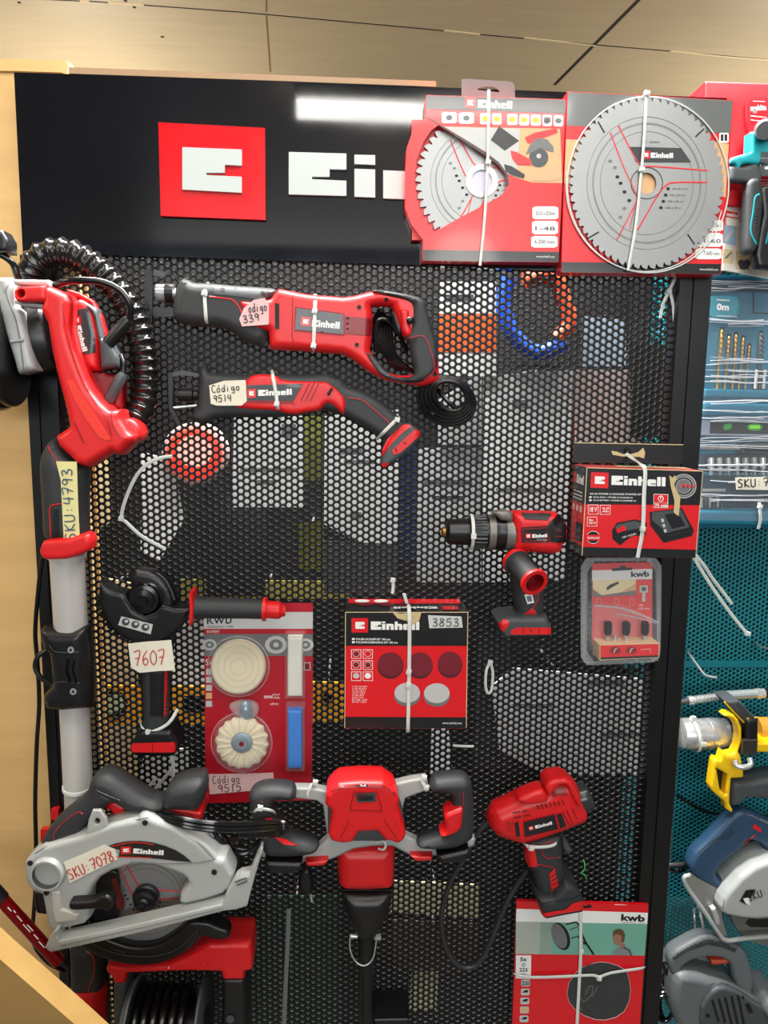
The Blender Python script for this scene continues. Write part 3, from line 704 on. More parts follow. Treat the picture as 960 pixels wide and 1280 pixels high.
b = B(); Yb = Yq-.006; blade(b, 808.4, 229, 97, 107.5, Yb, 60, 12, .55)
for p, q_ in (((747.5, 152), (755.5, 166)), ((880, 161), (869.5, 171)), ((734, 298.5), (748.5, 290)), ((859.5, 293), (868, 305.5))): b.stroke([p, q_], 1.6, Yb, DARK)
b.decal([(787.3, 183.4), (851.7, 185), (864, 203), (795, 203)], Yb, BG2, off=.0005)
icon(b, (803.5, 198.5), (811.8, 198.6), 9.5, Yb, off=.0009); logo(b, (813, 197.5), (841, 197.8), 6.5, Yb, off=.0009)
b.text('12/17 - 5050020', fr((801, 179), (824, 179), 2.2, Yb), DARK)
b.build('saw_blade', tb)
b = B(); e = ell(810, 231, 101, 110, 60); e.append(e[0]); b.tube(P3([(p[0], p[1], Yq-.003) for p in e]), .0011, TIE, n=6)
e = ell(807, 231.5, 99.5, 108, 60, .3, 3.3); b.tube(P3([(p[0], p[1], Yq-.004) for p in e]), .0008, TIE, n=6); b.build('film_rim', tb)
tie('long white cable tie running down across the large saw blade', [(808, 117, Yb-.003), (806, 160, Yb-.004), (802, 212, Yb-.004), (795, 280, Yb-.004), (785, 338, Yb-.003)], [(808.5, 117, Yb-.004), (802, 212, Yb-.005)], w=1.7)
tie('loose white cable tie hooked to the panel right under the large saw blade', [(851, 331, -.02), (843, 350, -.012), (836, 364.5, -.008), (829, 380, -.006), (825.4, 397.7, -.003)], [(836, 364.5, -.009)], w=2.0)
tie('second loose tail of tie hanging under the large saw blade beside the post', [(838, 366, -.008), (842, 385, -.007), (843.7, 419, -.004)], w=2.0, group=None)

# ================================================================== corded reciprocating saw
t = thing('reciprocating_saw', 'large red corded reciprocating saw with D handle, upper one of the two long saws', 'power saw', U(380, 470, -.05))
b = B()
s = b.puff([(223.5, 355), (228, 349), (236, 349.5), (243, 354), (260, 354), (299, 357.5), (317.5, 358.6), (349, 361), (346, 372), (337, 377), (337, 437), (326.7, 434), (308, 428.5), (290, 414.8), (276, 409.5), (258, 409), (232.7, 406.8), (217.8, 401), (216.7, 387), (219, 369)], -.062, -.012, RUB, rd=.018, R=.017, sm=1, grid=3.5)
b.stroke([(262, 371), (280, 373), (290, 374.7), (297, 381), (301, 388), (309, 407)], 1.6, s, RED, sm=4)
b.decal([(268, 357.5), (345, 364), (341, 371), (325, 374.5), (290, 370), (268, 368)], s, GRY, off=.0006)
for p in ((231, 351), (278.5, 362), (328.5, 366.7), (326, 422)): b.decal(ell(p[0], p[1], 2.9, 2.9, 12), s, DARK, off=.0012)
b.build('boot_grip', t)
b = B()
s = b.puff([(296, 375), (320, 376), (338, 374), (348.4, 361), (377, 366.7), (392, 369), (430, 371.6), (442, 370), (462.6, 365), (475, 363.5), (521, 371), (530, 377), (533, 384), (539, 407), (547.7, 436), (548.5, 462), (549.6, 479), (526, 483.7), (514, 481), (485, 476.5), (463.8, 467), (442, 450), (428, 443), (380, 439), (338, 437), (336, 415), (311, 409), (303, 388)],
           -.068, -.016, RED, rd=.016, R=.012, grid=3.5,
           holes=[[(463.8, 384), (476, 382.6), (489, 383.5), (503.4, 420), (511, 426), (514, 445.4), (519, 467), (509, 469.5), (495, 469), (483, 464.6), (471, 452.6), (462.7, 438), (465, 419), (466, 392.7)]])
b.decal([(371, 385), (429, 393), (429, 418), (369, 412)], s, CBLK, off=.0006)
e = [(369.5, 384), (430, 392), (430.5, 419), (368, 413), (369.5, 384)]; b.stroke(e, .7, s, DRED, off=.0008)
icon(b, (376, 407), (387.5, 408), 11, s, off=.0012); logo(b, (389.6, 408.2), (424.3, 411.2), 8.5, s, off=.0012)
b.decal([(343.8, 379), (349, 379.5), (349, 411.5), (344, 411)], s, DARK, off=.0006)
b.decal([(431, 395), (464.5, 398.5), (465, 420), (431, 417)], s, DRED, off=.0005)
for y in (398, 404.5, 411): b.stroke([(433, y), (464, y+3)], 2.2, s, DARK, off=.0007)
b.stroke([(366, 369), (365, 420), (368, 434)], .7, s, DRED, off=.0006); b.stroke([(430, 373), (431, 441)], .7, s, DRED, off=.0006)
for p in ((449, 384), (483, 374.7), (519, 376), (446, 431), (482.5, 469), (520, 426), (543.6, 468), (333, 430)): b.decal(ell(p[0], p[1], 2.7, 2.7, 12), s, DARK, off=.0012)
b.build('housing', t)
b = B()   # rubber over the handle
s2 = b.puff([(463, 364.5), (472, 361.5), (521, 370), (531, 376), (533.5, 385), (539.5, 407), (548.5, 436), (546, 466), (530, 478), (511, 479), (495, 475), (500, 471), (512, 472), (519, 467), (514, 445), (511, 427), (505, 422), (512, 417), (514, 405), (516, 388), (513, 379), (500, 374), (484, 371)], -.073, -.03, RUB, rd=.01, R=.009, sm=1, grid=3.5)
b.stroke([(508, 424), (528, 420), (537, 434), (543, 462), (530, 475)], .9, s2, RED, sm=4, off=.0006)
b.decal(ell(519, 426, 2.8, 2.8, 12), s2, DARK, off=.001); b.decal(ell(519, 376, 2.8, 2.8, 12), s2, DARK, off=.001); b.decal(ell(543, 466, 2.8, 2.8, 12), s2, DARK, off=.001)
b.build('handle_grip', t)
b = B(); s3 = b.puff([(456.7, 440.6), (462, 440), (485.4, 468), (500, 472.5), (513, 473), (509, 478), (485, 474), (470, 464)], -.072, -.03, GRY, rd=.006, R=.005, sm=1); b.build('lower_guard', t)
b = B(); b.puff([(486.6, 385.5), (500, 386), (505, 418), (497, 421), (491, 404.7)], -.058, -.03, BLK, rd=.006, R=.006, sm=1); b.build('trigger', t)
b = B(); b.puff(ell(512.5, 400, 4.5), -.079, -.06, BLK, rd=.003, R=.004, grid=2); b.build('lock_button', t)
b = B(); b.puff([(500, 386), (511, 388), (512, 404), (516, 418), (508, 421), (503, 414)], -.072, -.03, RED, rd=.005, R=.005); b.build('handle_bridge', t)
b = B(); A0 = U(194, 366, -.037); A1 = U(221, 367, -.037)
b.lathe(A0, A1, [(0, .004), (.1, .013, STEEL), (.5, .0135, STEEL), (.52, .015, BLK), (.9, .015, BLK), (.92, .008, STEEL), (1, .008, STEEL)], BRASS); b.build('blade_clamp', t)
b = B()
b.puff([(181, 338), (189, 334), (191, 350), (190, 403), (184, 405), (181, 395)], -.052, -.046, BLK, rd=.001, grid=10, holes=[ell(186.5, 388, 2, 2.4, 10)])
b.puff([(188, 384), (218, 385), (219, 396), (192, 396)], -.049, -.044, BLK, rd=.001, grid=10)
b.puff([(192, 337), (208, 340), (206, 346), (192, 345)], -.049, -.046, GRY, rd=.001, grid=10)
b.build('saw_shoe', t)
b = B(); lb = [(299, 399), (305, 385), (317.5, 374.7), (331, 372.4), (335.8, 380.4), (336, 405.6), (302.6, 408)]
b.puff(lb, -.0698, -.0688, PINKP, rd=.0003, grid=60); hand(b, 'odigo', (311, 391), (335, 388), 11, -.0698, INKK); hand(b, '339', (304, 404), (326, 400.5), 9, -.0698, INKK); b.build('price_label', t)
b = B()
rnd = random.Random(3)
for k in range(7):
    x = 470+k*3.6; b.tube(cp([(x+4, 388+k*2.5, -.028-k*.001), (x-3, 405+k, -.034), (x+2, 430+k*2, -.038), (x+18+k, 452+k*2, -.033), (x+26, 462, -.028)]), .0036, CORD, n=8)
b.tube(cp([(470, 440, -.04), (468, 415, -.044), (474, 400, -.046), (486, 402, -.044), (500, 420, -.04), (508, 440, -.036)]), .0036, CORD, n=8)
for k in range(5):
    r = 1-k*.10; yy = -.05-k*.004
    b.tube(P3([(p[0], p[1], yy) for p in (lambda e: e+e[:2])(ell(558+k*1.2, 501-k*1.5, 36*r, 29*r, 30, rot=.35+.06*k))]), .0036, CORD, n=8, ref=None)
b.tube(cp([(540, 478, -.045), (556, 498, -.062), (572, 512, -.064), (580, 505, -.055)]), .0034, CORD, n=8)
b.build('power_cord', t)
b = B(); b.lathe(U(535, 482, -.05), U(543, 518, -.055), [(0, .0085), (.2, .009), (.85, .0055), (1, .0045)], GRY, n=16); b.build('cord_sleeve', t)
tie('white cable tie around the dark front grip of the corded reciprocating saw', [(260, 353, -.030), (257, 360, -.055), (255.6, 368, -.066), (256.8, 389.6, -.067), (258, 402, -.060), (260, 410, -.030)], [(255.6, 366.7, -.068)], w=2.0)
tie('white cable tie around the red body of the corded reciprocating saw', [(394, 368, -.045), (394, 378, -.070), (393.6, 389.6, -.0725), (392, 431, -.0725), (390.4, 441, -.04)], [(393.4, 389, -.0735), (392, 432, -.0735)], w=2.0)

# ================================================================== cordless reciprocating saw
t = thing('reciprocating_saw', 'smaller red and black cordless reciprocating saw with angled grip, below the corded one', 'power saw', U(370, 590, -.04))
b = B()
s = b.puff([(249, 460), (258, 454.6), (262.5, 466), (308, 469), (316.7, 466), (354, 468), (380, 468.75), (408, 467), (427, 474.4), (434.4, 483), (455, 489.4), (477.5, 502.5), (496.3, 519), (505, 527), (518.75, 532.5), (527, 543.75), (511, 562.5), (488.75, 579), (479.4, 585), (474.7, 580), (477.5, 562.5), (479, 548), (470, 543.75), (453, 532.5), (430.6, 520), (423, 517.5), (408, 513), (398.75, 513.5), (383, 516.5), (366, 520), (350, 521.5), (283, 522), (268.75, 524), (255, 531), (245, 528), (239.6, 521), (246.9, 508.75), (249, 481.7)],
           -.056, -.008, RUB, rd=.014, R=.012, grid=3.5)
b.stroke([(434.4, 497), (453, 500.6), (470, 513.75), (487, 528.75)], 1.0, s, RED, sm=4)
b.build('housing', t)
b = B()
s2 = b.puff([(291.7, 507), (300, 490), (308, 474), (318.75, 467.5), (345.8, 468.5), (352, 475.4), (400, 476.5), (408, 476), (423, 487.5), (433.4, 498.75), (430.6, 520), (425, 514), (413, 504), (406, 505.5), (400.6, 513), (383, 515.6), (366.7, 519), (345.8, 513.5), (300, 511.5)], -.060, -.02, RED, rd=.008, R=.007, grid=3.5, sm=1)
b.decal([(308, 481.7), (379, 479.6), (366.7, 501.5), (308, 500.5)], s2, CBLK, off=.0005)
icon(b, (309.5, 497.3), (320, 497), 11, s2, off=.0009); logo(b, (323, 495), (365, 493.5), 7.5, s2, off=.0009)
for k in range(3): b.stroke([(387+k*6, 478.5), (376+k*6, 501)], 1.3, s2, DRED, off=.0006)
b.stroke([(300, 502), (366, 503.5), (368, 506)], 1.0, s2, DRED, off=.0005)
b.build('red_shell', t)
b = B(); b.puff([(408.5, 492), (414, 484), (416.5, 486), (411, 495)], -.064, -.05, BLK, rd=.002); b.build('lock_button', t)
b = B(); b.puff([(406, 506), (413.75, 503.5), (425, 513), (426, 519), (416, 515.5), (405, 512)], -.05, -.02, BLK, rd=.006, R=.006, sm=1); b.build('trigger', t)
b = B(); s4 = b.puff([(500, 532), (507, 528), (519, 532.5), (527.5, 544), (512, 563), (488.75, 580), (479.4, 586), (474.7, 581), (480, 560)], -.064, -.01, GRY, rd=.007, R=.006, sm=1)
b.decal([(503.75, 530.6), (508, 529.5), (515, 532.5), (503, 541), (488, 556), (477, 571), (478, 562), (484, 549)], s4, RED, off=.0006)
b.decal([(518.75, 536.5), (524, 538.5), (525.5, 543.5), (512, 556), (500, 566), (492.5, 568.5), (489.5, 563)], s4, RED, off=.0006)
b.stroke([(505, 553), (507, 555)], 1.5, s4, DARK, off=.001); b.stroke([(494, 560), (496, 565)], 1.2, s4, DARK, off=.001)
b.decal([(475.6, 579), (487.8, 578.5), (480, 585.5)], s4, RED, off=.0006); b.build('battery_foot', t)
b = B(); b.puff([(210.4, 466), (215.5, 465), (216.5, 480), (215.6, 508), (226, 530), (222, 532), (211, 510)], -.042, -.036, BLK, rd=.001, grid=10)
b.puff([(214, 466), (227, 463), (250, 467), (250, 471), (226, 469), (215, 471)], -.041, -.037, GRY, rd=.001, grid=10)
b.tube(cp([(214, 510, -.036), (226, 509, -.034), (246, 507, -.034)]), .0022, STEEL, n=8); b.build('saw_shoe', t)
b = B(); b.lathe(U(222, 494, -.034), U(248, 494, -.034), [(0, .006), (.06, .010), (.75, .0105), (.8, .008), (1, .008)], BLK); b.build('blade_clamp', t)
b = B(); b.puff([(261.5, 481.7), (280, 476), (307, 475), (308.5, 501.5), (302, 507), (270.8, 507), (263.5, 504.6)], -.0625, -.0606, PAPER, rd=.0003, grid=60)
hand(b, 'Código', (265, 491), (301, 487.5), 9, -.0625, INKK); hand(b, '9514', (267, 503), (291, 501), 8.5, -.0625, INKK); b.build('price_label', t)
tie('white cable tie around the middle of the cordless reciprocating saw', [(339.6, 463, -.030), (341, 470, -.060), (345, 492, -.0635), (347, 508, -.0635), (349.5, 523, -.03)], [(346, 505, -.065)], w=2.0)
tie('white cable tie around the battery end of the cordless reciprocating saw', [(471, 549, -.03), (478, 542, -.060), (487, 533, -.064), (494, 526, -.062), (499, 521, -.03)], [(496.5, 524.5, -.064)], w=2.0)

# ================================================================== long-reach drywall sander
t = thing('drywall_sander', 'long-necked red drywall sander with ribbed black hose and silver pole along the left post', 'sander', U(85, 1000, -.08))
b = B()
cen = cp([(40, 352, -.055), (42, 334, -.06), (60, 318, -.062), (85, 316.5, -.062), (108, 327, -.062), (132, 346, -.062), (151, 368, -.062), (164, 392, -.06), (174, 420, -.058), (180, 450, -.056), (181.5, 480, -.056), (178, 505, -.06), (165, 531, -.07)], 14)
dist = [0]
for i in range(1, len(cen)): dist.append(dist[-1]+(cen[i]-cen[i-1]).length)
rr = []; PP = []; Ltot = dist[-1]; Nn = int(Ltot/.0016)
import bisect
for k in range(Nn+1):
    d = Ltot*k/Nn; i = min(len(cen)-2, bisect.bisect_right(dist, d)-1); u = (d-dist[i])/max(1e-9, dist[i+1]-dist[i])
    PP.append(cen[i].lerp(cen[i+1], u)); ph = (d/.0145) % 1; rr.append(.0185+.0040*(abs(math.cos(math.pi*ph))**3.2))
b.tube(PP, rr, mat('glossy_black_hose', (24, 24, 24), .16), n=28); b.build('dust_hose', t, ang=70)
b = B()    # sanding head, brush ring seen edge-on
hc = U(-46, 446, -.11)
def ring(b, x, y0, y1, wd, m, Yc=-.11, rr=None):
    A0 = U(x, (y0+y1)/2, Yc); r = (U(x, y0, Yc)-U(x, y1, Yc)).length/2
    dirv = Vector((1, 0, .10)).normalized()
    b.lathe(A0, A0+dirv*wd*PX, [(0, r*.97), (.3, r), (.7, r), (1, r*.96)], m, n=56, ry=.9)
ring(b, -40, 372, 512, 20, BLK); ring(b, -18, 366, 515, 14, CORD); ring(b, -2, 372, 510, 12, BLK)
b.build('brush_skirt', t)
b = B(); s = b.puff([(-20, 346.7), (15.6, 347), (17, 352), (22, 384), (31, 390), (36, 410), (42, 438), (48, 463), (25, 468), (20, 450), (12.5, 425.8), (4, 395), (-20, 374)], -.115, -.05, SIL, rd=.012, R=.008, sm=0)
b.stroke([(14, 427), (30, 425)], 3.5, s, SIL, raise_=.003); b.stroke([(2, 352), (6, 366)], 1, s, MGP)
b.stroke([(17, 350), (8, 362), (12, 380), (20, 400), (26, 430), (30, 462)], 1.2, s, MGP, sm=4)
b.build('gear_housing', t)
b = B(); b.puff([(16, 349.5), (61, 350), (62, 358), (40, 357), (19, 356)], -.125, -.105, SIL, rd=.003); b.puff([(19, 375), (40, 378), (58, 381), (58, 386), (30, 383), (19, 379)], -.125, -.105, SIL, rd=.003); b.build('fork_bracket', t)
b = B(); b.lathe(U(27, 428, -.072), U(68, 420, -.072), [(0, .045), (.1, .050), (.9, .050), (1, .045)], BLK, n=40, ry=.7); b.build('motor_neck', t)
b = B()
s = b.puff([(92, 378), (102, 373), (110, 377), (121, 387), (128, 420), (126, 446), (127, 463), (111.5, 464), (101, 448), (92, 412)], -.105, -.05, RED, rd=.012, R=.010, sm=0)
b.decal([(92.5, 388), (110, 385), (113, 396), (119, 420), (120, 441), (103, 443), (96, 418), (92.5, 408)], s, CBLK, off=.0006)
icon(b, (93, 405), (94, 395), 9, s, off=.001); icon(b, (93.5, 406), (92.5, 396), -8.5, s, off=.0012)
f0 = fr((95, 408), (104, 440), 6.5, s, .0012)
W = sum(GL[c][0] for c in 'Einhell')+.12*6; x = 0
for c in 'Einhell':
    for L in GL[c][1]: b.add([f0((x+p[0])/W, p[1]) for p in L], [tuple(range(len(L)))], WHT)
    x += GL[c][0]+.12
b.build('motor_housing', t)
b = B(); b.puff([(108, 378), (122, 386), (130, 423), (137, 424), (149, 446.7), (150, 459), (127, 462), (125, 432), (118, 396), (109, 384)], -.110, -.055, GRY, rd=.008, R=.006); b.build('motor_cap', t)
b = B()
b.puff([(83, 361), (100, 366), (116.7, 376), (127, 395), (134, 420), (131, 422), (123, 398), (113, 380), (96, 372), (92, 374)], -.098, -.085, RED, rd=.003, sm=0); b.build('guard_strap', t)
b = B(); b.puff([(112, 461), (152, 470), (153, 512), (132, 508), (116, 480)], -.092, -.05, DRED, rd=.006, R=.006); b.build('motor_shell', t)
b = B()
s = b.puff([(54, 388), (57, 378), (58, 358), (69, 360), (87.5, 368.5), (91.7, 378), (92, 413), (98, 438), (106, 459), (112.5, 476), (119, 489), (129, 501.7), (139.6, 512), (152, 511.5), (154, 522.5), (164.6, 539), (172, 545), (169, 552), (161, 560), (153, 569), (143.75, 565), (129, 573.5), (112.5, 584), (100, 580), (89.6, 570), (77, 558), (72, 545), (89.6, 533), (87.5, 520), (82, 497), (75, 472.5), (68, 440), (62.5, 405)], -.140, -.06, RED, rd=.018, R=.011, grid=3.5)
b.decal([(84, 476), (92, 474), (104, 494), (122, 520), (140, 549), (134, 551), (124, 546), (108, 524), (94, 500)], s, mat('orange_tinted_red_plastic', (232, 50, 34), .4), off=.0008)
b.stroke([(78, 380), (81, 400), (88, 432), (98, 462), (110, 488), (132, 522), (140, 545)], .8, s, DRED, sm=4)
b.stroke([(93, 528), (105, 554)], 1, s, DRED); b.stroke([(100, 498), (111, 487)], .9, s, DRED); b.stroke([(140, 514), (141, 530), (150, 545)], .8, s, DRED, sm=3)
b.build('arm', t)
b = B(); b.puff([(18.75, 364), (22, 359), (58, 357), (60, 377), (23, 377.5), (19, 372)], -.140, -.10, RED, rd=.005, R=.005, sm=0, holes=[ell(27, 367, 4.4, 5, 14)]); b.puff(ell(27, 367, 4.3, 4.9, 14), -.120, -.11, DARK, rd=.001); b.build('hinge', t)
b = B(); b.puff(ell(163, 538, 13, 17, 24, rot=-.7), -.115, -.06, RED, rd=.008, R=.008); b.puff([(150, 548), (166, 550), (160, 561), (150, 568)], -.12, -.07, RED, rd=.006); b.build('hose_socket', t)
b = B(); b.tube(cp([(64, 358, -.10), (78, 353, -.115), (94, 350.5, -.12), (125, 352, -.12), (150, 363, -.118), (163, 382, -.115), (162, 400, -.11)]), .0052, CORD, n=12)
b.lathe(U(161, 399, -.11), U(136, 428, -.105), [(0, .0065), (.1, .0085), (1, .0095)], BLK, n=14)
b.lathe(U(154, 466, -.10), U(135, 502, -.10), [(0, .005), (.15, .008), (.9, .0085), (1, .007)], GRY, n=14)
b.tube(cp([(150, 444, -.095), (154, 455, -.098), (154, 468, -.10)]), .0045, CORD, n=10); b.build('motor_cable', t)
b = B()
s = b.puff([(72, 545), (77, 556), (90, 570), (100, 580), (112.5, 585), (110, 600), (110, 668), (108, 680), (56, 682), (54, 627), (51, 589), (52, 572.5), (60, 554)], -.135, -.075, RUB, rd=.024, R=.026, grid=3.5, sm=1)
b.stroke([(60, 557), (66, 568), (72, 577)], 1, s, RED, sm=3); b.stroke([(64, 676), (63, 650), (63.5, 633), (77, 629.5)], 1.3, s, RED, sm=3)
for k in range(12): b.stroke([(66.5, 638+k*3), (74, 636.5+k*3)], 1, s, BLK, raise_=.0008); b.stroke([(97, 630+k*3.2), (107, 628+k*3.2)], 1.2, s, BLK, raise_=.0008)
b.build('grip', t)
b = B(); s = b.puff([(51, 687), (55, 676), (70, 673), (90, 672), (107, 665.5), (113, 667), (116.5, 676), (114.6, 687), (99, 694), (83, 698.5), (58, 699), (52, 694)], -.146, -.105, RED, rd=.009, R=.006); b.build('collar', t)
b = B(); PQ = [U(84.5, 698, -.105), U(88.7, 783, -.09), U(94.5, 885, -.075), U(97.7, 984, -.06)]
b.lathe(U(83.5, 690, -.105), PQ[1], [(0, .0275), (.06, .0275), (.07, .0245), (1, .0245)], ALU, n=36); b.build('pole', t)
b = B(); b.lathe(PQ[1], U(97.7, 984, -.06), [(0, .0225), (.98, .0225), (1, .0245)], ALU, n=36); b.lathe(U(97.5, 981, -.0605), U(97.7, 985, -.06), [(0, .024), (1, .024)], WHT, n=36); b.lathe(U(97.7, 984, -.06), U(104, 1180, -.045), [(0, .0215), (1, .0215)], ALU, n=32); b.build('telescopic_pole', t)
b = B()
s = b.puff([(51, 787.5), (56, 781.5), (75, 782.5), (111, 782.5), (114, 812), (117, 860), (116, 883), (80, 886), (60, 884), (56, 867.5), (68, 855), (66, 830), (64, 815), (56, 808)], -.118, -.055, BLK, rd=.020, R=.020, grid=3.5)
for k in range(3): b.stroke([(84+k*8, 823), (82+k*8, 838), (87+k*8, 853)], 4, s, BLK, raise_=.004)
b.stroke([(62, 806), (72, 815), (112, 814)], 1.0, s, GRY, sm=3); b.stroke([(62, 858), (76, 852), (114, 855)], 1.0, s, GRY, sm=3)
for p in ((89, 812), (92, 864)): b.decal(ell(p[0], p[1], 4.2), s, STEEL, off=.001); b.decal(ell(p[0], p[1], 1.6), s, DARK, off=.0015)
b.tube(cp([(60, 811, -.10), (48, 820, -.105), (44, 833, -.105), (50, 846, -.105), (62, 854, -.10)]), .0038, BLK, n=10); b.build('pole_clamp', t)
b = B(); b.tube(cp([(56, 694, -.06), (52, 703, -.06), (47.5, 742, -.055), (44, 790, -.05), (47, 830, -.05), (49, 880, -.05), (46, 930, -.05), (44, 1000, -.05), (45, 1060, -.05), (44, 1115, -.05), (41, 1160, -.05), (44, 1183, -.05), (60, 1203, -.05), (80, 1214, -.03)]), .0034, CORD, n=10); b.build('power_cable', t)
b = B()
s = b.puff([(89, 1180), (100, 1176), (122, 1178), (132, 1200), (130, 1240), (126, 1246), (94, 1246), (90, 1235)], -.078, -.026, RUB, rd=.020, R=.018, grid=3.5)
b.stroke([(100, 1186), (116, 1194), (118, 1215), (112, 1232), (110, 1244)], 1.1, s, RED, sm=3); b.build('pole_grip', t)
b = B(); A0 = U(111, 1228, -.055); A1 = U(113, 1300, -.055); b.lathe(A0, A1, [(0, .026), (.05, .029), (.3, .0295), (1, .027)], RED, n=32); b.build('end_collar', t)
b = B(); b.puff([(70, 576.7), (96, 577), (98, 640), (100, 678), (80, 679.5), (78, 640), (76, 600)], -.1365, -.1355, YPAPER, rd=.0003, grid=60)
hand(b, 'SKU:4793', (95, 675), (90, 584), 13, -.1365, INKB, w=.0009); b.build('price_label', t)
b = B(); b.puff([(-12, 288), (4, 288), (11, 300), (11.5, 315), (-12, 316)], -.12, -.09, BLK, rd=.005); b.tube(cp([(-6, 318, -.105), (4, 320, -.105), (16, 330, -.10), (22, 346, -.09)]), .0048, CORD, n=10); b.build('hose_fitting', t)
b = B(); b.puff([(64, 1012), (73, 1011), (73, 1024), (64, 1025)], -.034, -.0235, RED, rd=.001, grid=20); b.build('red_clip', t)
b = B(); b.puff([(51, 1037), (61, 1036), (62, 1052), (51, 1054)], -.034, -.0235, RED, rd=.001, grid=20); b.build('red_clip', t)
# ================================================================== cordless angle grinder
t = thing('angle_grinder', 'cordless angle grinder with black disc guard and side handle pointing right', 'angle grinder', U(192, 942, -.05))
b = B()
b.puff([(165, 727), (160, 722), (166, 712), (172, 709), (180, 711), (194, 713), (208, 723), (218, 737), (222, 756), (214, 770), (190, 775), (170, 765)], -.052, -.006, BLK, rd=.012, R=.010, sm=1, grid=3.5)
b.stroke([(196, 716), (206, 724), (214, 738), (218, 750)], 2, -.053, GRY, sm=3); b.build('gear_head', t)
b = B()
arc = ell(181.5, 744, 57.5, 59.5, 30, math.radians(14), math.radians(188))
g = [(125.5, 726.6), (129.7, 732), (141, 739), (156.4, 742), (160, 752), (168, 764), (182, 770), (196, 766), (203, 756), (219.7, 760), (239, 760)]+arc[1:-1]
s = b.puff(g, -.066, -.030, BLK, rd=.004, R=.006, grid=5)
b.stroke([(126, 728), (130, 733), (142, 740), (156, 743.5), (161, 754), (170, 765), (182, 770.5), (196, 766), (204, 757.5), (220, 761.5), (238, 761)], 1.3, s, GRY, off=.0005)
b.decal([(152, 770), (191.5, 780), (188.7, 792.6), (148, 781)], s, LGP, off=.0006)
for x, y in ((157.5, 777), (169.5, 780.3), (182, 783.7)): b.decal(ell(x, y, 5, 4.6, 14), s, BG2, off=.001); b.decal(ell(x+1, y-1, 2.4, 2.1, 10), s, LGP, off=.0014)
for k in range(34):
    a = math.radians(20+k*4.8); b.box(U(181.5+58.3*math.cos(a), 744+60.3*math.sin(a), -.048), (.0034, .012, .0040), BLK, Matrix.Rotation(a, 3, 'Y'))
b.build('disc_guard', t)
b = B(); C0 = U(183.5, 746, -.05); C1 = U(183.5, 746, -.078)
C1 = Vector((C0[0], -.080, C0[2])); C0 = Vector((C0[0], -.045, C0[2]))
b.lathe(C0, C1, [(0, .0265), (.35, .0265), (.4, .0235), (.62, .0225), (.66, .017), (.8, .0165), (.84, .0085), (.98, .0080)], mat('gloss_black', (12, 12, 13), .18), n=40); b.build('spindle_flange', t)
b = B(); b.puff([(236, 745), (238, 738.5), (241, 740), (243, 758), (242, 774), (238, 783), (236, 780), (237, 760)], -.085, -.04, RED, rd=.006, R=.004)
b.build('handle_collar', t)
b = B(); b.lathe(U(240, 759, -.062), U(333, 761.5, -.062), [(0, .014), (.06, .0195), (.14, .0170), (.3, .0168), (.7, .0160), (.95, .0158), (.955, .019, RED), (1.0, .019, RED)], RUB, n=30)
b.build('side_handle', t)
b = B(); b.lathe(U(332, 761.7, -.062), U(357, 763.5, -.062), [(0, .0135), (.1, .0145), (.7, .0145), (.85, .010), (1, .009)], RED, n=10); b.build('handle_knob', t)
b = B()
s = b.puff([(176, 800), (214, 800), (212, 838), (210.5, 897), (214, 910), (214, 920), (174, 920), (176.5, 910), (179.5, 897), (178, 840)], -.062, -.01, RUB, rd=.015, R=.014, grid=3.5)
b.decal([(207, 806), (212.5, 806), (210.5, 895), (205, 895)], s, RED, off=.0006); b.decal([(187, 842), (205, 842), (204, 895), (188, 895)], s, BLK, off=.0005)
b.build('body_grip', t)
b = B(); s = b.puff([(176.5, 911), (214.5, 911), (222, 926), (222, 939), (215.7, 944.4), (167.4, 943), (163, 934), (166, 925)], -.070, -.006, BLK, rd=.008, R=.006)
b.decal([(165.5, 928.5), (221, 927), (221, 937), (217, 940), (167, 940), (164, 936)], s, RED, off=.0008); b.stroke([(191, 929), (191, 939)], .8, s, DRED, off=.001); b.build('battery_foot', t)
b = B(); b.puff([(160, 804.5), (185, 802), (214, 800), (218.8, 838), (200, 838.5), (175, 841), (164, 834.7)], -.0665, -.0655, PAPER, rd=.0003, grid=60)
hand(b, '7607', (168, 832), (208, 830), 18, -.0665, INKR, w=.0009); b.build('price_label', t)
tie('white cable tie round the lower grip of the angle grinder', [(175, 898, -.03), (177, 909, -.058), (185.5, 915.5, -.066), (203.7, 909, -.064), (214, 900, -.05), (222, 886, -.04)], [(185, 915, -.067)], w=2.0)
for k, (P_, lb) in enumerate(((((215.7, 946), (216.5, 962), (216, 978)), 'upright white tie end under the angle grinder foot'), (((215.7, 960), (200, 979), (185.5, 996)), 'longer slanting white tie end under the angle grinder foot'), (((196, 972), (186, 983), (175, 993)), 'shorter slanting white tie end under the angle grinder foot'))):
    tie(lb, [(p[0], p[1], -.004) for p in P_], [(P_[0][0], P_[0][1]+2, -.006)] if k == 0 else (), w=2.2)
tie('long curled white cable tie knotted on the bare panel left of the warning lamp', [(215.6, 570.4, -.004), (200, 572.5, -.008), (183, 581, -.012), (168.75, 597.5, -.014), (156, 626.7, -.014), (152, 647, -.010), (158, 653, -.010), (177, 670, -.010), (204, 685, -.006)], [(151.5, 648.5, -.012)], w=2.2)

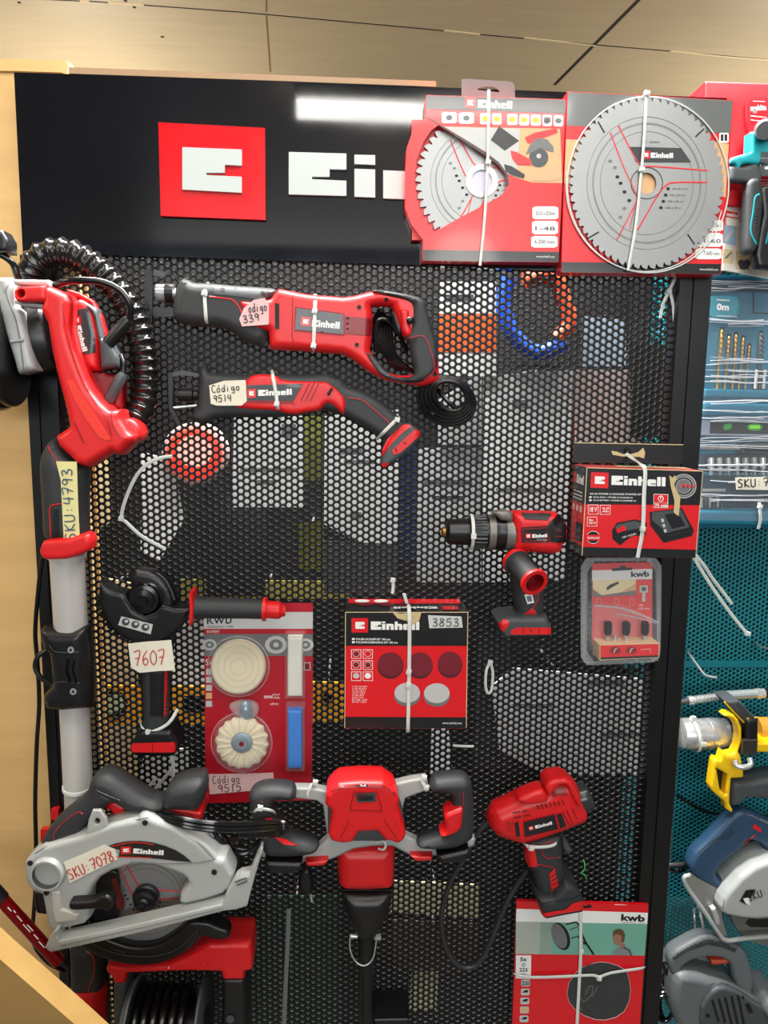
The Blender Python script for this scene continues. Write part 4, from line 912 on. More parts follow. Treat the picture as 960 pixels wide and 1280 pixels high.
# ================================================================== polishing set blister card
t = thing('polishing_set_card', 'red hanging card of polishing discs with white and blue wax bars', 'blister pack', U(323, 1003, -.01))
b = B(); Y0 = -.008
b.puff([(254.5, 754), (391, 754), (391, 880), (389.5, 1000), (257, 1004), (256, 880)], Y0, -.006, mat('dark_red_card_print', (176, 18, 36), .35, coat=.3), rd=.0005, grid=60)
b.decal([(254.6, 765), (391, 765), (391, 786), (254.8, 786)], Y0, LGP)
b.text('kwb', fr((259, 780), (290, 779.5), 13, Y0, .001), DARK); b.text('GERMANY 1934', fr((259, 784.5), (292, 784), 2.2, Y0, .001), DARK)
b.text('EXPERT', fr((259, 791), (275, 791), 3.2, Y0, .001), WHT)
b.decal([(255, 792.5), (391, 792.5), (391, 820), (255, 820)], Y0, MGP)
for x, r in ((262, 9), (345, 14), (382, 10)): b.decal(ell(x, 806, r, r*.8, 14), Y0, LGP, off=.0007); b.decal(ell(x, 806, r*.6, r*.5, 14), Y0, MGP, off=.001); b.decal(ell(x, 806, r*.25, r*.22, 14), Y0, LGP, off=.0013)
b.text('5x', fr((257, 831), (266, 831), 7, Y0, .001), WHT)
for k in range(5): b.decal(rect(257.5, 836+k*10, 265, 843.5+k*10), Y0, LGP if k != 3 else WOODP, off=.0006)
b.text('wwwCCC', fr((330, 873), (350, 873), 6, Y0, .001), WHT); b.text('ø 8 mm', fr((338, 881), (348, 881), 3, Y0, .001), WHT)
b.decal([(380, 828), (388, 828), (388, 838), (380, 838)], Y0, LGP, off=.0006); b.decal(rect(381, 829, 387, 837), Y0, MAROON, off=.001)
b.build('card', t)
b = B(); s = b.puff(ell(298, 833, 34.5, 34, 40), -.026, -.0085, CREAM, rd=.008, R=.006, grid=4)
for k in range(3): e = ell(298, 833, 10+k*8, 10+k*8, 30); e.append(e[0]); b.stroke(e, .5, s, TAN, off=0, raise_=.0002)
b.build('felt_disc', t)
b = B()
out = []
for k in range(120):
    a = 2*math.pi*k/120; r = 32.5+1.1*math.sin(a*16+.6*math.sin(a*3)); out.append((302.5+r*math.cos(a), 928+r*.98*math.sin(a)))
s = b.puff(out, -.030, -.0085, CREAM, rd=.010, R=.016, grid=3)
rnd = random.Random(5)
for k in range(18):
    a = 2*math.pi*k/18+rnd.uniform(-.06, .06); r0 = 14; r1 = 31; b.stroke([(302.5+r*math.cos(a+.10*(r-r0)/17), 928+r*.98*math.sin(a+.10*(r-r0)/17)) for r in (14, 20, 26, 31)], 2.4, s, CREAM, off=-.0006, raise_=.0022)
b.build('pleated_wheel', t)
b = B(); c0 = U(302.5, 928, -.03); b.lathe((c0[0], -.026, c0[2]), (c0[0], -.036, c0[2]), [(0, .0178), (.6, .0178), (.7, .0165), (.75, .0105), (1, .0100)], mat('blue_grey_hub', (140, 156, 166), .4, .3), n=32)
b.lathe((c0[0], -.035, c0[2]), (c0[0], -.0363, c0[2]), [(0, .0042), (1, .0042)], DRED, n=16); b.build('hub', t)
b = B(); b.puff(rect(359.5, 796.5, 378, 870), -.026, -.0085, WHITEW, rd=.003, R=.003); b.build('white_wax_bar', t)
b = B(); b.puff(rect(360, 888, 377.5, 960), -.026, -.0085, BLUEW, rd=.003, R=.003); b.build('blue_wax_bar', t)
b = B(); b.lathe(U(306, 876, -.016), U(309, 899, -.016), [(0, .004), (.2, .010), (.5, .012), (.9, .009), (1, .003)], mat('bluish_metal_arbor', (120, 146, 170), .25, .7), n=18)
b.build('arbor', t)
b = B()
for cx_, cy_, r in ((298, 833, 38.5), (302, 928, 38)):
    c0 = U(cx_, cy_, -.02); R_ = r*PX*.98
    b.lathe((c0[0], -.0082, c0[2]), (c0[0], -.034, c0[2]), [(0, R_), (.12, R_*.98), (.85, R_*.96), (1, R_*.90)], CLEAR, n=44)
    e = ell(cx_, cy_, r, r*.98, 44); e.append(e[0]); b.tube(P3([(p[0], p[1], -.0095) for p in e]), .0011, CLEAR2, n=6)
b.puff(rect(356, 793, 381, 873), -.031, -.0083, CLEAR, rd=.003, R=.003); b.puff(rect(357, 882, 380.5, 964), -.031, -.0083, CLEAR, rd=.003, R=.003)
b.puff(chaikin([(284, 880), (305, 874), (325, 880), (322, 896), (305, 902), (290, 890)], 2), -.03, -.0083, CLEAR2, rd=.006, R=.006, grid=3)
b.build('blister', t)
b = B(); b.puff([(260, 968), (341.7, 966), (343, 986), (262, 993)], -.0096, -.0087, PINKP, rd=.0003, grid=60)
hand(b, 'Código', (266, 979.5), (301, 977), 9.5, -.0096, INKK); hand(b, '9515', (273, 990.5), (303, 988), 9.5, -.0096, INKK); b.build('price_label', t)

# ================================================================== boxes
def boxwith(face_px, yf, yb, m, mt=None):
    b = B(); s = b.puff(face_px, yf, yb, m, rd=.0006, grid=90); return b
def qmap(a, bq, c, d):
    """bilinear map on 3D quad: a=(0,0) bq=(1,0) c=(1,1) d=(0,1)"""
    return lambda u, v: (a*(1-u)+bq*u)*(1-v)+(d*(1-u)+c*u)*v
def fill(b, f, u0, v0, u1, v1, m): b.add([f(u0, v0), f(u1, v0), f(u1, v1), f(u0, v1)], [(0, 1, 2, 3)], m)
t = thing('polishing_pad_box', 'red and black carton marked 3853 in the middle of the panel', 'carton', U(508, 910, -.04))
b = B(); yf, yb = -.083, -.004
TL, TR, BR, BL = (431.7, 765), (585.3, 765), (583, 910.5), (430.7, 910)
b.puff([TL, TR, BR, BL], yf, yb, CRED, rd=.0006, grid=90, msides=CBLK)
b.decal([TL, TR, (584.6, 807.3), (431.4, 807.3)], yf, CBLK, off=.0003); b.decal([(430.8, 896), (583.2, 896.7), BR, BL], yf, CBLK, off=.0003)
for p, q_ in (((432, 765.3), (585, 765.3)), ((584.8, 765), (582.8, 910)), ((431.9, 765), (430.9, 910))): b.stroke([p, q_], .9, yf, EDGEC, off=.0003, raise_=.0003)
icon(b, (439.5, 790.5), (460, 790.5), 18, yf); logo(b, (463.5, 787), (524, 787.3), 10.3, yf)
b.text('POLIER-/SCHLEIF-SET 180 mm', fr((445, 800), (488, 800.3), 2.6, yf), WHT, .02); b.text('POLISHING/GRINDING SET 180 mm', fr((445, 804), (497, 804.3), 2.6, yf), WHT, .02)
b.decal(rect(440, 797.5, 443.5, 800), yf, WHT); b.decal(rect(440, 801.5, 443.5, 804), yf, WHT)
for i in range(2):
    for j in range(3):
        x = 439+i*14.6; y = 811.7+j*13.9; b.decal(rect(x, y, x+12.4, y+11.6), yf, WHT, off=.0005); b.decal(rect(x+.7, y+.7, x+11.7, y+10.9), yf, CRED, off=.0008)
        b.decal(ell(x+6.2, y+5.2, 4, 3.6, 14), yf, (CRED if (i, j) == (1, 0) else MAROON) if j < 2 else (LGP if i == 0 else WHT), off=.0011)
        if j < 2: e = ell(x+6.2, y+5.2, 4, 3.6, 14); e.append(e[0]); b.stroke(e, .4, yf, WHT, off=.0012, raise_=.0001)
for k in range(8): b.text(['CC-RB 180/1400 E', 'CC-RB 180/1200 E', 'CC-PO 180/2 E', 'CC-PO 1200 E', 'CC-RB 180 E', 'BT-PO 1100 E', 'BT-RB 1200', 'BT-PO 1100/1'][k], fr((440.3, 859+k*2.75), (459-(k*7 % 6), 859+k*2.75), 1.9, yf), WHT)
for x, y, rx, ry in ((488, 831, 16.5, 16), (525, 831, 16, 16), (562.5, 830, 15.5, 16)):
    b.decal(ell(x, y+1.5, rx, ry), yf, mat('deep_maroon', (70, 10, 22), .5), off=.0005); b.decal(ell(x, y-.5, rx-.3, ry-1), yf, MAROON, off=.0008)
for x, y in ((509, 867.5), (546, 868)):
    b.decal(ell(x, y+2.5, 16.4, 12.8), yf, MGP, off=.0005); b.decal(ell(x, y-1.5, 16, 12.5), yf, LGP, off=.0008); b.decal(rect(x-16.3, y-1.5, x+16.3, y+2.2), yf, MGP, off=.0006)
b.text('www.einhell.com', fr((553, 905), (577, 905.2), 3, yf), WHT)
lb = [(535, 769), (576.7, 770.7), (578.5, 784.5), (536.7, 785.3)]; b.decal(lb, yf, LGP, off=.0005); 
b.decal([(490, 764.8), (500, 767), (527, 764.8), (524, 776), (516, 781), (508, 776), (497, 773)], yf, TAN, off=.0012)
a3 = U(*TL, yf); b3 = U(*TR, yf); z = Vector((0, 0, .0004))
ft = qmap(a3+z, b3+z, Vector((b3[0], yb, b3[2]))+z, Vector((a3[0], yb, a3[2]))+z); z2 = Vector((0, 0, .0008))
fill(b, ft, .02, .62, .98, .98, CRED)
for u in (.14, .30): 
    e = [ft(u+.065*math.cos(2*math.pi*k/16), .80+.12*math.sin(2*math.pi*k/16))+z for k in range(16)]; b.add(e, [tuple(range(16))], WHT)
for u in (.16, .34, .5): e = [ft(u+.065*math.cos(2*math.pi*k/16), .55+.14*math.sin(2*math.pi*k/16))+z for k in range(16)]; b.add(e, [tuple(range(16))], MAROON)
g = lambda u, v: ft(u, v)+z*1.5
W = sum(GL[c][0] for c in 'Einhell')+.12*6; x = 0
for c in 'Einhell':
    for L in GL[c][1]: b.add([g(.76-.36*(x+p[0])/W, .36-.16*p[1]) for p in L], [tuple(range(len(L)))], WHT)
    x += GL[c][0]+.12
fill(b, g, .80, .12, .93, .42, CRED); b.add([g(.9-.08*p[0]/1.35, .36-.18*p[1]) for p in GL['E'][1][0]], [tuple(range(10))], WHT)
b.build('carton', t)
b = B(); b.puff(lb, yf-.0012, yf-.0007, mat('silver_tape_label', (200, 202, 200), .4), rd=.0002, grid=60); hand(b, '3853', (540, 782.5), (575, 782.5), 9.5, yf-.0012, INKK); b.build('price_label', t)
tie('white cable tie running down the front of the red carton marked 3853', [(505, 742, -.010), (508, 752, -.05), (511.7, 766.7, yf-.003), (511.5, 840, yf-.003), (510, 909.5, yf-.003), (509.8, 912, -.06)], [(511, 840, yf-.004), (510.3, 856, yf-.004)], w=2.2)
tie('short white tie end standing above the red carton marked 3853', [(491, 723, -.004), (491.5, 733, -.006), (490.5, 742, -.006)], [(491, 725, -.007)], w=2.0)
tie('small white looped tie on the panel right of the red carton marked 3853', [(612.7, 828, -.006), (608, 838, -.010), (607, 857, -.012), (610, 866.5, -.012), (614.5, 862, -.010), (616, 842, -.008), (613.5, 829, -.006)], [(612.7, 828, -.008)], w=1.8)
tie('short level white tie on the panel below right of the carton', [(566, 932, -.003), (578, 932.7, -.005), (592, 933, -.003)], w=1.8)

t = thing('starter_kit_box', 'red and black battery starter kit carton with pictured charger, hung on the right post', 'carton', U(800, 697, -.04))
b = B(); yf, yb = -.090, -.024
TL, TR, BR, BL = (733.75, 584.8), (878.5, 589), (869.5, 697.5), (727.5, 694.6)
b.puff([TL, TR, BR, BL], yf, yb, CRED, rd=.0006, grid=90)
b.decal([TL, TR, (875, 631.5), (731.5, 630.3)], yf, CBLK, off=.0003); b.decal([(728, 683.7), (870.5, 687.2), BR, BL], yf, CBLK, off=.0003)
for p, q_ in ((TL, TR), (TR, BR), (TL, BL)): b.stroke([p, q_], .9, yf, EDGEC, off=.0002, raise_=.0003)
icon(b, (738, 609.5), (760, 610.3), 19.5, yf); logo(b, (764, 606), (831.5, 608), 11.5, yf)
b.text('4,0 Ah POWER X-CHANGE STARTER KIT', fr((737, 618.5), (802, 619.5), 2.6, yf), WHT, .02); b.text('4,0 Ah AKKU + POWER X-CHARGER 3A', fr((741, 622.5), (791, 623.3), 2.1, yf), WHT, .02); b.text('4,0 Ah BATTERY + POWER X-CHARGER 3A', fr((741, 626.3), (795, 627.2), 2.1, yf), WHT, .02)
b.decal(rect(736.5, 620.5, 739.5, 622.5), yf, WHT); b.decal(rect(736.5, 624.3, 739.5, 626.3), yf, WHT)
for (x0, y0, x1, y1), tx in zip(((735, 630.8, 748, 643), (750, 631.2, 763, 643.3), (733.9, 646, 746.4, 658)), ('18 V', '4,0\nAh', 'Max.\n900 W')):
    b.decal(rect(x0, y0, x1, y1), yf, WHT, off=.0005); b.decal(rect(x0+.6, y0+.6, x1-.6, y1-.6), yf, CRED, off=.0008); b.text(tx, fr((x0+2, y1-3), (x1-2, y1-3), 6.5, yf, .0012), WHT, .02)
b.decal(ell(741.5, 671.7, 8.6, 8, 24), yf, WHT, off=.0005); b.decal(ell(741.5, 671.7, 8, 7.4, 24), yf, CBLK, off=.0008); b.decal(rect(733, 668.5, 750, 675.5), yf, CRED, off=.001); b.text('TECHNOLOGY', fr((733.5, 673.4), (749.5, 673.6), 2.6, yf, .0014), WHT, .02)
b.decal([(765, 663), (771, 653.5), (794, 649), (808.75, 653.5), (806.7, 669), (790, 670), (775, 681.7), (766, 674)], yf, CBLK, off=.0006)
b.decal([(768, 660), (772, 655.5), (793, 651), (806, 655), (800, 660), (780, 664)], yf, GRY, off=.001); b.decal([(770, 662), (780, 656), (783, 662.5), (772, 666.5)], yf, CRED, off=.0014); b.text('18V 4.0Ah', fr((778, 673), (795, 668), 2.5, yf, .0014), WHT)
b.decal([(812, 640), (852.5, 635), (867.5, 663), (865, 670), (829.6, 678.5), (813, 656.7)], yf, CBLK, off=.0006)
b.decal([(815, 640.5), (851, 636.5), (862, 659), (834, 666), (815, 650)], yf, GRY, off=.001); b.decal([(831, 643), (848, 641), (857, 657), (840, 661)], yf, CBLK, off=.0014)
for k in range(3): b.decal([(826+k*1.6, 649+k*6.5), (829+k*1.6, 648+k*6.5), (830.5+k*1.6, 652+k*6.5), (827.5+k*1.6, 653+k*6.5)], yf, LGP, off=.0016)
for k in range(4): b.stroke([(836, 669.5-k*.2+k*-3.2), (862, 663-k*3.2)], .5, yf, BG2, off=.0014, raise_=.0001) if k < 1 else None
b.decal([(817, 617.3), (835.4, 617.8), (835, 635), (816.8, 634.8)], yf, WHT, off=.0007); b.decal([(817.6, 618), (834.8, 618.5), (834.4, 628.5), (817.4, 628)], yf, CRED, off=.001)
b.decal(ell(826, 623.3, 3.6, 3.8, 16), yf, WHT, off=.0013); b.decal(ell(826, 623.3, 2.6, 2.8, 16), yf, CRED, off=.0016); b.decal(rect(825.5, 621, 826.5, 624), yf, WHT, off=.0018)
b.decal([(817.4, 628.5), (834.4, 629), (834.2, 634.3), (817.2, 634)], yf, CRED, off=.001); b.text('75 min', fr((818, 633.6), (834, 634), 4.2, yf, .0013), WHT, .03)
for r, m_ in ((16, LGP), (15, MGP), (12.6, LGP), (12, BG2), (9.5, LGP), (9, MGP)): b.decal(ell(854.6, 607.7, r, r*.95, 28), yf, m_, off=.0005+.0002*(16-r)/2)
b.strokes([[(0, .3), (.15, 1), (.25, .2), (.4, .9), (.5, .2), (.62, .6), (.75, .3), (1, .6)]], fr((850, 611), (870, 609.5), 6, yf, .0024), .0009, CRED)
b.decal([(836.5, 594), (841, 597), (843.5, 594), (846, 598), (842, 605), (850.5, 622), (848.5, 645), (845, 643), (842, 640), (843, 626), (838, 606)], yf, TAN, off=.0022)
a3 = U(*TL, yf); b3 = U(*BL, yf)
fs = qmap(Vector((b3[0], yb, b3[2])), b3, a3, Vector((a3[0], yb, a3[2]))); zx = Vector((-.0004, 0, 0))
h_ = lambda u, v: fs(u, v)+zx
fill(b, h_, 0, 0, 1, .10, CBLK); fill(b, h_, 0, .58, 1, 1, CBLK); h2 = lambda u, v: fs(u, v)+zx*2
fill(b, h2, .08, .80, .24, .92, CRED); 
W = sum(GL[c][0] for c in 'Einhell')+.12*6; x = 0
for c in 'Einhell':
    for L in GL[c][1]: b.add([h2(.30+.55*(x+p[0])/W, .80+.10*p[1]) for p in L], [tuple(range(len(L)))], WHT)
    x += GL[c][0]+.12
fill(b, h2, .45, .15, .9, .36, CBLK)
for k in range(3): fill(b, h2, .1, .62+.04*k, .8, .632+.04*k, WHT); fill(b, h2, .08+.28*k, .48, .28+.28*k, .55, PINKP)
a3 = U(*TL, yf); b3 = U(*TR, yf); ft = qmap(a3+z, b3+z, Vector((b3[0], yb, b3[2]))+z, Vector((a3[0], yb, a3[2]))+z); fill(b, ft, 0, 0, 1, 1, mat('scuffed_red_card', (206, 78, 80), .6, noise=.3, scale=60))
fill(b, lambda u, v: ft(u, v)+z, .35, .55, 1, 1, EDGEC); b.build('carton', t)
b = B(); b.puff([(717.5, 553), (853.8, 555.8), (852, 580), (716, 578)], -.0265, -.0240, CBLK, rd=.0004, grid=60, holes=[[(779, 562), (783, 559), (788, 562), (789, 567), (781, 568)]])
b.decal([(764, 563.5), (771, 564.5), (780, 568), (789, 567.5), (798, 565), (804, 559.5), (806.5, 566), (805, 573), (799, 571), (788, 571), (778, 570.5), (766, 568.5)], -.0265, TAN); b.stroke([(717.5, 553.4), (853.8, 556)], 1, -.0265, EDGEC); b.build('hang_flap', t)
tie('white cable tie looped over the front of the battery starter kit carton', [(783, 567, -.026), (792, 574, -.05), (802, 581, -.085), (806.5, 588, yf-.003), (805, 620, yf-.003), (803.5, 661, yf-.003), (797, 697, yf-.002)], [(803.3, 661, yf-.004)], w=2.4)
tie('long loose white tie end beside the post, right of the starter kit carton, inner one', [(866, 694.5, -.02), (880, 718, -.01), (897.7, 745, 0), (916, 770, .01), (934.8, 793, .02)], [(934.8, 792, .018)], w=2.2)
tie('shorter loose white tie end beside the post, right of the starter kit carton, upper one', [(868.4, 692.6, -.02), (881, 708, -.01), (890, 722, 0), (903, 739, .01), (915, 755, .02)], w=2.2)

# ================================================================== router bit blister
t = thing('router_bit_blister', 'clear blister of three router bits standing in a wooden block, under the starter kit', 'blister pack', U(775, 830, -.03))
Y0 = -.026
b = B(); b.puff([(740, 704.6), (815.3, 702.4), (815, 803), (740, 806)], Y0, Y0+.0015, mat('bright_red_card_print', (222, 44, 44), .4), rd=.0004, grid=60)
b.decal([(740, 713), (815.3, 711), (815.3, 724), (740, 725.5)], Y0, WHT); b.decal([(741, 725), (795, 724.5), (795, 743), (741, 746)], Y0, WOODP, off=.0005)
b.decal([(741, 725), (795, 724.5), (795, 729), (775, 741), (752, 744), (741, 735)], Y0, mat('pale_wood_print', (226, 212, 166), .5), off=.0008); b.decal([(741, 737), (752, 744), (795, 738), (795, 744), (741, 746)], Y0, MGP, off=.001)
b.decal([(758, 735), (762, 731), (772, 727), (774, 729), (764, 735), (759, 738)], Y0, DARK, off=.0012)
b.text('kwb', fr((788.7, 721.3), (811.3, 720.6), 7.2, Y0, .0012), DARK, .03)
b.decal([(799.5, 732), (809.8, 731.6), (809.8, 740), (806.5, 741.5), (806.8, 752), (802.5, 752), (803, 741.5), (799.5, 740)], Y0, LGP, off=.0006); b.decal(rect(802, 734, 807.5, 738.5), Y0, GRY, off=.001)
b.text('1/4"\n6,35 mm', fr((797.5, 762), (811.5, 762), 7, Y0, .001), WHT)
for x in (746, 768, 787): b.stroke([(x, 748), (x, 757), (x+4, 757), (x+6, 752), (x+4, 748), (x, 748)], .5, Y0, PINKP, off=.0004, raise_=.0001)
b.decal([(765, 710.5), (774, 709.8), (776, 707), (781, 707), (783, 709.6), (790, 709.5), (790, 712.5), (765, 713.8)], Y0, DARK, off=.0008)
b.build('card', t)
b = B(); yf = -.062
b.puff([(749.5, 806), (824, 803.8), (823.8, 822), (749.5, 825.4)], yf, -.028, mat('beech_block', (222, 192, 150), .6, noise=.08, scale=60), rd=.0006, grid=60)
b.decal([(750.5, 807), (823.4, 804.8), (823.2, 819), (750.5, 821.8)], yf, CRED); b.decal([(750.5, 821.8), (823.2, 819), (823.1, 821.5), (750.5, 824.6)], yf, CBLK)
for x in (769, 789): b.decal(ell(x, 813, 7, 4.8, 16), yf, DRED, off=.0006); b.stroke([(x-2, 816), (x, 811), (x+2, 810)], .8, yf, WHT, off=.0008)
b.stroke([(801, 812), (813, 811), (813, 816)], .7, yf, PINKP, off=.0006); b.build('wood_block', t)
for x, k in ((759.8, 0), (782.6, 1), (806, 2)):
    b = B(); zt = U(x, 804, -.045); P0 = U(x, 801, -.045); P1 = U(x, 776.5, -.045)
    b.lathe(P0, P1, [(0, .0030), (.28, .0030), (.3, .0046, BLK), (.45, .0062, BLK), (.95, .0060, BLK), (1, .004, BLK)], STEEL, n=14)
    b.box((P0+P1)/2+Vector((.004, -.003, .005)), (.004, .002, .016), GRY); b.build('router_bit', t)
b = B(); b.lathe(U(769, 801, -.045), U(769, 793, -.045), [(0, .003), (1, .003)], STEEL, n=12); b.build('hex_key', t)
b = B()
oc = chaikin([(726, 697), (827.4, 697), (825.5, 828), (726, 832)], 2, .08)
ic = chaikin([(737, 706), (818, 704), (825, 800), (824, 824), (740, 826)], 1, .1)
b.puff(oc, Y0-.0022, Y0-.0004, CLEAR2, rd=.0003, grid=60, holes=[chaikin([(735, 702), (819, 701), (822, 824), (734, 827)], 1, .1)])
b.puff(chaikin([(735, 702), (819, 701), (822, 824), (734, 827)], 1, .1), -.034, -.0285, CLEAR, rd=.004, R=.004, grid=20)
b.puff([(742, 758), (790, 762), (822, 777), (824, 824), (748, 827), (742, 800)], -.069, -.0345, CLEAR, rd=.004, R=.004, grid=20)
b.stroke([(742, 757), (775, 760), (800, 768), (823, 778)], 2.2, -.069, CLEAR2, sm=3); b.stroke([(770, 767), (800, 773), (820, 779)], 1.6, -.069, CLEAR2, sm=3)
for e in ([(730, 700), (822, 700)], [(823.5, 702), (822, 826)], [(730, 702), (730, 828)], [(731, 828), (822, 825)]): b.stroke(e, 1.3, Y0-.002, CLEAR2)
b.build('blister', t)

# ================================================================== cordless drill
t = thing('cordless_drill', 'red and black cordless drill with chuck pointing left and auxiliary handle', 'cordless drill', U(657, 797, -.05))
AY = -.050
def ax(x): return U(x, 664.5+(x-560)*.006, AY)
b = B(); b.lathe(ax(551.5), ax(587), [(0, .004), (.05, .0075), (.14, .0085), (.16, .0150, BLK), (.26, .0200, BLK), (.8, .0212, BLK), (.9, .0212, BLK), (1, .0205, BLK)], BRASS, n=36)
for k in range(3): b.lathe(ax(550), ax(555), [(0, .002), (1, .002)], BRASS, n=8)
b.build('chuck', t)
b = B(); b.lathe(ax(586), ax(612), [(0, .0235), (.1, .0255), (.45, .0255), (.5, .0262), (.85, .0262), (.9, .0245), (1, .0245)], BLK, n=36)
for k in range(24):
    a = 2*math.pi*k/24; c = ax(596); r = .0258; b.box(c+Vector((.004, math.cos(a)*r, math.sin(a)*r)), (.018, .003, .0022), GRY, Matrix.Rotation(-a+math.pi/2, 3, 'X'))
b.build('clutch_ring', t)
b = B(); GM = mat('gunmetal_casting', (120, 118, 112), .42, .4, bump=.05, scale=500)
b.lathe(ax(609), ax(641), [(0, .0275), (.25, .029), (.3, .0285, BLK), (.66, .0285, BLK), (.7, .0295), (1, .0295)], GM, n=40)
b.puff([(612, 640), (632, 637), (641, 641), (641, 652), (626, 650), (620, 644)], -.078, -.05, GM, rd=.006, R=.005); b.build('gearbox', t)
b = B()
s = b.puff([(638.5, 640), (645, 638.5), (670, 639), (695.6, 640), (697, 648), (706, 651), (708, 664), (707, 677), (702, 680.5), (701, 688), (690, 692), (660, 689.4), (641, 685.5), (639, 664)], -.084, -.018, RED, rd=.020, R=.016, grid=3.5)
b.decal([(650.6, 640.8), (690, 640.8), (684.4, 650), (656, 648.5)], s, RUB, off=.0008); b.decal([(662, 639.5), (674, 639.5), (672, 643), (664, 643)], s, RED, off=.0012)
b.decal([(686, 653), (692, 648), (697, 642), (703, 644), (707, 652), (707.5, 677), (700, 678.5), (687, 677)], s, BLK, off=.0008)
b.decal([(642, 662), (646, 660), (646, 678), (643, 676)], s, DRED, off=.0008)
b.decal([(651, 659), (686.5, 657), (685.5, 677.5), (652, 678)], s, CBLK, off=.0014); e = [(653, 661), (684.5, 659.3), (684, 675.5), (653.5, 676), (653, 661)]; b.stroke(e, .5, s, RED, off=.0018)
icon(b, (656.5, 672.8), (663.5, 672.6), 6.3, s, off=.0022); logo(b, (664.8, 671.8), (683.3, 671.2), 4.4, s, off=.0022); b.text('TE-CD 18/50', fr((670, 675), (683, 674.8), 1.6, s, .0022), WHT)
for y in (664, 670.5): b.stroke([(693, y), (702, y-.3)], 1.2, s, DRED, off=.0016)
b.stroke([(642, 686), (660, 690.5), (690, 692.5)], 1.5, s, BLK, sm=3)
b.build('motor_housing', t)
b = B()
s = b.puff([(640, 690), (660, 692), (676, 712), (679, 736), (679, 772), (645, 772), (642, 751), (638, 725)], -.072, -.026, RUB, rd=.016, R=.014, grid=3.5)
b.stroke([(671, 735), (672, 748), (664, 762), (649, 770)], 1, s, RED, sm=3); b.decal([(664, 760), (667, 761), (672, 768), (676, 772), (650, 772)], s, RED, off=.0008)
b.decal([(655, 743), (664.7, 741.8), (667.5, 753), (659, 755)], s, WHT, off=.001); b.decal([(657.5, 745), (663.5, 744), (665, 751), (659.5, 752)], s, MGP, off=.0014); b.build('grip', t)
b = B()
s = b.puff([(620.6, 775), (628, 771), (640, 769), (682.5, 769), (688, 781), (689, 796), (632, 797), (626, 790)], -.090, -.012, GRY, rd=.010, R=.007, grid=3.5)
b.decal([(621, 775.5), (633, 773), (637, 779), (630, 789), (626, 787)], s, RED, off=.0008); b.decal([(638.5, 788), (645, 784), (688, 784), (688.5, 792.5), (638, 793)], s, RED, off=.0008)
b.decal([(635, 795), (688, 794), (687, 797), (640, 798)], s, BLK, off=.001)
for x in (654, 674): b.stroke([(x, 784.8), (x, 791)], .9, s, DRED, off=.001)
b.decal(ell(663.5, 788, 1.1, 1.1, 8), s, DARK, off=.0012); b.build('battery_foot', t)
b = B(); H0 = U(643.5, 700, -.070); H1 = U(668.8, 728.75, -.130)
b.lathe(H0, H1, [(0, .0215), (.06, .0225), (.12, .0215), (.14, .0180, RUB), (.5, .0176, RUB), (.9, .0182, RUB), (.91, .0215), (.97, .0222), (1.0, .0215), (1.0, .0150), (.7, .0135, DRED)], RED, n=36)
b.build('auxiliary_handle', t)
c0 = ax(588.5)
b = B(); nn = 40; P_ = [c0+Vector((0, math.cos(2*math.pi*k/nn)*.0275, math.sin(2*math.pi*k/nn)*.0275)) for k in range(nn+1)]
b.tube(P_, .0011, TIE, n=6, ref=Vector((1, 0, 0)), ry=2.6, caps=False); b.box(c0+Vector((0, -.0285, -.002)), (.008, .005, .008), TIE); b.build('cable_tie', label='white cable tie wrapped round the collar behind the drill chuck', cat='cable tie', group='white cable ties on the display')
# ================================================================== circular saw
t = thing('circular_saw', 'grey circular saw marked SKU 7078 hanging in the lower left, base plate tilted', 'circular saw', U(180, 1205, -0.1150))
b = B()
s = b.puff([(50, 1058), (57.5, 1040), (70.6, 1023), (95, 1004), (111, 988), (114, 975), (120, 967.5), (128, 965), (140, 967), (164, 984), (188, 999), (200, 1000), (206, 994), (212, 1000), (208, 1012), (190, 1012), (158.75, 1010), (148, 1002), (140, 1000), (127, 1013.75), (115, 1024), (108, 1030), (106, 1038), (90, 1046), (72.5, 1055)], -0.1600, -0.0900, RUB, rd=.018, R=.016, sm=1, grid=3.5)
b.stroke([(67, 1049), (69, 1040), (80, 1027), (97, 1015), (104, 1017)], .7, s, RED, sm=3); b.stroke([(118, 982), (122, 988), (150, 1000)], .8, s, BLK, sm=3)
b.decal([(127, 993), (137, 998), (136, 1001), (126, 996)], s, GRY, off=.001)
b.build('main_handle', t)
b = B(); s = b.puff([(140, 999), (146, 1001), (158.75, 1008), (153, 1016), (146, 1022), (140, 1013), (133, 1009), (128, 1012)], -0.1400, -0.0950, RED, rd=.006, R=.005); b.build('handle_inlay', t)
b = B(); s = b.puff([(204, 996), (210, 982), (221, 975), (236, 972), (251, 971.6), (257, 976), (258, 992), (252, 1004), (247, 1010), (236, 1010), (207, 1009), (204, 1003)], -0.1650, -0.0850, RUB, rd=.020, R=.018, sm=1, grid=3.5)
b.build('auxiliary_handle', t)
b = B(); b.puff([(206, 1009), (236, 1009.5), (248, 1013), (253, 1012), (252, 1025), (236, 1020), (230, 1019)], -0.1510, -0.0900, RED, rd=.005, R=.005); b.build('grip_inlay', t)
b = B(); b.puff(chaikin([(150, 1015), (250, 1015), (255, 1080), (240, 1130), (150, 1140), (110, 1120), (112, 1050)], 1), -0.1200, -0.0650, BLK, rd=.008, R=.008)
b.puff([(108, 1042), (111, 1024), (116, 1012), (126, 1012), (133, 1022), (136, 1035), (125, 1042)], -0.1670, -0.1610, SIL, rd=.002, grid=20, holes=[ell(122, 1026, 3.5, 4, 10)])
b.puff([(252, 1060), (300, 1050), (303, 1085), (290, 1100), (262, 1100)], -0.0950, -0.0650, BLK, rd=.006)
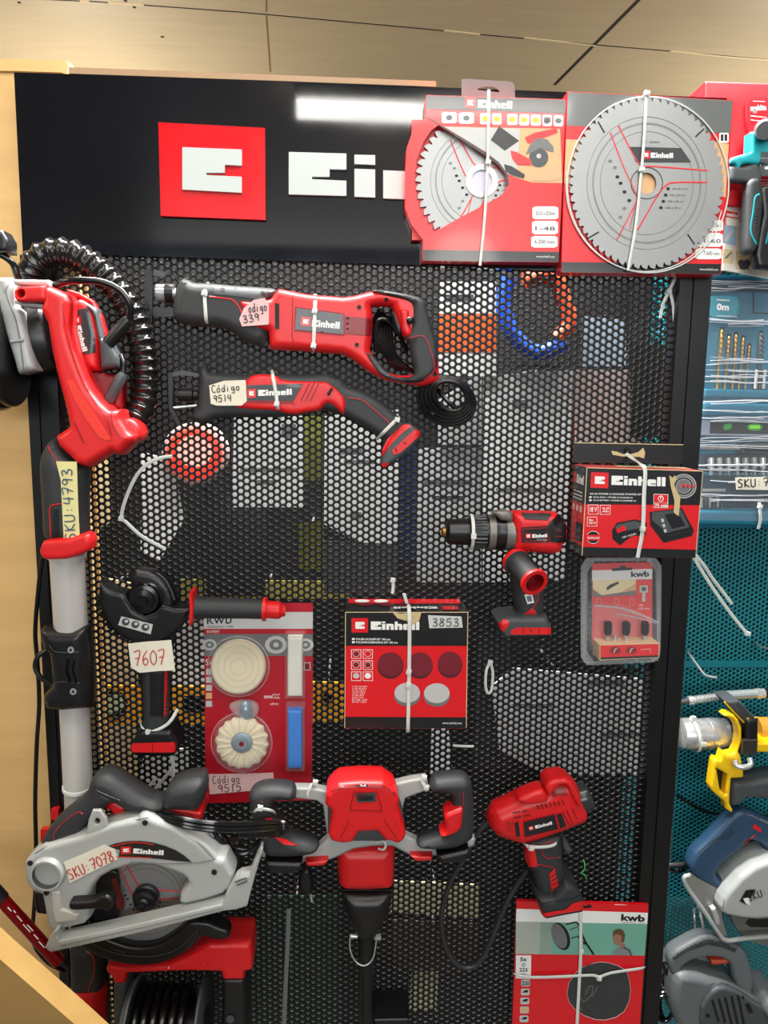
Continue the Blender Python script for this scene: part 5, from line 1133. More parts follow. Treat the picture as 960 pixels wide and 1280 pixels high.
b.puff([(42, 1112), (60, 1112), (60, 1142), (46, 1140)], -0.1050, -0.0750, BLK, rd=.005); b.build('motor_body', t)
b = B(); blade(b, 182, 1124, 66, 64, -0.1230, 24, 9); b.build('saw_blade', t)
b = B()
outer = [(85, 1156), (94, 1172), (106, 1184), (122, 1193), (141.6, 1200), (162, 1204), (184, 1205), (203, 1202), (219.5, 1195), (233, 1188), (244, 1178), (255, 1167), (269, 1173), (286.8, 1172), (288.6, 1161), (272, 1156), (262, 1150.7), (248, 1149), (236, 1150)]
inner = [(226, 1160), (212.5, 1170), (199, 1178), (184, 1181), (166, 1181), (148.7, 1176), (134, 1170), (120, 1160), (112, 1148), (108, 1150)]
s = b.puff(outer+inner, -0.1390, -0.1070, BLK, rd=.006, R=.005, grid=4, sm=1)
b.stroke([(100, 1166), (124, 1183), (150, 1192), (184, 1195), (212, 1190), (232, 1178), (244, 1164)], .8, s, GRY, sm=3); b.stroke([(141, 1186), (156, 1190), (157, 1187)], .7, s, GRY); b.stroke([(235, 1186), (245, 1168), (248, 1152)], .7, s, GRY, sm=2)
b.build('lower_guard', t)
b = B()
s = b.puff([(33.6, 1080), (34, 1072.8), (42.5, 1064), (56.7, 1053), (80, 1046), (106, 1039), (141.6, 1025), (160, 1021), (173, 1019), (177, 1015), (183, 1013.5), (190, 1016), (196, 1019), (219.5, 1026.8), (247.9, 1046), (262, 1058), (273, 1068), (283, 1069.5), (294, 1088.7), (290, 1104.7), (279.7, 1113.5), (256, 1121), (233.7, 1126), (225, 1124), (226.6, 1113.5), (237, 1100), (234, 1093), (226.6, 1088), (198, 1078), (182, 1076), (166.4, 1077), (141.6, 1085), (128, 1093), (120.4, 1103), (114, 1115), (113, 1127.7), (115, 1143.6), (108, 1150.7), (90, 1155), (67.3, 1159.5), (62, 1152.5), (58, 1130), (54.9, 1113.5), (42, 1109), (36, 1098), (33.6, 1088.7)],
           -0.1700, -0.1150, SIL, rd=.012, R=.008, grid=3.5)
b.decal([(134, 1057.5), (145, 1053.5), (159.3, 1051), (175, 1050.5), (191, 1052.6), (206, 1056.5), (219.5, 1062), (230, 1068.5), (240, 1077), (220, 1075.5), (198, 1073), (175, 1071.5), (148.7, 1071), (150, 1062)], s, CBLK, off=.0006)
b.stroke([(140, 1057), (160, 1052.8), (178, 1052.5), (192, 1055)], .9, s, RED, off=.001, sm=3); b.stroke([(145, 1070), (165, 1070.5), (190, 1071.5)], .8, s, RED, off=.001, sm=3)
icon(b, (152, 1066.5), (164.5, 1066), 9, s, off=.0014); logo(b, (167, 1065.5), (204.7, 1068), 6.2, s, off=.0014)
b.stroke([(44, 1066), (66, 1054), (106, 1043), (142, 1029), (172, 1024), (190, 1022), (218, 1033), (246, 1052), (268, 1074)], 1.0, s, MGP, sm=4)
b.stroke([(268, 1074), (274, 1070)], .9, s, MGP); b.stroke([(163, 1077), (200, 1079), (245, 1078), (268, 1074)], .8, s, MGP, sm=3)
for p in ((38.2, 1078), (181.7, 1027.8), (268, 1089.4), (58.6, 1115)): b.decal(ell(p[0], p[1], 3.6, 3.5, 14), s, DARK, off=.0012)
b.puff([(64, 1112), (75, 1114), (78, 1135), (100, 1142), (96, 1150), (70, 1153), (66, 1140)], -0.1740, -0.1550, mat('pale_grey_cast_metal', (198, 198, 190), .45, .15), rd=.003)
c0 = U(58.5, 1093.5, -0.1750); b.lathe((c0[0]+.001, -0.1530, c0[2]), (c0[0], -0.1790, c0[2]), [(0, .0300), (.5, .0275), (.92, .0245), (1, .0235), (.99, .0205), (.4, .0190, GRY), (.25, .015, GRY), (.25, .001, GRY)], SIL, n=40)
b.build('blade_cover', t)
b = B(); c0 = U(181, 1125, -0.1350); b.lathe((c0[0], -0.1210, c0[2]), (c0[0], -0.1530, c0[2]), [(0, .0200), (.3, .0205), (.34, .0175), (.6, .0165), (.65, .0105), (.8, .0100), (.85, .0065), (1, .006)], BLK, n=32); b.build('arbor_flange', t)
b = B()
s = b.puff(chaikin([(116, 1092), (140, 1086), (150, 1090), (150, 1148), (140, 1160), (120, 1158), (112, 1140), (116, 1110)], 1), -0.1320, -0.1262, BLK, rd=.003)
b.puff([(140, 1098), (145, 1097), (156, 1130), (154, 1138), (146, 1134), (141, 1112)], -0.1345, -0.1322, mat('dark_red_sticker', (90, 20, 22), .4), rd=.001, grid=20)
b.build('riving_knife', t)
b = B(); s = b.puff([(87, 1128), (89, 1126), (118, 1125), (130, 1118), (136, 1118), (143, 1124), (142, 1132), (134, 1139), (128, 1134), (92, 1137), (87, 1134)], -0.1870, -0.1710, BLK, rd=.004, R=.003, sm=1); b.build('depth_lever', t)
b = B()
s = b.puff([(56.7, 1184), (62, 1172), (69, 1162), (74, 1160.5), (71, 1169), (74.4, 1175.5), (180, 1152), (278, 1129.5), (283, 1117), (294, 1100), (300, 1096), (311.6, 1094), (318, 1078), (325, 1062), (328, 1064), (318, 1098), (309, 1132), (296, 1136), (279.7, 1138), (180, 1164), (63.7, 1189.6)], -0.1850, -0.1600, SIL, rd=.002, grid=30)
b.stroke([(76, 1181), (180, 1158.5), (280, 1134)], 1.0, s, MGP); b.stroke([(294, 1102), (308, 1097), (309, 1101), (296, 1106)], 1.4, s, BG2)
b.puff([(66, 1178), (300, 1126), (306, 1131), (64, 1186)], -0.1600, -0.1350, ALU, rd=.001, grid=60)
b.puff([(69, 1150), (82, 1150), (83, 1172), (70, 1174)], -0.1590, -0.1655+.01, STEEL, rd=.001, grid=20); b.build('base_plate', t)
b = B(); 
for k, dy in enumerate((0, 5, 9)):
    b.tube(cp([(172+k*3, 1015+dy*.4, -0.1250), (200, 1017+dy*.6, -0.1550), (232, 1024+dy, -0.1700), (270, 1029+dy, -0.1650), (320, 1029+dy*.9, -0.1850), (352, 1028+dy*.8, -0.2070), (358, 1034+dy*.3, -0.2030), (345, 1038+dy*.6, -0.1950), (300, 1036+dy, -0.1550)]), .0036, CORD, n=8)
b.tube(cp([(262, 1034, -0.1350), (285, 1060, -0.1250), (305, 1067, -0.1200), (322, 1055, -0.1200), (326, 1040, -0.1350), (322, 1032, -0.1550)]), .0034, CORD, n=8)
b.tube(cp([(250, 1036, -0.1250), (270, 1056, -0.1150), (292, 1060, -0.1100), (318, 1062, -0.1100), (332, 1050, -0.1150), (330, 1036, -0.1250)]), .0034, CORD, n=8)
b.tube(cp([(262, 1042, -0.1250), (278, 1046, -0.1250), (284, 1060, -0.1200), (276, 1066, -0.1150)]), .006, CORD, n=8)
b.build('power_cord', t)
b = B(); b.puff([(80, 1077.5), (130.6, 1056), (143.75, 1061.6), (147.5, 1073.75), (110, 1092), (87.5, 1103.75)], -0.1722, -0.1710, PAPER, rd=.0003, grid=60)
hand(b, 'SKU:7078', (88, 1100), (145, 1074), 13, -0.1722, INKR, w=.0009); b.build('price_label', t)

# ================================================================== cable reel
t = thing('cable_reel', 'black cable wound on a reel with a red carrying frame, bottom left', 'cable reel', U(225, 1300, -.12))
b = B()
s = b.puff([(133, 1210), (136.5, 1201), (159, 1203), (211, 1201), (236.7, 1190), (262.5, 1175), (314, 1174.5), (316.5, 1190), (316, 1209), (306, 1211), (306, 1221), (278.6, 1221), (277, 1211), (236, 1210), (159, 1213), (157.5, 1226), (143, 1226), (141, 1218)], -.120, -.045, RED, rd=.010, R=.008, grid=4)
b.stroke([(250, 1184), (252, 1205)], .8, s, DRED); b.stroke([(258, 1181), (260, 1206)], .8, s, DRED); b.stroke([(211, 1202), (211, 1210)], 2, s, WHT); b.build('carry_frame', t)
b = B(); b.puff([(143, 1226.5), (157.5, 1226.5), (158, 1345), (143, 1345)], -.117, -.05, GRY, rd=.006); b.build('leg', t)
b = B(); s = b.puff([(278.6, 1221.5), (306, 1221.5), (308, 1345), (276, 1345)], -.117, -.05, BLK, rd=.006); b.decal(ell(288, 1273, 5), s, GRY, off=.001); b.build('leg', t)
A0 = U(163, 1294, -.10); AX = Vector((1, 0, 0)); R1 = .089; wd = U(252, 1294, -.10)[0]-A0[0]
b = B(); b.lathe(A0, A0+AX*.006, [(0, R1*.98), (.2, R1), (.8, R1), (1, R1*.98)], GRY, n=64)
nn = 60; b.tube([A0+Vector((.007, math.cos(2*math.pi*k/nn)*R1*.97, math.sin(2*math.pi*k/nn)*R1*.97)) for k in range(nn+1)], .0028, MGP, n=6, ref=Vector((1, 0, 0)), caps=False); b.build('flange', t)
b = B(); b.lathe(A0+AX*wd, A0+AX*(wd+.006), [(0, R1*.98), (.2, R1), (.8, R1), (1, R1*.98)], GRY, n=64); b.lathe(A0+AX*(wd-.004), A0+AX*(wd+.008), [(0, R1*.45), (1, R1*.45)], BLK, n=32); b.build('flange', t)
b = B(); b.lathe(A0, A0+AX*wd, [(0, .045), (1, .045)], BLK, n=32)
turns = 6; P_ = []
for k in range(turns*40+1):
    a = 2*math.pi*k/40; P_.append(A0+AX*(.014+(wd-.028)*k/(turns*40))+Vector((0, math.cos(a)*.068, math.sin(a)*.068)))
b.tube(P_, .0068, CORD, n=10, ref=Vector((1, 0, 0))); b.build('wound_cable', t)

# dark red tube leaning at the left edge
t = thing('steel_tube', 'dark red shiny tube with white lettering slanting in from the left edge', 'tube', U(40, 1200, -.10))
Yt = -.115
b = B(); T0 = U(-14, 1106, Yt); T1 = U(74, 1203, Yt); b.lathe(T0, T1, [(0, .0100), (1, .0100)], mat('dark_red_metallic', (150, 12, 24), .18, .55), n=28)
for u, du, v in ((.28, .05, -1), (.34, .03, 1), (.40, .07, 0), (.50, .10, -1), (.53, .08, 1.5), (.64, .06, 0), (.72, .08, -1)):
    b.stroke([(-14+88*u+v, 1106+97*u-v), (-14+88*(u+du)+v, 1106+97*(u+du)-v)], 1.6, Yt-.0100, WHT, off=0)
b.build('barrel', t)
b = B(); b.lathe(T0+(T0-T1)*.3, T0+(T1-T0)*.19, [(0, .0115), (1, .0115)], BLK, n=28); b.build('end_cap', t)

# ================================================================== mixer
t = thing('paint_mixer', 'red paint and mortar mixer with two black side handles and long dark shaft', 'mixer', U(458, 1280, -.06))
b = B()
fr_ = [(324, 1063), (326, 1059), (330, 1061), (345, 1066), (385, 1066), (398, 1058), (409.8, 1046.9), (407, 1030), (404, 1006), (396, 1000), (369, 997), (367, 984), (390, 984.5), (410, 988), (424, 985), (480, 983), (494, 979), (515, 974), (533, 971.5), (537, 986), (520, 992), (506.7, 997), (503, 1010), (507, 1043.6), (522.8, 1051), (530, 1058), (545, 1058), (570, 1056), (588, 1047), (593, 1046), (594.5, 1049), (591, 1057), (570, 1064), (542, 1069), (513, 1068.5), (500, 1061), (490.5, 1056.6), (466, 1056.5), (442, 1060), (427, 1068), (413, 1074), (375, 1076), (338.7, 1074.5), (326, 1070)]
s = b.puff(fr_, -.135, -.118, SIL, rd=.003, R=.003, grid=5)
b.stroke([(326, 1070), (339, 1074), (413, 1073.5), (442, 1060), (466, 1056.5), (491, 1056.6), (513, 1068), (545, 1068.5), (590, 1057)], .9, s, MGP, off=.0001); b.build('frame', t)
b = B()
b.puff([(410, 995), (424, 985), (480, 983), (497, 990), (504, 1015), (505, 1042), (480, 1050), (430, 1050), (410, 1042)], -.150, -.09, GRY, rd=.008, R=.008)
s = b.puff([(406.6, 1003), (408, 989), (415, 981), (422.7, 975.8), (450, 973.5), (479, 974), (493.7, 984), (498.6, 996.8), (498, 1008), (502, 1022), (507, 1040), (505, 1047), (497, 1051.7), (488, 1048), (480.8, 1046.9), (475, 1040), (471, 1035.6), (450, 1036.5), (445, 1043), (441, 1049.5), (428, 1051), (413, 1047.5), (411, 1040), (413, 1026), (414, 1010), (410, 1006)], -.178, -.11, RED, rd=.012, R=.0075, grid=3.5)
b.decal([(409, 990), (424, 976.5), (450, 974.2), (479, 974.7), (493, 984.5), (497, 995), (480, 984), (450, 982.5), (424, 985)], s, DRED, off=.0006)
b.decal([(445, 977), (460, 976.8), (460, 982.5), (445, 982.8)], s, BLK, off=.0012); b.decal(rect(451, 978, 457, 981.6), s, WHT, off=.0016)
b.decal([(443.7, 990.5), (469.5, 990), (470, 1001.5), (446, 1002)], s, BG2, off=.001); b.decal([(448, 994), (466, 993.6), (466.5, 999.5), (448, 1000)], s, DARK, off=.0014)
for k in range(4): b.stroke([(446+k*3, 989), (446.5+k*3, 996)], .9, s, DRED, off=.0018)
b.stroke([(443, 988), (438, 1008), (438, 1013)], .8, s, DRED, sm=2); b.stroke([(470, 988), (477, 1008), (477, 1015)], .8, s, DRED, sm=2); b.stroke([(438, 1012), (477, 1013)], .6, s, DRED)
b.stroke([(437, 1025), (425, 1048)], .7, s, DRED); b.stroke([(480, 1024), (496, 1048)], .7, s, DRED); b.build('motor_cover', t)
hl = [(311, 997), (313, 988), (322, 982.5), (335.5, 980), (352, 980.5), (371, 984.5), (369, 999), (355, 997.5), (343, 998.5), (341.5, 1006), (343, 1016), (349, 1022), (356, 1030), (361, 1041), (371, 1046), (388, 1050), (400, 1055), (396, 1062), (387, 1066), (355, 1068), (333, 1067), (327, 1057), (327, 1042), (321, 1030), (315, 1018)]
hr = [(540.6, 972.6), (552, 970), (574.5, 968), (584, 970), (590, 979), (592, 1010), (592.5, 1043), (580, 1052), (568, 1057), (545, 1059), (526, 1058), (520, 1054), (522.8, 1049.5), (540, 1044), (556, 1039), (557, 1028), (554, 1018), (558, 1011), (564.8, 1005), (565, 995), (562, 990), (550, 988), (535.7, 987)]
for h in (hl, hr):
    b = B(); s = b.puff(h, -.165, -.110, RUB, rd=.017, R=.013, sm=1, grid=3.5)
    if h is hl:
        b.stroke([(325, 988), (328, 1003)], .7, s, RED); b.decal([(330.7, 1022), (345, 1020.5), (352, 1027.5), (338, 1030)], s, RED, off=.001); b.decal([(342, 1045), (350, 1046.5), (374, 1051.7), (372, 1056), (355, 1055)], s, RED, off=.001)
    else: b.stroke([(579, 990), (579.5, 1007)], .7, s, RED)
    b.build('side_handle', t)
b = B(); b.puff([(579, 1006.5), (568, 1011), (556, 1016), (555, 1022), (558, 1034), (556, 1040), (548.6, 1043), (556, 1046), (576, 1037), (578, 1022)], -.172, -.13, RED, rd=.006, R=.005, sm=1); b.build('trigger', t)
b = B(); b.puff([(331, 1075), (378, 1077), (376, 1087), (360, 1091), (336, 1090)], -.165, -.115, BLK, rd=.006); b.build('foot_pad', t); b = B(); b.puff([(546, 1069), (586, 1060), (586, 1070), (578, 1077), (552, 1078)], -.165, -.115, BLK, rd=.006); b.build('foot_pad', t)
b = B(); b.puff([(382, 1076.5), (410, 1075), (406, 1081), (384, 1082)], -.150, -.115, RED, rd=.003); b.build('handle_bolster', t); b = B(); b.puff([(513, 1069.5), (541, 1069.5), (539, 1075), (520, 1076)], -.150, -.115, RED, rd=.003); b.build('handle_bolster', t)
b = B(); s = b.puff([(421.5, 1052), (493.5, 1052), (493, 1080), (491.7, 1103), (486, 1106.5), (458, 1108), (432, 1107.5), (424, 1103), (422, 1080)], -.128, -.045, RED, rd=.022, R=.022, grid=3.5); b.build('gear_casing', t)
b = B(); s = b.puff([(426, 1108), (458, 1109.5), (491, 1107.5), (489, 1122), (485, 1136.7), (477, 1153), (471.7, 1164), (468, 1169), (448, 1169), (441, 1157), (433, 1140), (428, 1124)], -.122, -.048, BLK, rd=.024, R=.024, grid=3.5); b.stroke([(427, 1112), (490, 1112)], .8, s, GRY); b.build('gear_cone', t)
b = B(); b.lathe(U(458, 1164, -.085), U(457, 1345, -.085), [(0, .0135), (.2, .0135), (.21, .0125), (1, .0125)], POST, n=28)
b.lathe(U(468, 1170.7, -.085), U(476, 1170.7, -.085), [(0, .0055), (1, .0055)], STEEL, n=6); b.lathe(U(438, 1170, -.085), U(447, 1170, -.085), [(0, .004), (1, .004)], STEEL, n=10); b.build('shaft', t)
b = B(); b.tube(cp([(438, 1167, -.09), (437.5, 1186, -.095), (444, 1201, -.098), (455, 1207, -.10), (465, 1200, -.098), (469, 1186, -.095), (471, 1168, -.09)]), .0013, STEEL, n=8); b.build('shaft_bail', t)
b = B(); s = b.puff([(376, 1086), (388, 1082), (392, 1100), (392, 1114), (384, 1118), (374, 1113), (372, 1100)], -.03, -.006, BLK, rd=.008, R=.008, sm=1); b.lathe(U(388, 1117, -.018), U(390, 1127, -.018), [(0, .0025), (1, .0025)], STEEL, n=10); b.build('mains_plug', t)
tie('white cable tie round the light grey left arm of the mixer', [(394, 981, -.11), (390, 980, -.137), (385, 992, -.142), (385, 997, -.140)], [(394, 978, -.138)], w=1.7)
tie('white cable tie round the light grey right arm of the mixer', [(528, 970, -.118), (527, 973, -.138), (531, 984, -.142), (533, 989, -.12)], [(530, 972, -.141), (533, 984, -.143)], w=2.2)
tie('white cable tie knotted round the left grip of the mixer', [(316, 1022, -.14), (320, 1013, -.170), (330, 1011.5, -.172), (341, 1014, -.168), (344, 1018, -.150)], [(325, 1010, -.172)], w=1.9)
tie('small white plastic loop under the front lip of the mixer cover', [(470, 1053, -.140), (480, 1052, -.150), (482, 1058, -.152), (479, 1062, -.150), (473, 1061, -.145)], w=1.4)
tie('long grey plastic strap hanging down behind the panel front, left of the mixer shaft', [(361, 1136, -.006), (359.5, 1180, -.008), (357, 1230, -.008), (354.5, 1290, -.006)], w=3.0, m=MGP)
b = B(); b.puff([(466, 1273), (512, 1272), (512, 1300), (466, 1300)], -.07, -.004, POST, rd=.003); b.build('steel_bracket', label='dark steel bracket at the bottom edge right of the mixer shaft', cat='bracket')

# ================================================================== inflator
t = thing('cordless_inflator', 'red pistol shaped cordless inflator with black grip and long black hose', 'inflator', U(700, 1145, -.05))
b = B()
s = b.puff([(610, 1021.7), (612, 1013), (616, 1007), (641.7, 995), (646, 992), (666.7, 985), (678, 981.7), (683, 974), (690, 971), (700, 969.7), (713, 970), (719, 977), (723, 985), (725, 994), (733, 1011.7), (733.5, 1020), (729, 1024.5), (700, 1036), (670, 1046.7), (650, 1051), (633, 1046), (620, 1041.7), (611.7, 1031.7)], -.095, -.030, RED, rd=.024, R=.022, grid=3.5)
b.puff([(645, 1000), (650, 994), (666, 987), (678, 984), (683, 991), (686, 1000), (670, 1004), (656, 1004)], -.102, -.06, RED, rd=.008, R=.007, sm=1)
s9 = b.puff([(684, 992), (680, 984), (684, 976), (692, 972), (712, 971), (720, 984), (728, 1005), (722, 1008), (712, 990), (708, 980), (700, 979), (692, 986), (689, 993)], -.101, -.05, RED, rd=.007, R=.005, sm=1)
b.decal([(691, 990), (700, 982), (706, 984), (709, 994), (700, 993), (690, 996)], s, DRED, off=.0008)
b.decal([(655, 1027.5), (693, 1018), (697, 1035), (656, 1045)], s, CBLK, off=.0010); e = [(654, 1026.5), (694, 1016.5), (698, 1035.5), (655, 1046), (654, 1026.5)]; b.stroke(e, .6, s, DRED)
icon(b, (661, 1037.5), (667, 1036), 5.2, s, off=.0016); logo(b, (669, 1035), (690, 1029.5), 4, s, off=.0016)
b.decal([(695.5, 1017.5), (701.7, 1016), (707.5, 1031.7), (700, 1035)], s, CBLK, off=.0010); b.decal([(643, 1028), (648, 1026.5), (650, 1045), (645, 1045)], s, CBLK, off=.001)
for k in range(7): x = 671+k*5.3; y = 1006-k*1.0; b.stroke([(x, y), (x+2, y+5)], 1.2, s, DARK, off=.0008)
for p, q_ in (((703, 1014), (711, 1030)), ((708, 1012.5), (715, 1028)), ((715, 1010), (721, 1023)), ((640.5, 1016), (650, 1013.5)), ((653, 1014), (659, 1012.5)), ((641.5, 1022), (651, 1020)), ((654, 1019.5), (663, 1018)), ((632, 1027), (642, 1028)), ((632, 1031.5), (642, 1032.5)), ((632, 1036), (643, 1037.5))): b.stroke([p, q_], 1.1, s, DRED if q_[0] > 700 or p[1] > 1025 else DARK, off=.0008)
b.build('housing', t)
b = B(); N0 = U(722, 999, -.060); N1 = U(737.5, 992.5, -.060); b.lathe(N0, N1, [(0, .0235), (.3, .0240), (.8, .0235), (.9, .0220), (1, .0180), (1, .012, DARK)], mat('gloss_dark_grey', (52, 54, 56), .2), n=36); b.build('gauge_ring', t)
b = B(); b.lathe(U(619, 1022, -.062), U(609.5, 1026, -.062), [(0, .021), (.4, .019), (1, .012)], DRED, n=28); b.build('hose_boss', t)
b = B()
s = b.puff([(652.5, 1048), (670, 1046), (690, 1040), (700, 1040), (701, 1050), (702, 1068), (704, 1084), (707, 1098), (707, 1118), (673, 1122), (668, 1100), (665, 1085), (658, 1079), (655, 1064)], -.090, -.034, RUB, rd=.016, R=.014, grid=3.5)
b.decal([(653, 1051), (668, 1048), (668.5, 1062), (670.8, 1076.7), (671.7, 1082.5), (662, 1083.5), (657, 1077)], s, RED, off=.0010)
b.stroke([(692, 1051), (678, 1055), (678, 1068), (684, 1072.5), (700, 1071)], .9, s, RED, sm=0); b.stroke([(672, 1080), (690, 1083.5), (694, 1087)], .9, s, RED)
b.decal([(686, 1092), (693, 1085), (700.5, 1116), (690, 1118.5)], s, RED, off=.0010)
for k in range(5): b.stroke([(687+k*.7, 1096+k*5.2), (695+k*1.1, 1091+k*5.2)], 1.3, s, BLK, off=.0014)
b.build('grip', t)
b = B(); b.puff([(701.7, 1043), (706.7, 1047), (715, 1062), (713, 1066), (708, 1068), (702, 1058)], -.072, -.045, GRY, rd=.005, R=.005); b.build('trigger', t)
b = B(); s = b.puff([(671, 1119), (690, 1118), (706, 1100), (716.7, 1103), (724, 1112), (727.5, 1120), (729, 1128), (728, 1137), (700, 1142), (680, 1146), (676, 1141), (673, 1130)], -.108, -.018, RUB, rd=.012, R=.009, grid=3.5)
b.decal([(673, 1127), (679, 1140.5), (707, 1136), (715, 1128.5), (728.5, 1125), (728.5, 1136.5), (700, 1141.5), (680.5, 1145.5), (676.5, 1141)], s, RED, off=.0010); b.stroke([(676, 1130), (690, 1126), (712, 1124), (724, 1118)], .8, s, BLK, sm=3); b.build('battery_foot', t)
b = B(); b.tube(cp([(611, 1026, -.062), (600, 1037, -.060), (590, 1052, -.055), (577, 1078, -.050), (565, 1098, -.045), (557, 1120, -.04), (552, 1142, -.035), (553, 1166, -.03), (560, 1190, -.03), (573, 1206, -.03), (588, 1209, -.03), (602, 1199, -.03), (614, 1175, -.03), (633, 1129, -.03), (648, 1103, -.03), (660, 1086, -.035)], 8), .0047, mat('dark_grey_hose', (44, 46, 48), .35), n=12); b.build('air_hose', t)
tie('white cable tie round the neck of the red inflator', [(649, 1049, -.06), (656.7, 1056, -.088), (664, 1059, -.094), (686.7, 1058, -.094), (697.5, 1052.5, -.085), (700.5, 1044, -.06)], [(664, 1060, -.096)], w=2.2)
b = B(); b.tube(cp([(729, 1074, -.004), (731, 1081, -.008), (730.5, 1087, -.008), (727, 1091, -.007), (731, 1094, -.007), (733, 1099, -.004)]), .0012, GRNT, n=6); b.build('wire_twist', label='bright green wire twist on the panel right of the inflator', cat='wire')

# ================================================================== sanding disc pack
t = thing('sanding_disc_pack', 'red hanging pack of large dark sanding discs at the bottom right of the panel', 'sanding disc pack', U(722, 1300, -.01))
b = B(); Y0 = -.030
b.puff([(646, 1126), (728, 1128.5), (810.5, 1131), (809, 1154), (804, 1220), (798, 1310), (639, 1310), (643, 1215)], Y0, -.0235, CRED, rd=.0005, grid=60)
b.decal([(645.6, 1136), (810, 1141), (809, 1155), (645, 1152)], Y0, WHT); b.text('kwb', fr((776, 1150.5), (805.7, 1152), 8.5, Y0, .001), DARK, .04); b.text('GERMANY 1934', fr((776, 1153.3), (805.5, 1154.2), 1.6, Y0, .001), MGP)
b.decal([(645, 1152), (809, 1155), (806, 1194.5), (644.6, 1192.5)], Y0, mat('teal_green_photo', (110, 170, 152), .4, noise=.15, scale=14))
b.decal([(645, 1152), (676, 1152.7), (674, 1192.7), (644.6, 1192.5)], Y0, mat('pale_sage_photo', (170, 178, 168), .4), off=.0006); b.decal([(676, 1152.7), (692, 1153), (690, 1193), (674, 1192.8)], Y0, mat('grey_sage_photo', (140, 164, 150), .4), off=.0007)
b.decal(ell(701, 1170.5, 10.5, 18, 28, rot=-.38), Y0, BLK, off=.0009); b.decal(ell(699, 1170, 8.6, 16.4, 28, rot=-.38), Y0, MGP, off=.0012)
b.stroke([(707, 1155), (720, 1152), (725, 1158)], 2.4, Y0, BLK, off=.001); b.stroke([(712, 1162), (722, 1158)], 1.2, Y0, GRY, off=.001)
b.stroke([(714, 1172), (722, 1170), (731, 1180)], 2, Y0, BLK, off=.001); b.stroke([(724, 1160), (732, 1178), (742, 1192.5)], 2.6, Y0, BLK, off=.0012)
b.decal([(764, 1194), (767, 1188), (774, 1184), (778, 1182), (785, 1184), (790, 1189), (791, 1194.3)], Y0, mat('grey_shirt_print', (120, 134, 136), .5), off=.001)
b.decal([(775, 1180), (781, 1180), (782, 1185), (776, 1186)], Y0, mat('brown_skin_print', (150, 110, 86), .5), off=.0012); b.decal(ell(773, 1173, 7, 9, 20), Y0, mat('brown_skin_print', (0, 0, 0)), off=.0014)  # printed head and neck in one brown tone
b.decal([(766, 1170), (767, 1164), (773, 1161), (779, 1163), (781.5, 1169), (780, 1178), (777, 1177), (777, 1170), (772, 1167)], Y0, mat('brown_hair_print', (92, 66, 40), .5), off=.0018); b.stroke([(779, 1184), (786, 1187), (789, 1194)], 1.3, Y0, BLK, off=.0014)
hd = [(735, 1206), (742, 1203.5), (750, 1202), (760, 1203), (772, 1206.5), (783, 1213), (786.5, 1225), (788, 1238), (786, 1252), (780, 1264), (770, 1271), (757, 1274.5), (744, 1274), (730, 1269), (719, 1262), (711, 1252), (708.5, 1241), (711, 1228), (719, 1216), (727, 1209)]
DSK = mat('dark_abrasive_mesh', (52, 54, 54), .8, noise=.5, bump=.4, scale=260)
b.decal([(735, 1206), (742, 1203.5), (750, 1202)]+hd[3:], Y0, DSK, off=.0006); e = hd+[hd[0]]; b.stroke(e, .6, Y0, PINKP, off=.0008)
b.strokes([[(0, 0), (.2, .9), (.6, 1), (.5, .3), (1, 0)]], fr((727, 1262), (738, 1244), 10, Y0, .0012), .0007, MGP); b.strokes([[(0, .9), (.6, 1), (.7, .5), (.1, 0), (.9, 0)]], fr((738, 1247), (748, 1231), 9, Y0, .0012), .0007, MGP)
b.decal([(645, 1194), (664, 1194.3), (663.6, 1223.8), (644.6, 1223)], Y0, WHT, off=.0006)
b.text('5x', fr((650, 1201), (658.5, 1201.2), 5, Y0, .001), DARK, .03); b.text('Ø', fr((652, 1208), (656.5, 1208), 4.6, Y0, .001), DARK); b.text('225', fr((649, 1214), (659.5, 1214.2), 4.6, Y0, .001), DARK, .02); b.text('mm', fr((651, 1218.5), (657, 1218.6), 2.2, Y0, .001), DARK)
for k in range(5):
    y = 1224.5+k*11.2; b.decal(chaikin(rect(651.5-k*.5, y, 662.5-k*.5, y+8.5), 1, .12), Y0, LGP, off=.0006)
    if k == 0: b.text('220', fr((652, y+6.5), (661.5, y+6.6), 5, Y0, .001), DARK, .02)
    elif k == 3: b.decal(rect(653-k*.5, y+2, 661-k*.5, y+7), Y0, GOLD if 0 else WOODP, off=.001)
    else: b.decal([(653-k*.5, y+5), (657-k*.5, y+2), (661-k*.5, y+2), (660-k*.5, y+5)], Y0, BLK, off=.001)
b.stroke([(783, 1131), (768, 1130.5)], .5, Y0, WHT); b.decal([(728.5, 1133), (738, 1130.5), (740, 1134.5), (730, 1135.5)], Y0, DARK, off=.0006)
b.build('card', t)
tie('upright white cable tie down the middle of the sanding disc pack', [(725.8, 1135, -0.0250), (725.8, 1142, -0.0330), (726, 1188.8, -0.0335), (724, 1230, -0.0335), (720.8, 1290, -0.0335)], [(726.3, 1188.8, -0.0345)], w=2.2)
tie('level white cable tie around the sanding disc pack', [(642, 1217, -0.0250), (646, 1218.5, -0.0330), (662.8, 1221.6, -0.0355), (700, 1221, -0.0355), (739, 1219, -0.0355), (749, 1221, -0.0355), (765, 1216, -0.0355), (800.6, 1210.6, -0.0330), (806, 1209, -0.0230)], [(749, 1222.7, -0.0365)], w=2.2)

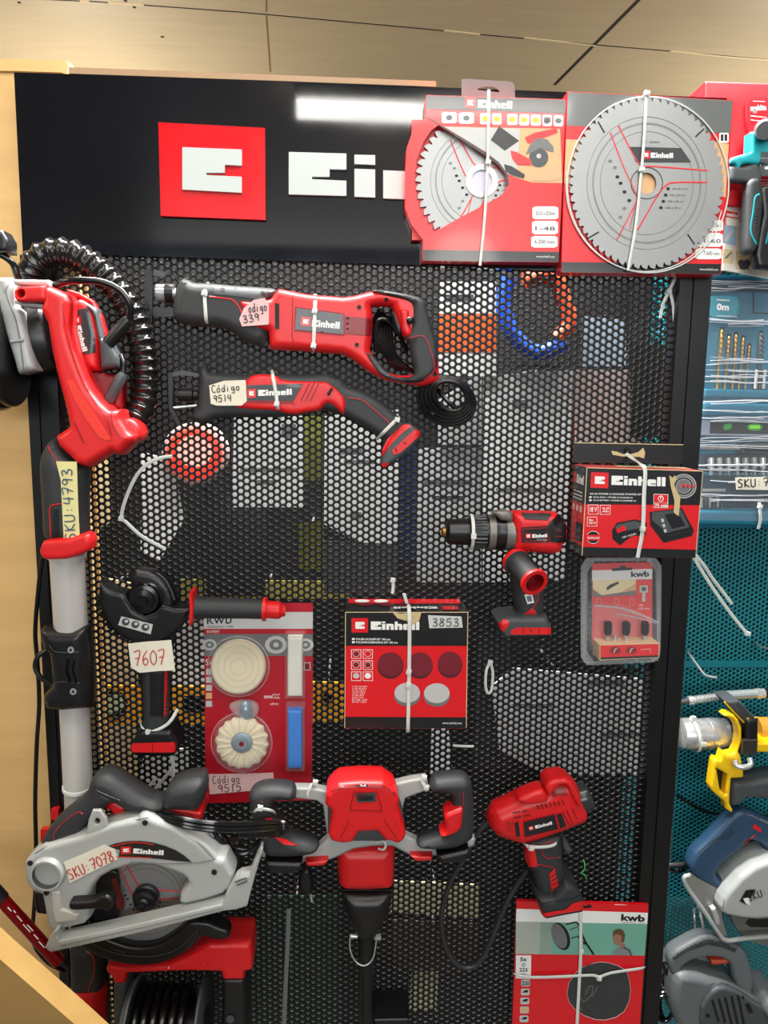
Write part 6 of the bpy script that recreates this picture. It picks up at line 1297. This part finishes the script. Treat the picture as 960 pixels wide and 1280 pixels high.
# ================================================================== right-hand neighbour stand
YR = YT-.012
t = thing('power_tool_case', 'bright red flat case behind the turquoise hand tool, top right corner', 'tool case', U(940, 250, YR))
b = B(); b.puff([(881.5, 102), (990, 106), (990, 262), (878, 255), (879, 180)], .05, .20, mat('flat_bright_red', (226, 28, 40), .4), rd=.003, grid=60); b.build('lid', t)
t = thing('cutter_tool', 'turquoise and black hand tool on a red hanging card in the top right corner', 'hand tool', U(945, 335, .02))
b = B(); Y0 = .040; s = Y0
b.puff(chaikin([(934, 128), (941, 123.5), (990, 124), (990, 215), (943, 200), (937, 163), (933.5, 150)], 1, .12), Y0, .046, mat('hot_red_card', (236, 28, 44), .35, coat=.4), rd=.0005, grid=60)
b.text('makita', fr((938, 139), (958, 137.8), 7.5, Y0), WHT, .04); b.stroke([(941, 126.5), (956, 127.3)], .8, Y0, WHT); b.stroke([(938, 145), (958, 147)], 1, Y0, WHT); b.stroke([(938, 150), (955, 152)], 1, Y0, WHT); b.decal(ell(943.7, 138.8, 3), Y0, STEEL, off=.001)
b.build('hang_card', t)
b = B(); s = b.puff([(912.8, 198), (925, 194), (937, 190.6), (938, 165), (946, 166), (960, 175), (990, 180), (990, 214), (945, 206), (935, 205), (927, 206), (921, 214), (917, 206), (911, 205)], .012, .036, TEAL, rd=.005, R=.004)
b.decal([(951, 190), (990, 191), (990, 222), (946, 220)], s, GRY, off=.0008); b.stroke([(950, 198), (975, 199)], .7, s, LGP); b.stroke([(949, 207), (975, 209)], .7, s, LGP); b.decal([(955, 209), (962, 208), (962, 212), (955, 212)], s, WHT, off=.001); b.build('jaw_cover', t)
b = B(); b.lathe(U(956, 163, .03), U(957, 163, -.01), [(0, .016), (.3, .017), (1, .013)], GRY, n=20); b.puff([(944, 170), (952, 150), (963, 150), (975, 172), (962, 180)], .008, .036, GRY, rd=.006, sm=1); b.build('knob', t)
b = B()
b.puff([(911.5, 208), (927, 209), (945, 204), (952, 222), (947, 232), (930, 229), (910.5, 227)], .012, .036, GRY, rd=.006, R=.005)
s = b.puff([(931, 232), (936, 224), (948, 222), (953, 245), (950, 273), (947, 305), (943, 314), (937, 319), (930, 317), (928, 310), (930, 273)], .004, .036, RUB, rd=.010, R=.008, sm=1)
b.stroke([(949, 243), (943.5, 247), (941, 265), (938, 289), (945, 305)], 2.2, s, TEAL, sm=4)
for k in range(7): b.stroke([(946-k*.4, 262+k*4.4), (953-k*.4, 260+k*4.4)], 1.3, s, BLK)
s = b.puff([(947, 236), (960, 230), (990, 240), (990, 340), (944, 336), (941, 320), (944, 300), (950, 270)], .010, .037, BLK, rd=.008, R=.006)
for k in range(7): b.stroke([(949, 226+k*3.2), (962, 225+k*3.2)], 1, s, GRY)
b.stroke([(957, 305), (960, 290)], 2, s, TEAL); b.build('handles', t)
t = thing('accessory_card', 'white hanging card with small wood pictures behind the turquoise tool handles', 'hanging card', U(930, 345, .06))
b = B(); Y0 = .060
b.puff([(908.8, 255.6), (931, 261.7), (990, 268), (990, 352), (960, 348), (930, 342), (903.7, 337.5)], Y0, .066, mat('cream_white_card', (232, 228, 214), .5), rd=.0005, grid=60)
b.decal([(907, 262.8), (922, 266), (923, 274), (906.5, 271)], Y0, CRED); b.text('makita', fr((907.5, 270), (921.5, 272.5), 5, Y0, .001), WHT, .04); b.text('102', fr((924.5, 276), (931, 277), 6, Y0), DARK)
b.decal([(905, 281), (921, 283), (920, 307), (904, 304)], Y0, mat('pale_blue_print', (150, 178, 200), .5)); b.decal([(905, 300), (915, 286), (918, 288), (908, 303)], Y0, LGP, off=.0008)
for (x, y, x1, y1) in ((924, 283, 932, 303), (904, 311, 917, 330), (920, 313, 938, 338)): b.decal([(x, y), (x1, y+1.5), (x1-.5, y1), (x-.6, y1-1.5)], Y0, EDGEC, off=.0005)
fan = [(922, 328), (925, 324), (930, 326), (935, 324), (939, 328), (935, 336), (930, 337.5), (925, 336)]; b.decal(fan, Y0, BG2, off=.001); b.decal([(906, 322), (914, 314), (915, 316), (908, 324)], Y0, MGP, off=.001)
b.build('card', t)

# wrapped tool set
t = thing('tool_set_case', 'petrol blue drill bit and socket set wrapped in clear film, right of the post', 'tool set', U(920, 660, .15))
yc = .13
b = B()
s = b.puff([(862, 343), (1000, 346), (1000, 660), (850, 660)], yc, YT-.006, CASET, rd=.004, R=.004, grid=20)
b.puff([(880, 347), (1000, 352), (1000, 366), (880, 362)], yc-.008, yc-.0001, mat('dark_petrol_plastic', (14, 50, 70), .4), rd=.003)
s2 = b.puff(chaikin([(880, 370), (920, 368), (925, 378), (923, 399), (880, 400)], 1), yc-.006, yc-.0001, mat('teal_badge', (24, 140, 160), .35), rd=.003); b.text('0m', fr((895.5, 388), (911, 388.5), 9, yc-.0062), WHT, .05); b.stroke([(896, 395), (921, 396)], 1.2, yc-.006, LGP); b.stroke([(896, 375), (912, 376)], 2, yc-.006, LGP)
e = [(942, 366), (942, 386), (947, 391), (1000, 392)]; b.stroke(e, 2.5, yc, mat('dark_petrol_plastic', (0, 0, 0)), sm=3, raise_=.002)
b.puff([(880, 486), (1000, 489), (1000, 498), (879, 497)], yc-.010, yc-.0001, CASET, rd=.003); b.puff([(878, 503), (1000, 506), (1000, 520), (877, 519)], yc-.014, yc-.0001, CASET, rd=.004)
b.puff([(872, 638), (1000, 640), (1000, 657), (870, 656)], yc-.018, yc-.0001, CASET, rd=.004); b.puff([(873, 568), (1000, 566), (1000, 634), (872, 635)], yc-.003, yc-.0001, mat('dark_petrol_plastic', (0, 0, 0)), rd=.002, grid=20)
for i in range(22):
    for j in range(4): b.decal(ell(911+i*3.4+(j % 2)*1.7, 622+j*3.6, 1.05, 1.1, 6), yc-.003, DARK, off=.0005)
b.stroke([(873, 592), (1000, 594)], 5, yc-.003, CASET)
for k in range(9): b.decal(ell(876+k*10.6, 592, 1.7, 1.7, 8), yc-.0042, LGP, off=.0006)
for k in range(8): b.decal(ell(880+k*3.6, 612.5, 1.7, 1.8, 10), yc-.003, LGP, off=.0006); b.decal(ell(880+k*3.6, 612.5, .9, .9, 8), yc-.003, DARK, off=.001)
b.build('case', t)
for k, (x, yt, xb) in enumerate(((903, 411.5, 896), (911.5, 420, 905.5), (920.5, 418, 915), (929.5, 422, 923), (937, 432, 931), (952, 416, 949))):
    b = B(); b.decal([(x-2.4, yt-3), (x+2.4, yt-3), (x+1.5, yt+22), (x-4, yt+22)], yc, DARK, off=.0006)
    A0 = U(xb, 486, yc-.006); A1 = U(x, yt, yc-.006); r = .0030-.0003*k if k < 5 else .004; M_ = GOLD if k < 5 else GRY
    b.lathe(A0, A1, [(0, r*.8), (.45, r*.8), (.46, r), (.96, r), (1, r*.2)], M_, n=10)
    for q_ in range(6): u = .5+q_*.085; c = A0.lerp(A1, u); b.box(c+Vector((0, -r*.6, 0)), (r*2.3, r*.9, .0022), DARK if k == 5 else mat('dark_gold', (120, 86, 30), .35, .7), Matrix.Rotation(.7, 3, 'Y'))
    b.build('drill_bit', t)
for x in (945, 955):
    b = B(); b.lathe(U(x-1, 486, yc-.006), U(x+1, 462, yc-.006), [(0, .003), (1, .003)], LGP, n=10); b.build('drive_bit', t)
for k in range(8):
    x = 888+k*10.8; b = B(); b.lathe(U(x+1, 594, yc-.012), U(x, 571.5, yc-.012), [(0, .0030), (.35, .0030), (.37, .0058), (.95, .0062), (1, .0055), (1.0, .0036, DARK)], BRUSH if k % 3 else STEEL, n=14); b.build('nut_driver', t)
for k in range(6):
    x = 877+k*5; b = B(); b.lathe(U(x, 634, yc-.008), U(x+.3, 622, yc-.008), [(0, .0030), (1, .0030)], BG2 if k % 2 else BRUSH, n=10); b.build('drive_bit', t)
b = B()
b.puff([(872, 525), (1000, 528), (1000, 546), (870, 543.5)], yc-.020, yc-.0005, mat('grey_level_frame', (150, 160, 180), .35, .5), rd=.0008, grid=60)
b.decal([(888, 527.5), (1000, 529), (1000, 543.5), (887, 542)], yc-.020, DARK); b.decal(ell(909.6, 534, 7.5, 5.5), yc-.020, BLK, off=.0008); b.decal(ell(909.6, 533.5, 6, 3.8, 16, rot=-.4), yc-.020, mat('green_vial', (30, 150, 50), .3), off=.0012); b.decal(ell(943.5, 534, 10, 4.6), yc-.020, mat('green_vial', (0, 0, 0)), off=.001); b.decal(rect(937, 531.5, 950, 536), yc-.020, LIME, off=.0014); b.build('spirit_level', t)
b = B(); b.lathe(U(925, 560, yc-.016), U(985, 561, yc-.016), [(0, .006), (.06, .0095), (1, .0095)], GRY, n=20); b.lathe(U(872, 559, yc-.014), U(925, 560, yc-.014), [(0, .004), (1, .004)], STEEL, n=12); b.build('screwdriver', t)
b = B(); b.puff([(919, 597), (990, 595), (990, 613), (920.5, 612)], yc-.0262, yc-.0250, PAPER, rd=.0003, grid=60); hand(b, 'SKU:7', (922, 609.5), (962, 607.5), 10, yc-.0262, INKK, w=.0012); b.build('price_label', t)
b = B()
q0 = [(866, 350), (1000, 352), (1000, 652), (860, 650)]
s = b.puff(q0, yc-.0245, yc-.0235, FILM, rd=.0003, grid=60)
rnd = random.Random(11)
for (y, sl, n_) in ((352, 6, 4), (362, -5, 3), (400, 7, 3), (408, -4, 2), (447, 9, 4), (455, -6, 3), (463, 4, 3), (471, -3, 3), (478, 5, 2), (503, -4, 2), (512, 4, 2), (521, 3, 3), (527, -2, 3), (551, -6, 4), (558, 4, 2), (582, -3, 3), (588, 4, 2), (601, -3, 2), (618, 3, 3), (627, -5, 3)):
    for k in range(n_):
        y0 = y+rnd.uniform(-3, 3); y1 = y+sl*rnd.uniform(.2, 1.0)+rnd.uniform(-2, 2)
        P_ = [(866+i*22, y0+(y1-y0)*i/6+rnd.uniform(-1.2, 1.2)) for i in range(7)]
        i0 = rnd.randint(0, 2); b.stroke(P_[i0:rnd.randint(5, 7)], rnd.uniform(.7, 2.0), yc-.0245, FILMF, sm=3, raise_=.0012)
b.build('film_wrap', t)
tie('short white cable tie hanging at the bottom of the wrapped tool set', [(949, 628, yc-.028), (950, 640, yc-.030), (950.5, 650, yc-.028), (948, 661, yc-.024)], [(950, 633, yc-.030)], w=2.4)

# hooks
def hook(label, pts, r=.0022):
    b = B(); b.tube(cp(pts, 5), r, STEEL, n=10); b.build('peg_hook', label=label, cat='hook', group='peg hooks on the teal panel')
hook('empty steel peg hook with bent tip on the teal panel, nearest the black post', [(861, 812, YT-.003), (860, 815, YT-.02), (868, 826, YT-.05), (878, 840, YT-.09), (884, 845, YT-.11), (896, 847, YT-.13)])
hook('steel peg hook cut off by the right edge, high on the teal panel', [(944, 803, YT-.003), (950, 808, YT-.03), (962, 811, YT-.06), (980, 812, YT-.08)])

# flexible metal hose
t = thing('metal_hose', 'silver flexible metal hose lying across the teal panel above the yellow gun', 'hose', U(905, 880, .12))
b = B(); A0 = U(860, 876, .13); A1 = U(908, 869.5, .13); pr = []
for k in range(17): pr += [(k/17, .0058), ((k+.4)/17, .0085), ((k+.8)/17, .0058)]
b.lathe(A0, A1, [(0, .0085), (.12, .0085)]+[p for p in pr if p[0] > .12]+[(1, .0085)], STEEL, n=18); b.build('threaded_end', t)
b = B(); b.lathe(A1, U(944, 867, .13), [(0, .0090), (1, .0090)], mat('satin_grey_tube', (170, 182, 182), .35, .6), n=20); b.lathe(U(944, 867, .13), U(955, 866.5, .13), [(0, .0105), (.5, .0105), (.55, .0095), (1, .0095)], STEEL, n=8); b.lathe(U(955, 866.5, .13), U(985, 866, .13), [(0, .009), (1, .009)], BLK, n=16); b.build('sleeve', t); b = B(); b.lathe(U(851, 878, .13), A0, [(0, .004), (1, .006)], BG2, n=12); b.build('hose_tip', t)

# yellow caulking gun
t = thing('caulking_gun', 'yellow cordless caulking gun with steel cylinder on the teal panel', 'caulking gun', U(905, 1015, .12))
b = B(); A0 = U(849, 917, .11); A1 = U(918, 917.5, .11)
b.lathe(A0, A1, [(0, .020), (.03, .0275), (.10, .0295), (.3, .0298), (.31, .0288), (.5, .0288), (.51, .0298), (.7, .0298), (.71, .029), (1, .029)], STEEL, n=44)
b.build('cylinder', t)
b = B(); b.lathe(U(905, 917, .11), U(921, 918, .11), [(0, .0335), (.5, .0345), (.55, .0345), (1, .0345)], BLK, n=40); b.build('collar', t)
b = B()
s = b.puff([(903, 893), (908, 890), (916, 892), (922, 899), (926, 909), (926, 925), (922, 938), (925, 945), (928, 960), (928.5, 971), (913, 972), (911.5, 990), (911, 1003), (915.5, 1012), (913.6, 1015), (906, 1010), (905, 1001.5), (889, 988), (887, 982), (891, 951), (894, 947.5), (899, 949), (902.5, 938), (908, 942), (916, 940), (920, 932), (922, 918), (920, 907), (914, 898), (905, 895)], .058, .078, YEL, rd=.005, R=.004, holes=[[(894.7, 959.4), (907.6, 967), (905, 991), (899, 986)]])
b.build('yellow_frame', t)
b = B(); b.puff([(893, 956), (909, 965), (907, 993), (896, 986)], .075, .10, DARK, rd=.001, grid=30); b.build('frame_recess', t)
b = B(); s = b.puff([(906, 876), (923, 875), (944, 897), (930, 902), (918, 890)], .060, .11, GRY, rd=.004); b.stroke([(906, 877.5), (918, 891), (930, 903), (933, 898), (946, 897)], 2.6, s, YEL, off=-.001, raise_=.002)
for k in range(4): b.stroke([(909+k*4, 876.5), (929+k*4, 897)], .8, s, BLK)
b.build('ribbed_rail', t)
b = B(); b.puff([(931.7, 898), (947, 897.6), (946.5, 927), (931, 927)], .055, .12, BLK, rd=.005); b.build('gear_block', t)
b = B(); b.lathe(U(945, 911.5, .11), U(985, 912, .11), [(0, .023), (1, .023)], mat('gold_speckled_tube', (206, 152, 60), .4, .4, noise=.3, scale=300), n=28); b.puff([(945, 928.5), (990, 928), (990, 940), (945, 939.5)], .06, .11, YEL, rd=.003); b.build('cartridge_tube', t)
b = B(); b.puff([(929, 926), (947, 925), (945, 944), (928, 943)], .050, .0599, mat('worn_dark_steel', (70, 66, 60), .4, .6, noise=.4, scale=200), rd=.001, grid=30); b.tube(cp([(919, 950, .05), (921, 957, .045), (930, 959, .042), (938, 956, .045), (937, 947, .05)]), .005, STEEL, n=10); b.build('steel_clamp', t)
b = B(); b.puff([(911, 974), (921, 972.5), (933, 973), (960, 967), (990, 964), (990, 1000), (960, 997), (932, 994), (926, 999), (914, 1006), (910, 1002)], .060, .12, GRY, rd=.014, R=.010, sm=1); b.build('grip', t)
b = B(); c0 = U(865, 917, .11)
P_ = [U(861+7*(k/20), 894+47*(k/20), .11) for k in range(21)]
P_ = [Vector((c0[0]-.006+.014*k/20, .11-math.sin(math.pi*k/20)*.0335, c0[2]+.0325*math.cos(math.pi*k/20))) for k in range(21)]
b.strap(P_, .0032, .0010, TIE); b.box(P_[2]+Vector((0, -.001, .004)), (.007, .007, .009), TIE); b.box(P_[11]+Vector((.005, -.002, 0)), (.009, .004, .007), TIE); b.build('cable_tie', label='white cable tie round the steel cylinder of the yellow caulking gun', cat='cable tie', group='white cable ties on the display')
b = B(); b.tube(cp([(846, 993, YT-.02), (863, 1005, YT-.03), (888.7, 1016, YT-.03), (916, 1018, YT-.03), (985, 1021, YT-.03)]), .0030, CORD, n=8); b.build('black_cable', label='thin black cable curving across the teal panel under the yellow gun', cat='cable')

# dark blue circular saw
t = thing('circular_saw', 'dark blue circular saw with grey blade guard on the teal panel', 'circular saw', U(930, 1190, .10))
b = B()
b.puff(chaikin([(890, 1082), (912, 1060), (934, 1044), (990, 1046), (990, 1112), (915, 1106), (892, 1100)], 1), .115, .14, BG2, rd=.004)
s = b.puff(chaikin([(859, 1077.7), (862, 1070), (866, 1063), (880, 1050), (895, 1034), (908, 1020), (918, 1012), (927, 1009.8), (940, 1014), (960, 1024), (995, 1038), (995, 1112), (935, 1109), (914, 1102), (905, 1107), (894, 1107), (878, 1101), (866, 1092), (860, 1084)], 1, .15), .066, .105, BOSB, rd=.012, R=.008, grid=3.5,
           holes=[chaikin([(892, 1087), (900, 1076), (914, 1066), (925, 1056), (932, 1046), (946, 1050), (955, 1058), (950, 1075), (934, 1090), (914, 1096), (896, 1096)], 1, .15)])
b.decal([(941, 1029), (951, 1035), (950.5, 1040), (940.5, 1034.5)], s, RED, off=.001); b.stroke([(930, 1055), (936, 1049), (944, 1043)], 1.8, s, RED, off=.001, sm=3)
b.stroke([(872, 1066), (890, 1050), (898, 1046), (908, 1044), (914, 1036)], .7, s, DARK, sm=3); b.stroke([(874, 1069), (892, 1053), (900, 1049), (910, 1047), (917, 1038)], .7, s, DARK, sm=3)
b.decal([(918, 1012.5), (927, 1010.2), (960, 1024.5), (995, 1038), (995, 1044), (960, 1030), (930, 1016)], s, MGP, off=.0006)
b.build('handle', t)
b = B(); s = b.puff([(897, 1129), (900, 1119), (905, 1111.6), (922.5, 1092), (940, 1079), (960, 1071), (995, 1064), (995, 1142), (960, 1144), (942, 1145.5), (924, 1144), (905, 1140), (899, 1136)], .040, .115, SIL, rd=.012, R=.008, grid=4)
b.decal([(924, 1126), (932, 1112), (944, 1111), (940, 1118), (932, 1130)], s, BLK, off=.001); b.decal([(928, 1122), (935, 1121), (937, 1131), (931, 1128)], s, WHT, off=.0016)
hand(b, 'SKU:', (936, 1126), (960, 1117), 9, s, INKK, w=.0009, off=.0014); b.stroke([(903, 1136), (907, 1117), (924, 1097), (942, 1084), (990, 1070)], .9, s, MGP, sm=3)
b.decal([(931, 1154), (936, 1148), (950, 1149), (990, 1146), (990, 1160), (938, 1159)], s.ys-.012, BLK, off=.001); b.build('blade_guard', t)
b = B(); c0 = U(968, 1128, .09); b.lathe((c0[0], .085, c0[2]), (c0[0], .10, c0[2]), [(0, .089), (.2, .091), (1, .091)], mat('lower_guard_grey', (120, 122, 120), .4, .3), n=56); b.build('lower_guard', t)
b = B(); b.puff([(856, 1096), (864, 1093), (894, 1109), (900, 1131), (903, 1150), (909, 1172), (905, 1170), (880, 1136), (859, 1107)], .068, .075, mat('grey_sheet_metal', (150, 150, 146), .4, .5), rd=.001, grid=30)
b.tube(cp([(862, 1094, .06), (855.5, 1097, .06), (859, 1109, .06), (880, 1139, .06), (899, 1167, .06), (905, 1174, .06), (914, 1175.5, .06), (930, 1173, .06), (990, 1168, .06)]), .0042, SIL, n=12); b.puff([(889, 1137), (894, 1134), (899, 1146), (900, 1156), (895, 1155)], .055, .0675, SIL, rd=.002); b.build('base_plate', t)
b = B(); b.lathe(U(836, 1081.5, .10), U(861, 1080, .10), [(0, .0048), (.1, .0058), (1, .0065)], BLK, n=16); b.tube(cp([(836, 1086, .11), (846, 1089, .11), (856, 1087, .10)]), .004, CORD, n=8); b.build('power_cord', t)
hook('long steel peg hook with bent end hanging under the dark blue circular saw', [(872, 1132, YT-.003), (875.5, 1142, YT-.06), (880, 1165, YT-.08), (885, 1190, YT-.09), (884, 1196, YT-.09), (881, 1198, YT-.09)], .0028)
hook('straight steel peg hook just left of the bent one on the teal panel', [(867.5, 1136, YT-.003), (868, 1145, YT-.04), (869.5, 1170, YT-.06)], .0024)

# grey planer
t = thing('electric_planer', 'grey electric planer with arched handle and orange trigger, bottom right corner', 'planer', U(900, 1290, .08))
GP = mat('mid_grey_plastic', (98, 104, 106), .42, bump=.05, scale=900)
b = B()
s = b.puff([(833, 1198), (838, 1188), (854.7, 1178), (870, 1170), (885, 1166.5), (909.4, 1176), (922, 1180), (930, 1187), (936, 1203), (941, 1225), (936, 1240), (924, 1236), (914, 1222), (912, 1204), (904, 1195), (888, 1192), (868, 1194), (852, 1203), (845, 1214), (838, 1216)], .060, .10, GP, rd=.011, R=.008, grid=3.5, sm=1)
b.decal([(836, 1193), (856, 1180), (884, 1170), (910, 1178), (921, 1184), (918, 1190), (905, 1184), (884, 1180), (860, 1188), (842, 1200)], s, RUB, off=.0008); b.build('handle', t)
b = B(); b.puff([(887.5, 1199), (911, 1197.5), (913, 1203), (889, 1205.5)], .068, .12, mat('burnt_orange_plastic', (190, 70, 40), .4), rd=.004); b.puff([(884, 1188), (912, 1190), (914, 1199), (888, 1199)], .085, .12, GRY, rd=.004); b.build('trigger', t)
b = B()
s = b.puff([(836, 1240), (840, 1216), (852, 1210), (870, 1212), (887.5, 1218), (908, 1224), (931, 1236), (950, 1246), (990, 1262), (990, 1310), (870, 1310), (846, 1280), (838, 1262)], .045, .14, GP, rd=.018, R=.014, grid=4, sm=1)
s2 = b.puff([(872, 1262), (884, 1240), (900, 1230), (920, 1236), (950, 1256), (985, 1275), (985, 1308), (880, 1308)], .038, .06, GRY, rd=.006, R=.005, sm=1)
for k in range(5): b.stroke([(890+k*8, 1249-k*1.5), (898+k*8, 1276+k*1.5)], 3.2, s2, DARK, off=.0006)
for p in ((929, 1246), (884.5, 1269)): b.decal(ell(p[0], p[1], 2.3), s2, DARK, off=.001)
b.decal([(931, 1255), (936, 1253), (941, 1264), (936, 1266)], s2, DARK, off=.001); b.stroke([(852, 1216), (856, 1228), (878, 1232), (900, 1226)], .9, s, GRY, sm=3); b.build('body', t)
b = B(); c0 = U(961, 1250, .06); b.lathe((c0[0]-.012, .10, c0[2]+.012), (c0[0], .028, c0[2]), [(0, .024), (.6, .022), (1, .0205), (1, .0155), (.7, .0145, DARK), (.7, .001, DARK)], GP, n=28); b.build('chip_port', t)
b = B(); b.lathe(U(839, 1210, .09), U(830, 1214, .09), [(0, .013), (.6, .015), (1, .011)], BLK, n=20); b.build('depth_knob', t)
b = B()
for k in range(4): e = ell(833-k, 1252+k*3, 8+k, 22-k*2, 26); e.append(e[0]); b.tube(P3([(p[0], p[1], .10-k*.008) for p in e]), .0032, CORD, n=8)
b.tube(cp([(832, 1216, .09), (828, 1225, .09), (834, 1236, .09), (842, 1250, .085)]), .0034, CORD, n=8); b.build('power_cord', t)

# ------------------------------------------------------------------ pieces that belong to a part go one level deeper
SUBPARTS = (('power_cord', 'cord_sleeve'), ('side_handle', 'handle_knob'), ('side_handle', 'handle_collar'), ('side_handle', 'trigger'), ('pleated_wheel', 'hub'), ('battery_foot', 'hang_card'),
            ('housing', 'lock_button'), ('grip', 'trigger'), ('housing', 'gauge_ring'), ('shaft', 'shaft_bail'), ('handle', 'trigger'), ('motor_housing', 'motor_cap'), ('arm', 'hose_socket'), ('pole', 'pole_clamp'),
            ('yellow_frame', 'steel_clamp'), ('frame', 'foot_pad'), ('frame', 'handle_bolster'), ('card_box', 'hang_tab'), ('saw_blade', 'bore_ring'), ('carton', 'hang_flap'), ('air_hose', 'hose_boss'), ('main_handle', 'handle_inlay'), ('auxiliary_handle', 'grip_inlay'), ('disc_guard', 'spindle_flange'))
base = lambda o: o.name.split('.')[0]
for top in [o for o in bpy.data.objects if o.parent is None and o.type == 'EMPTY']:
    kids = [o for o in bpy.data.objects if o.parent == top]
    for pn, cn in SUBPARTS:
        pp = [k for k in kids if base(k) == pn]; cc = [k for k in kids if base(k) == cn]
        for c in cc:
            if pp and c.parent == top and c not in pp and not any(k.parent == c for k in kids): c.parent = pp[-1]
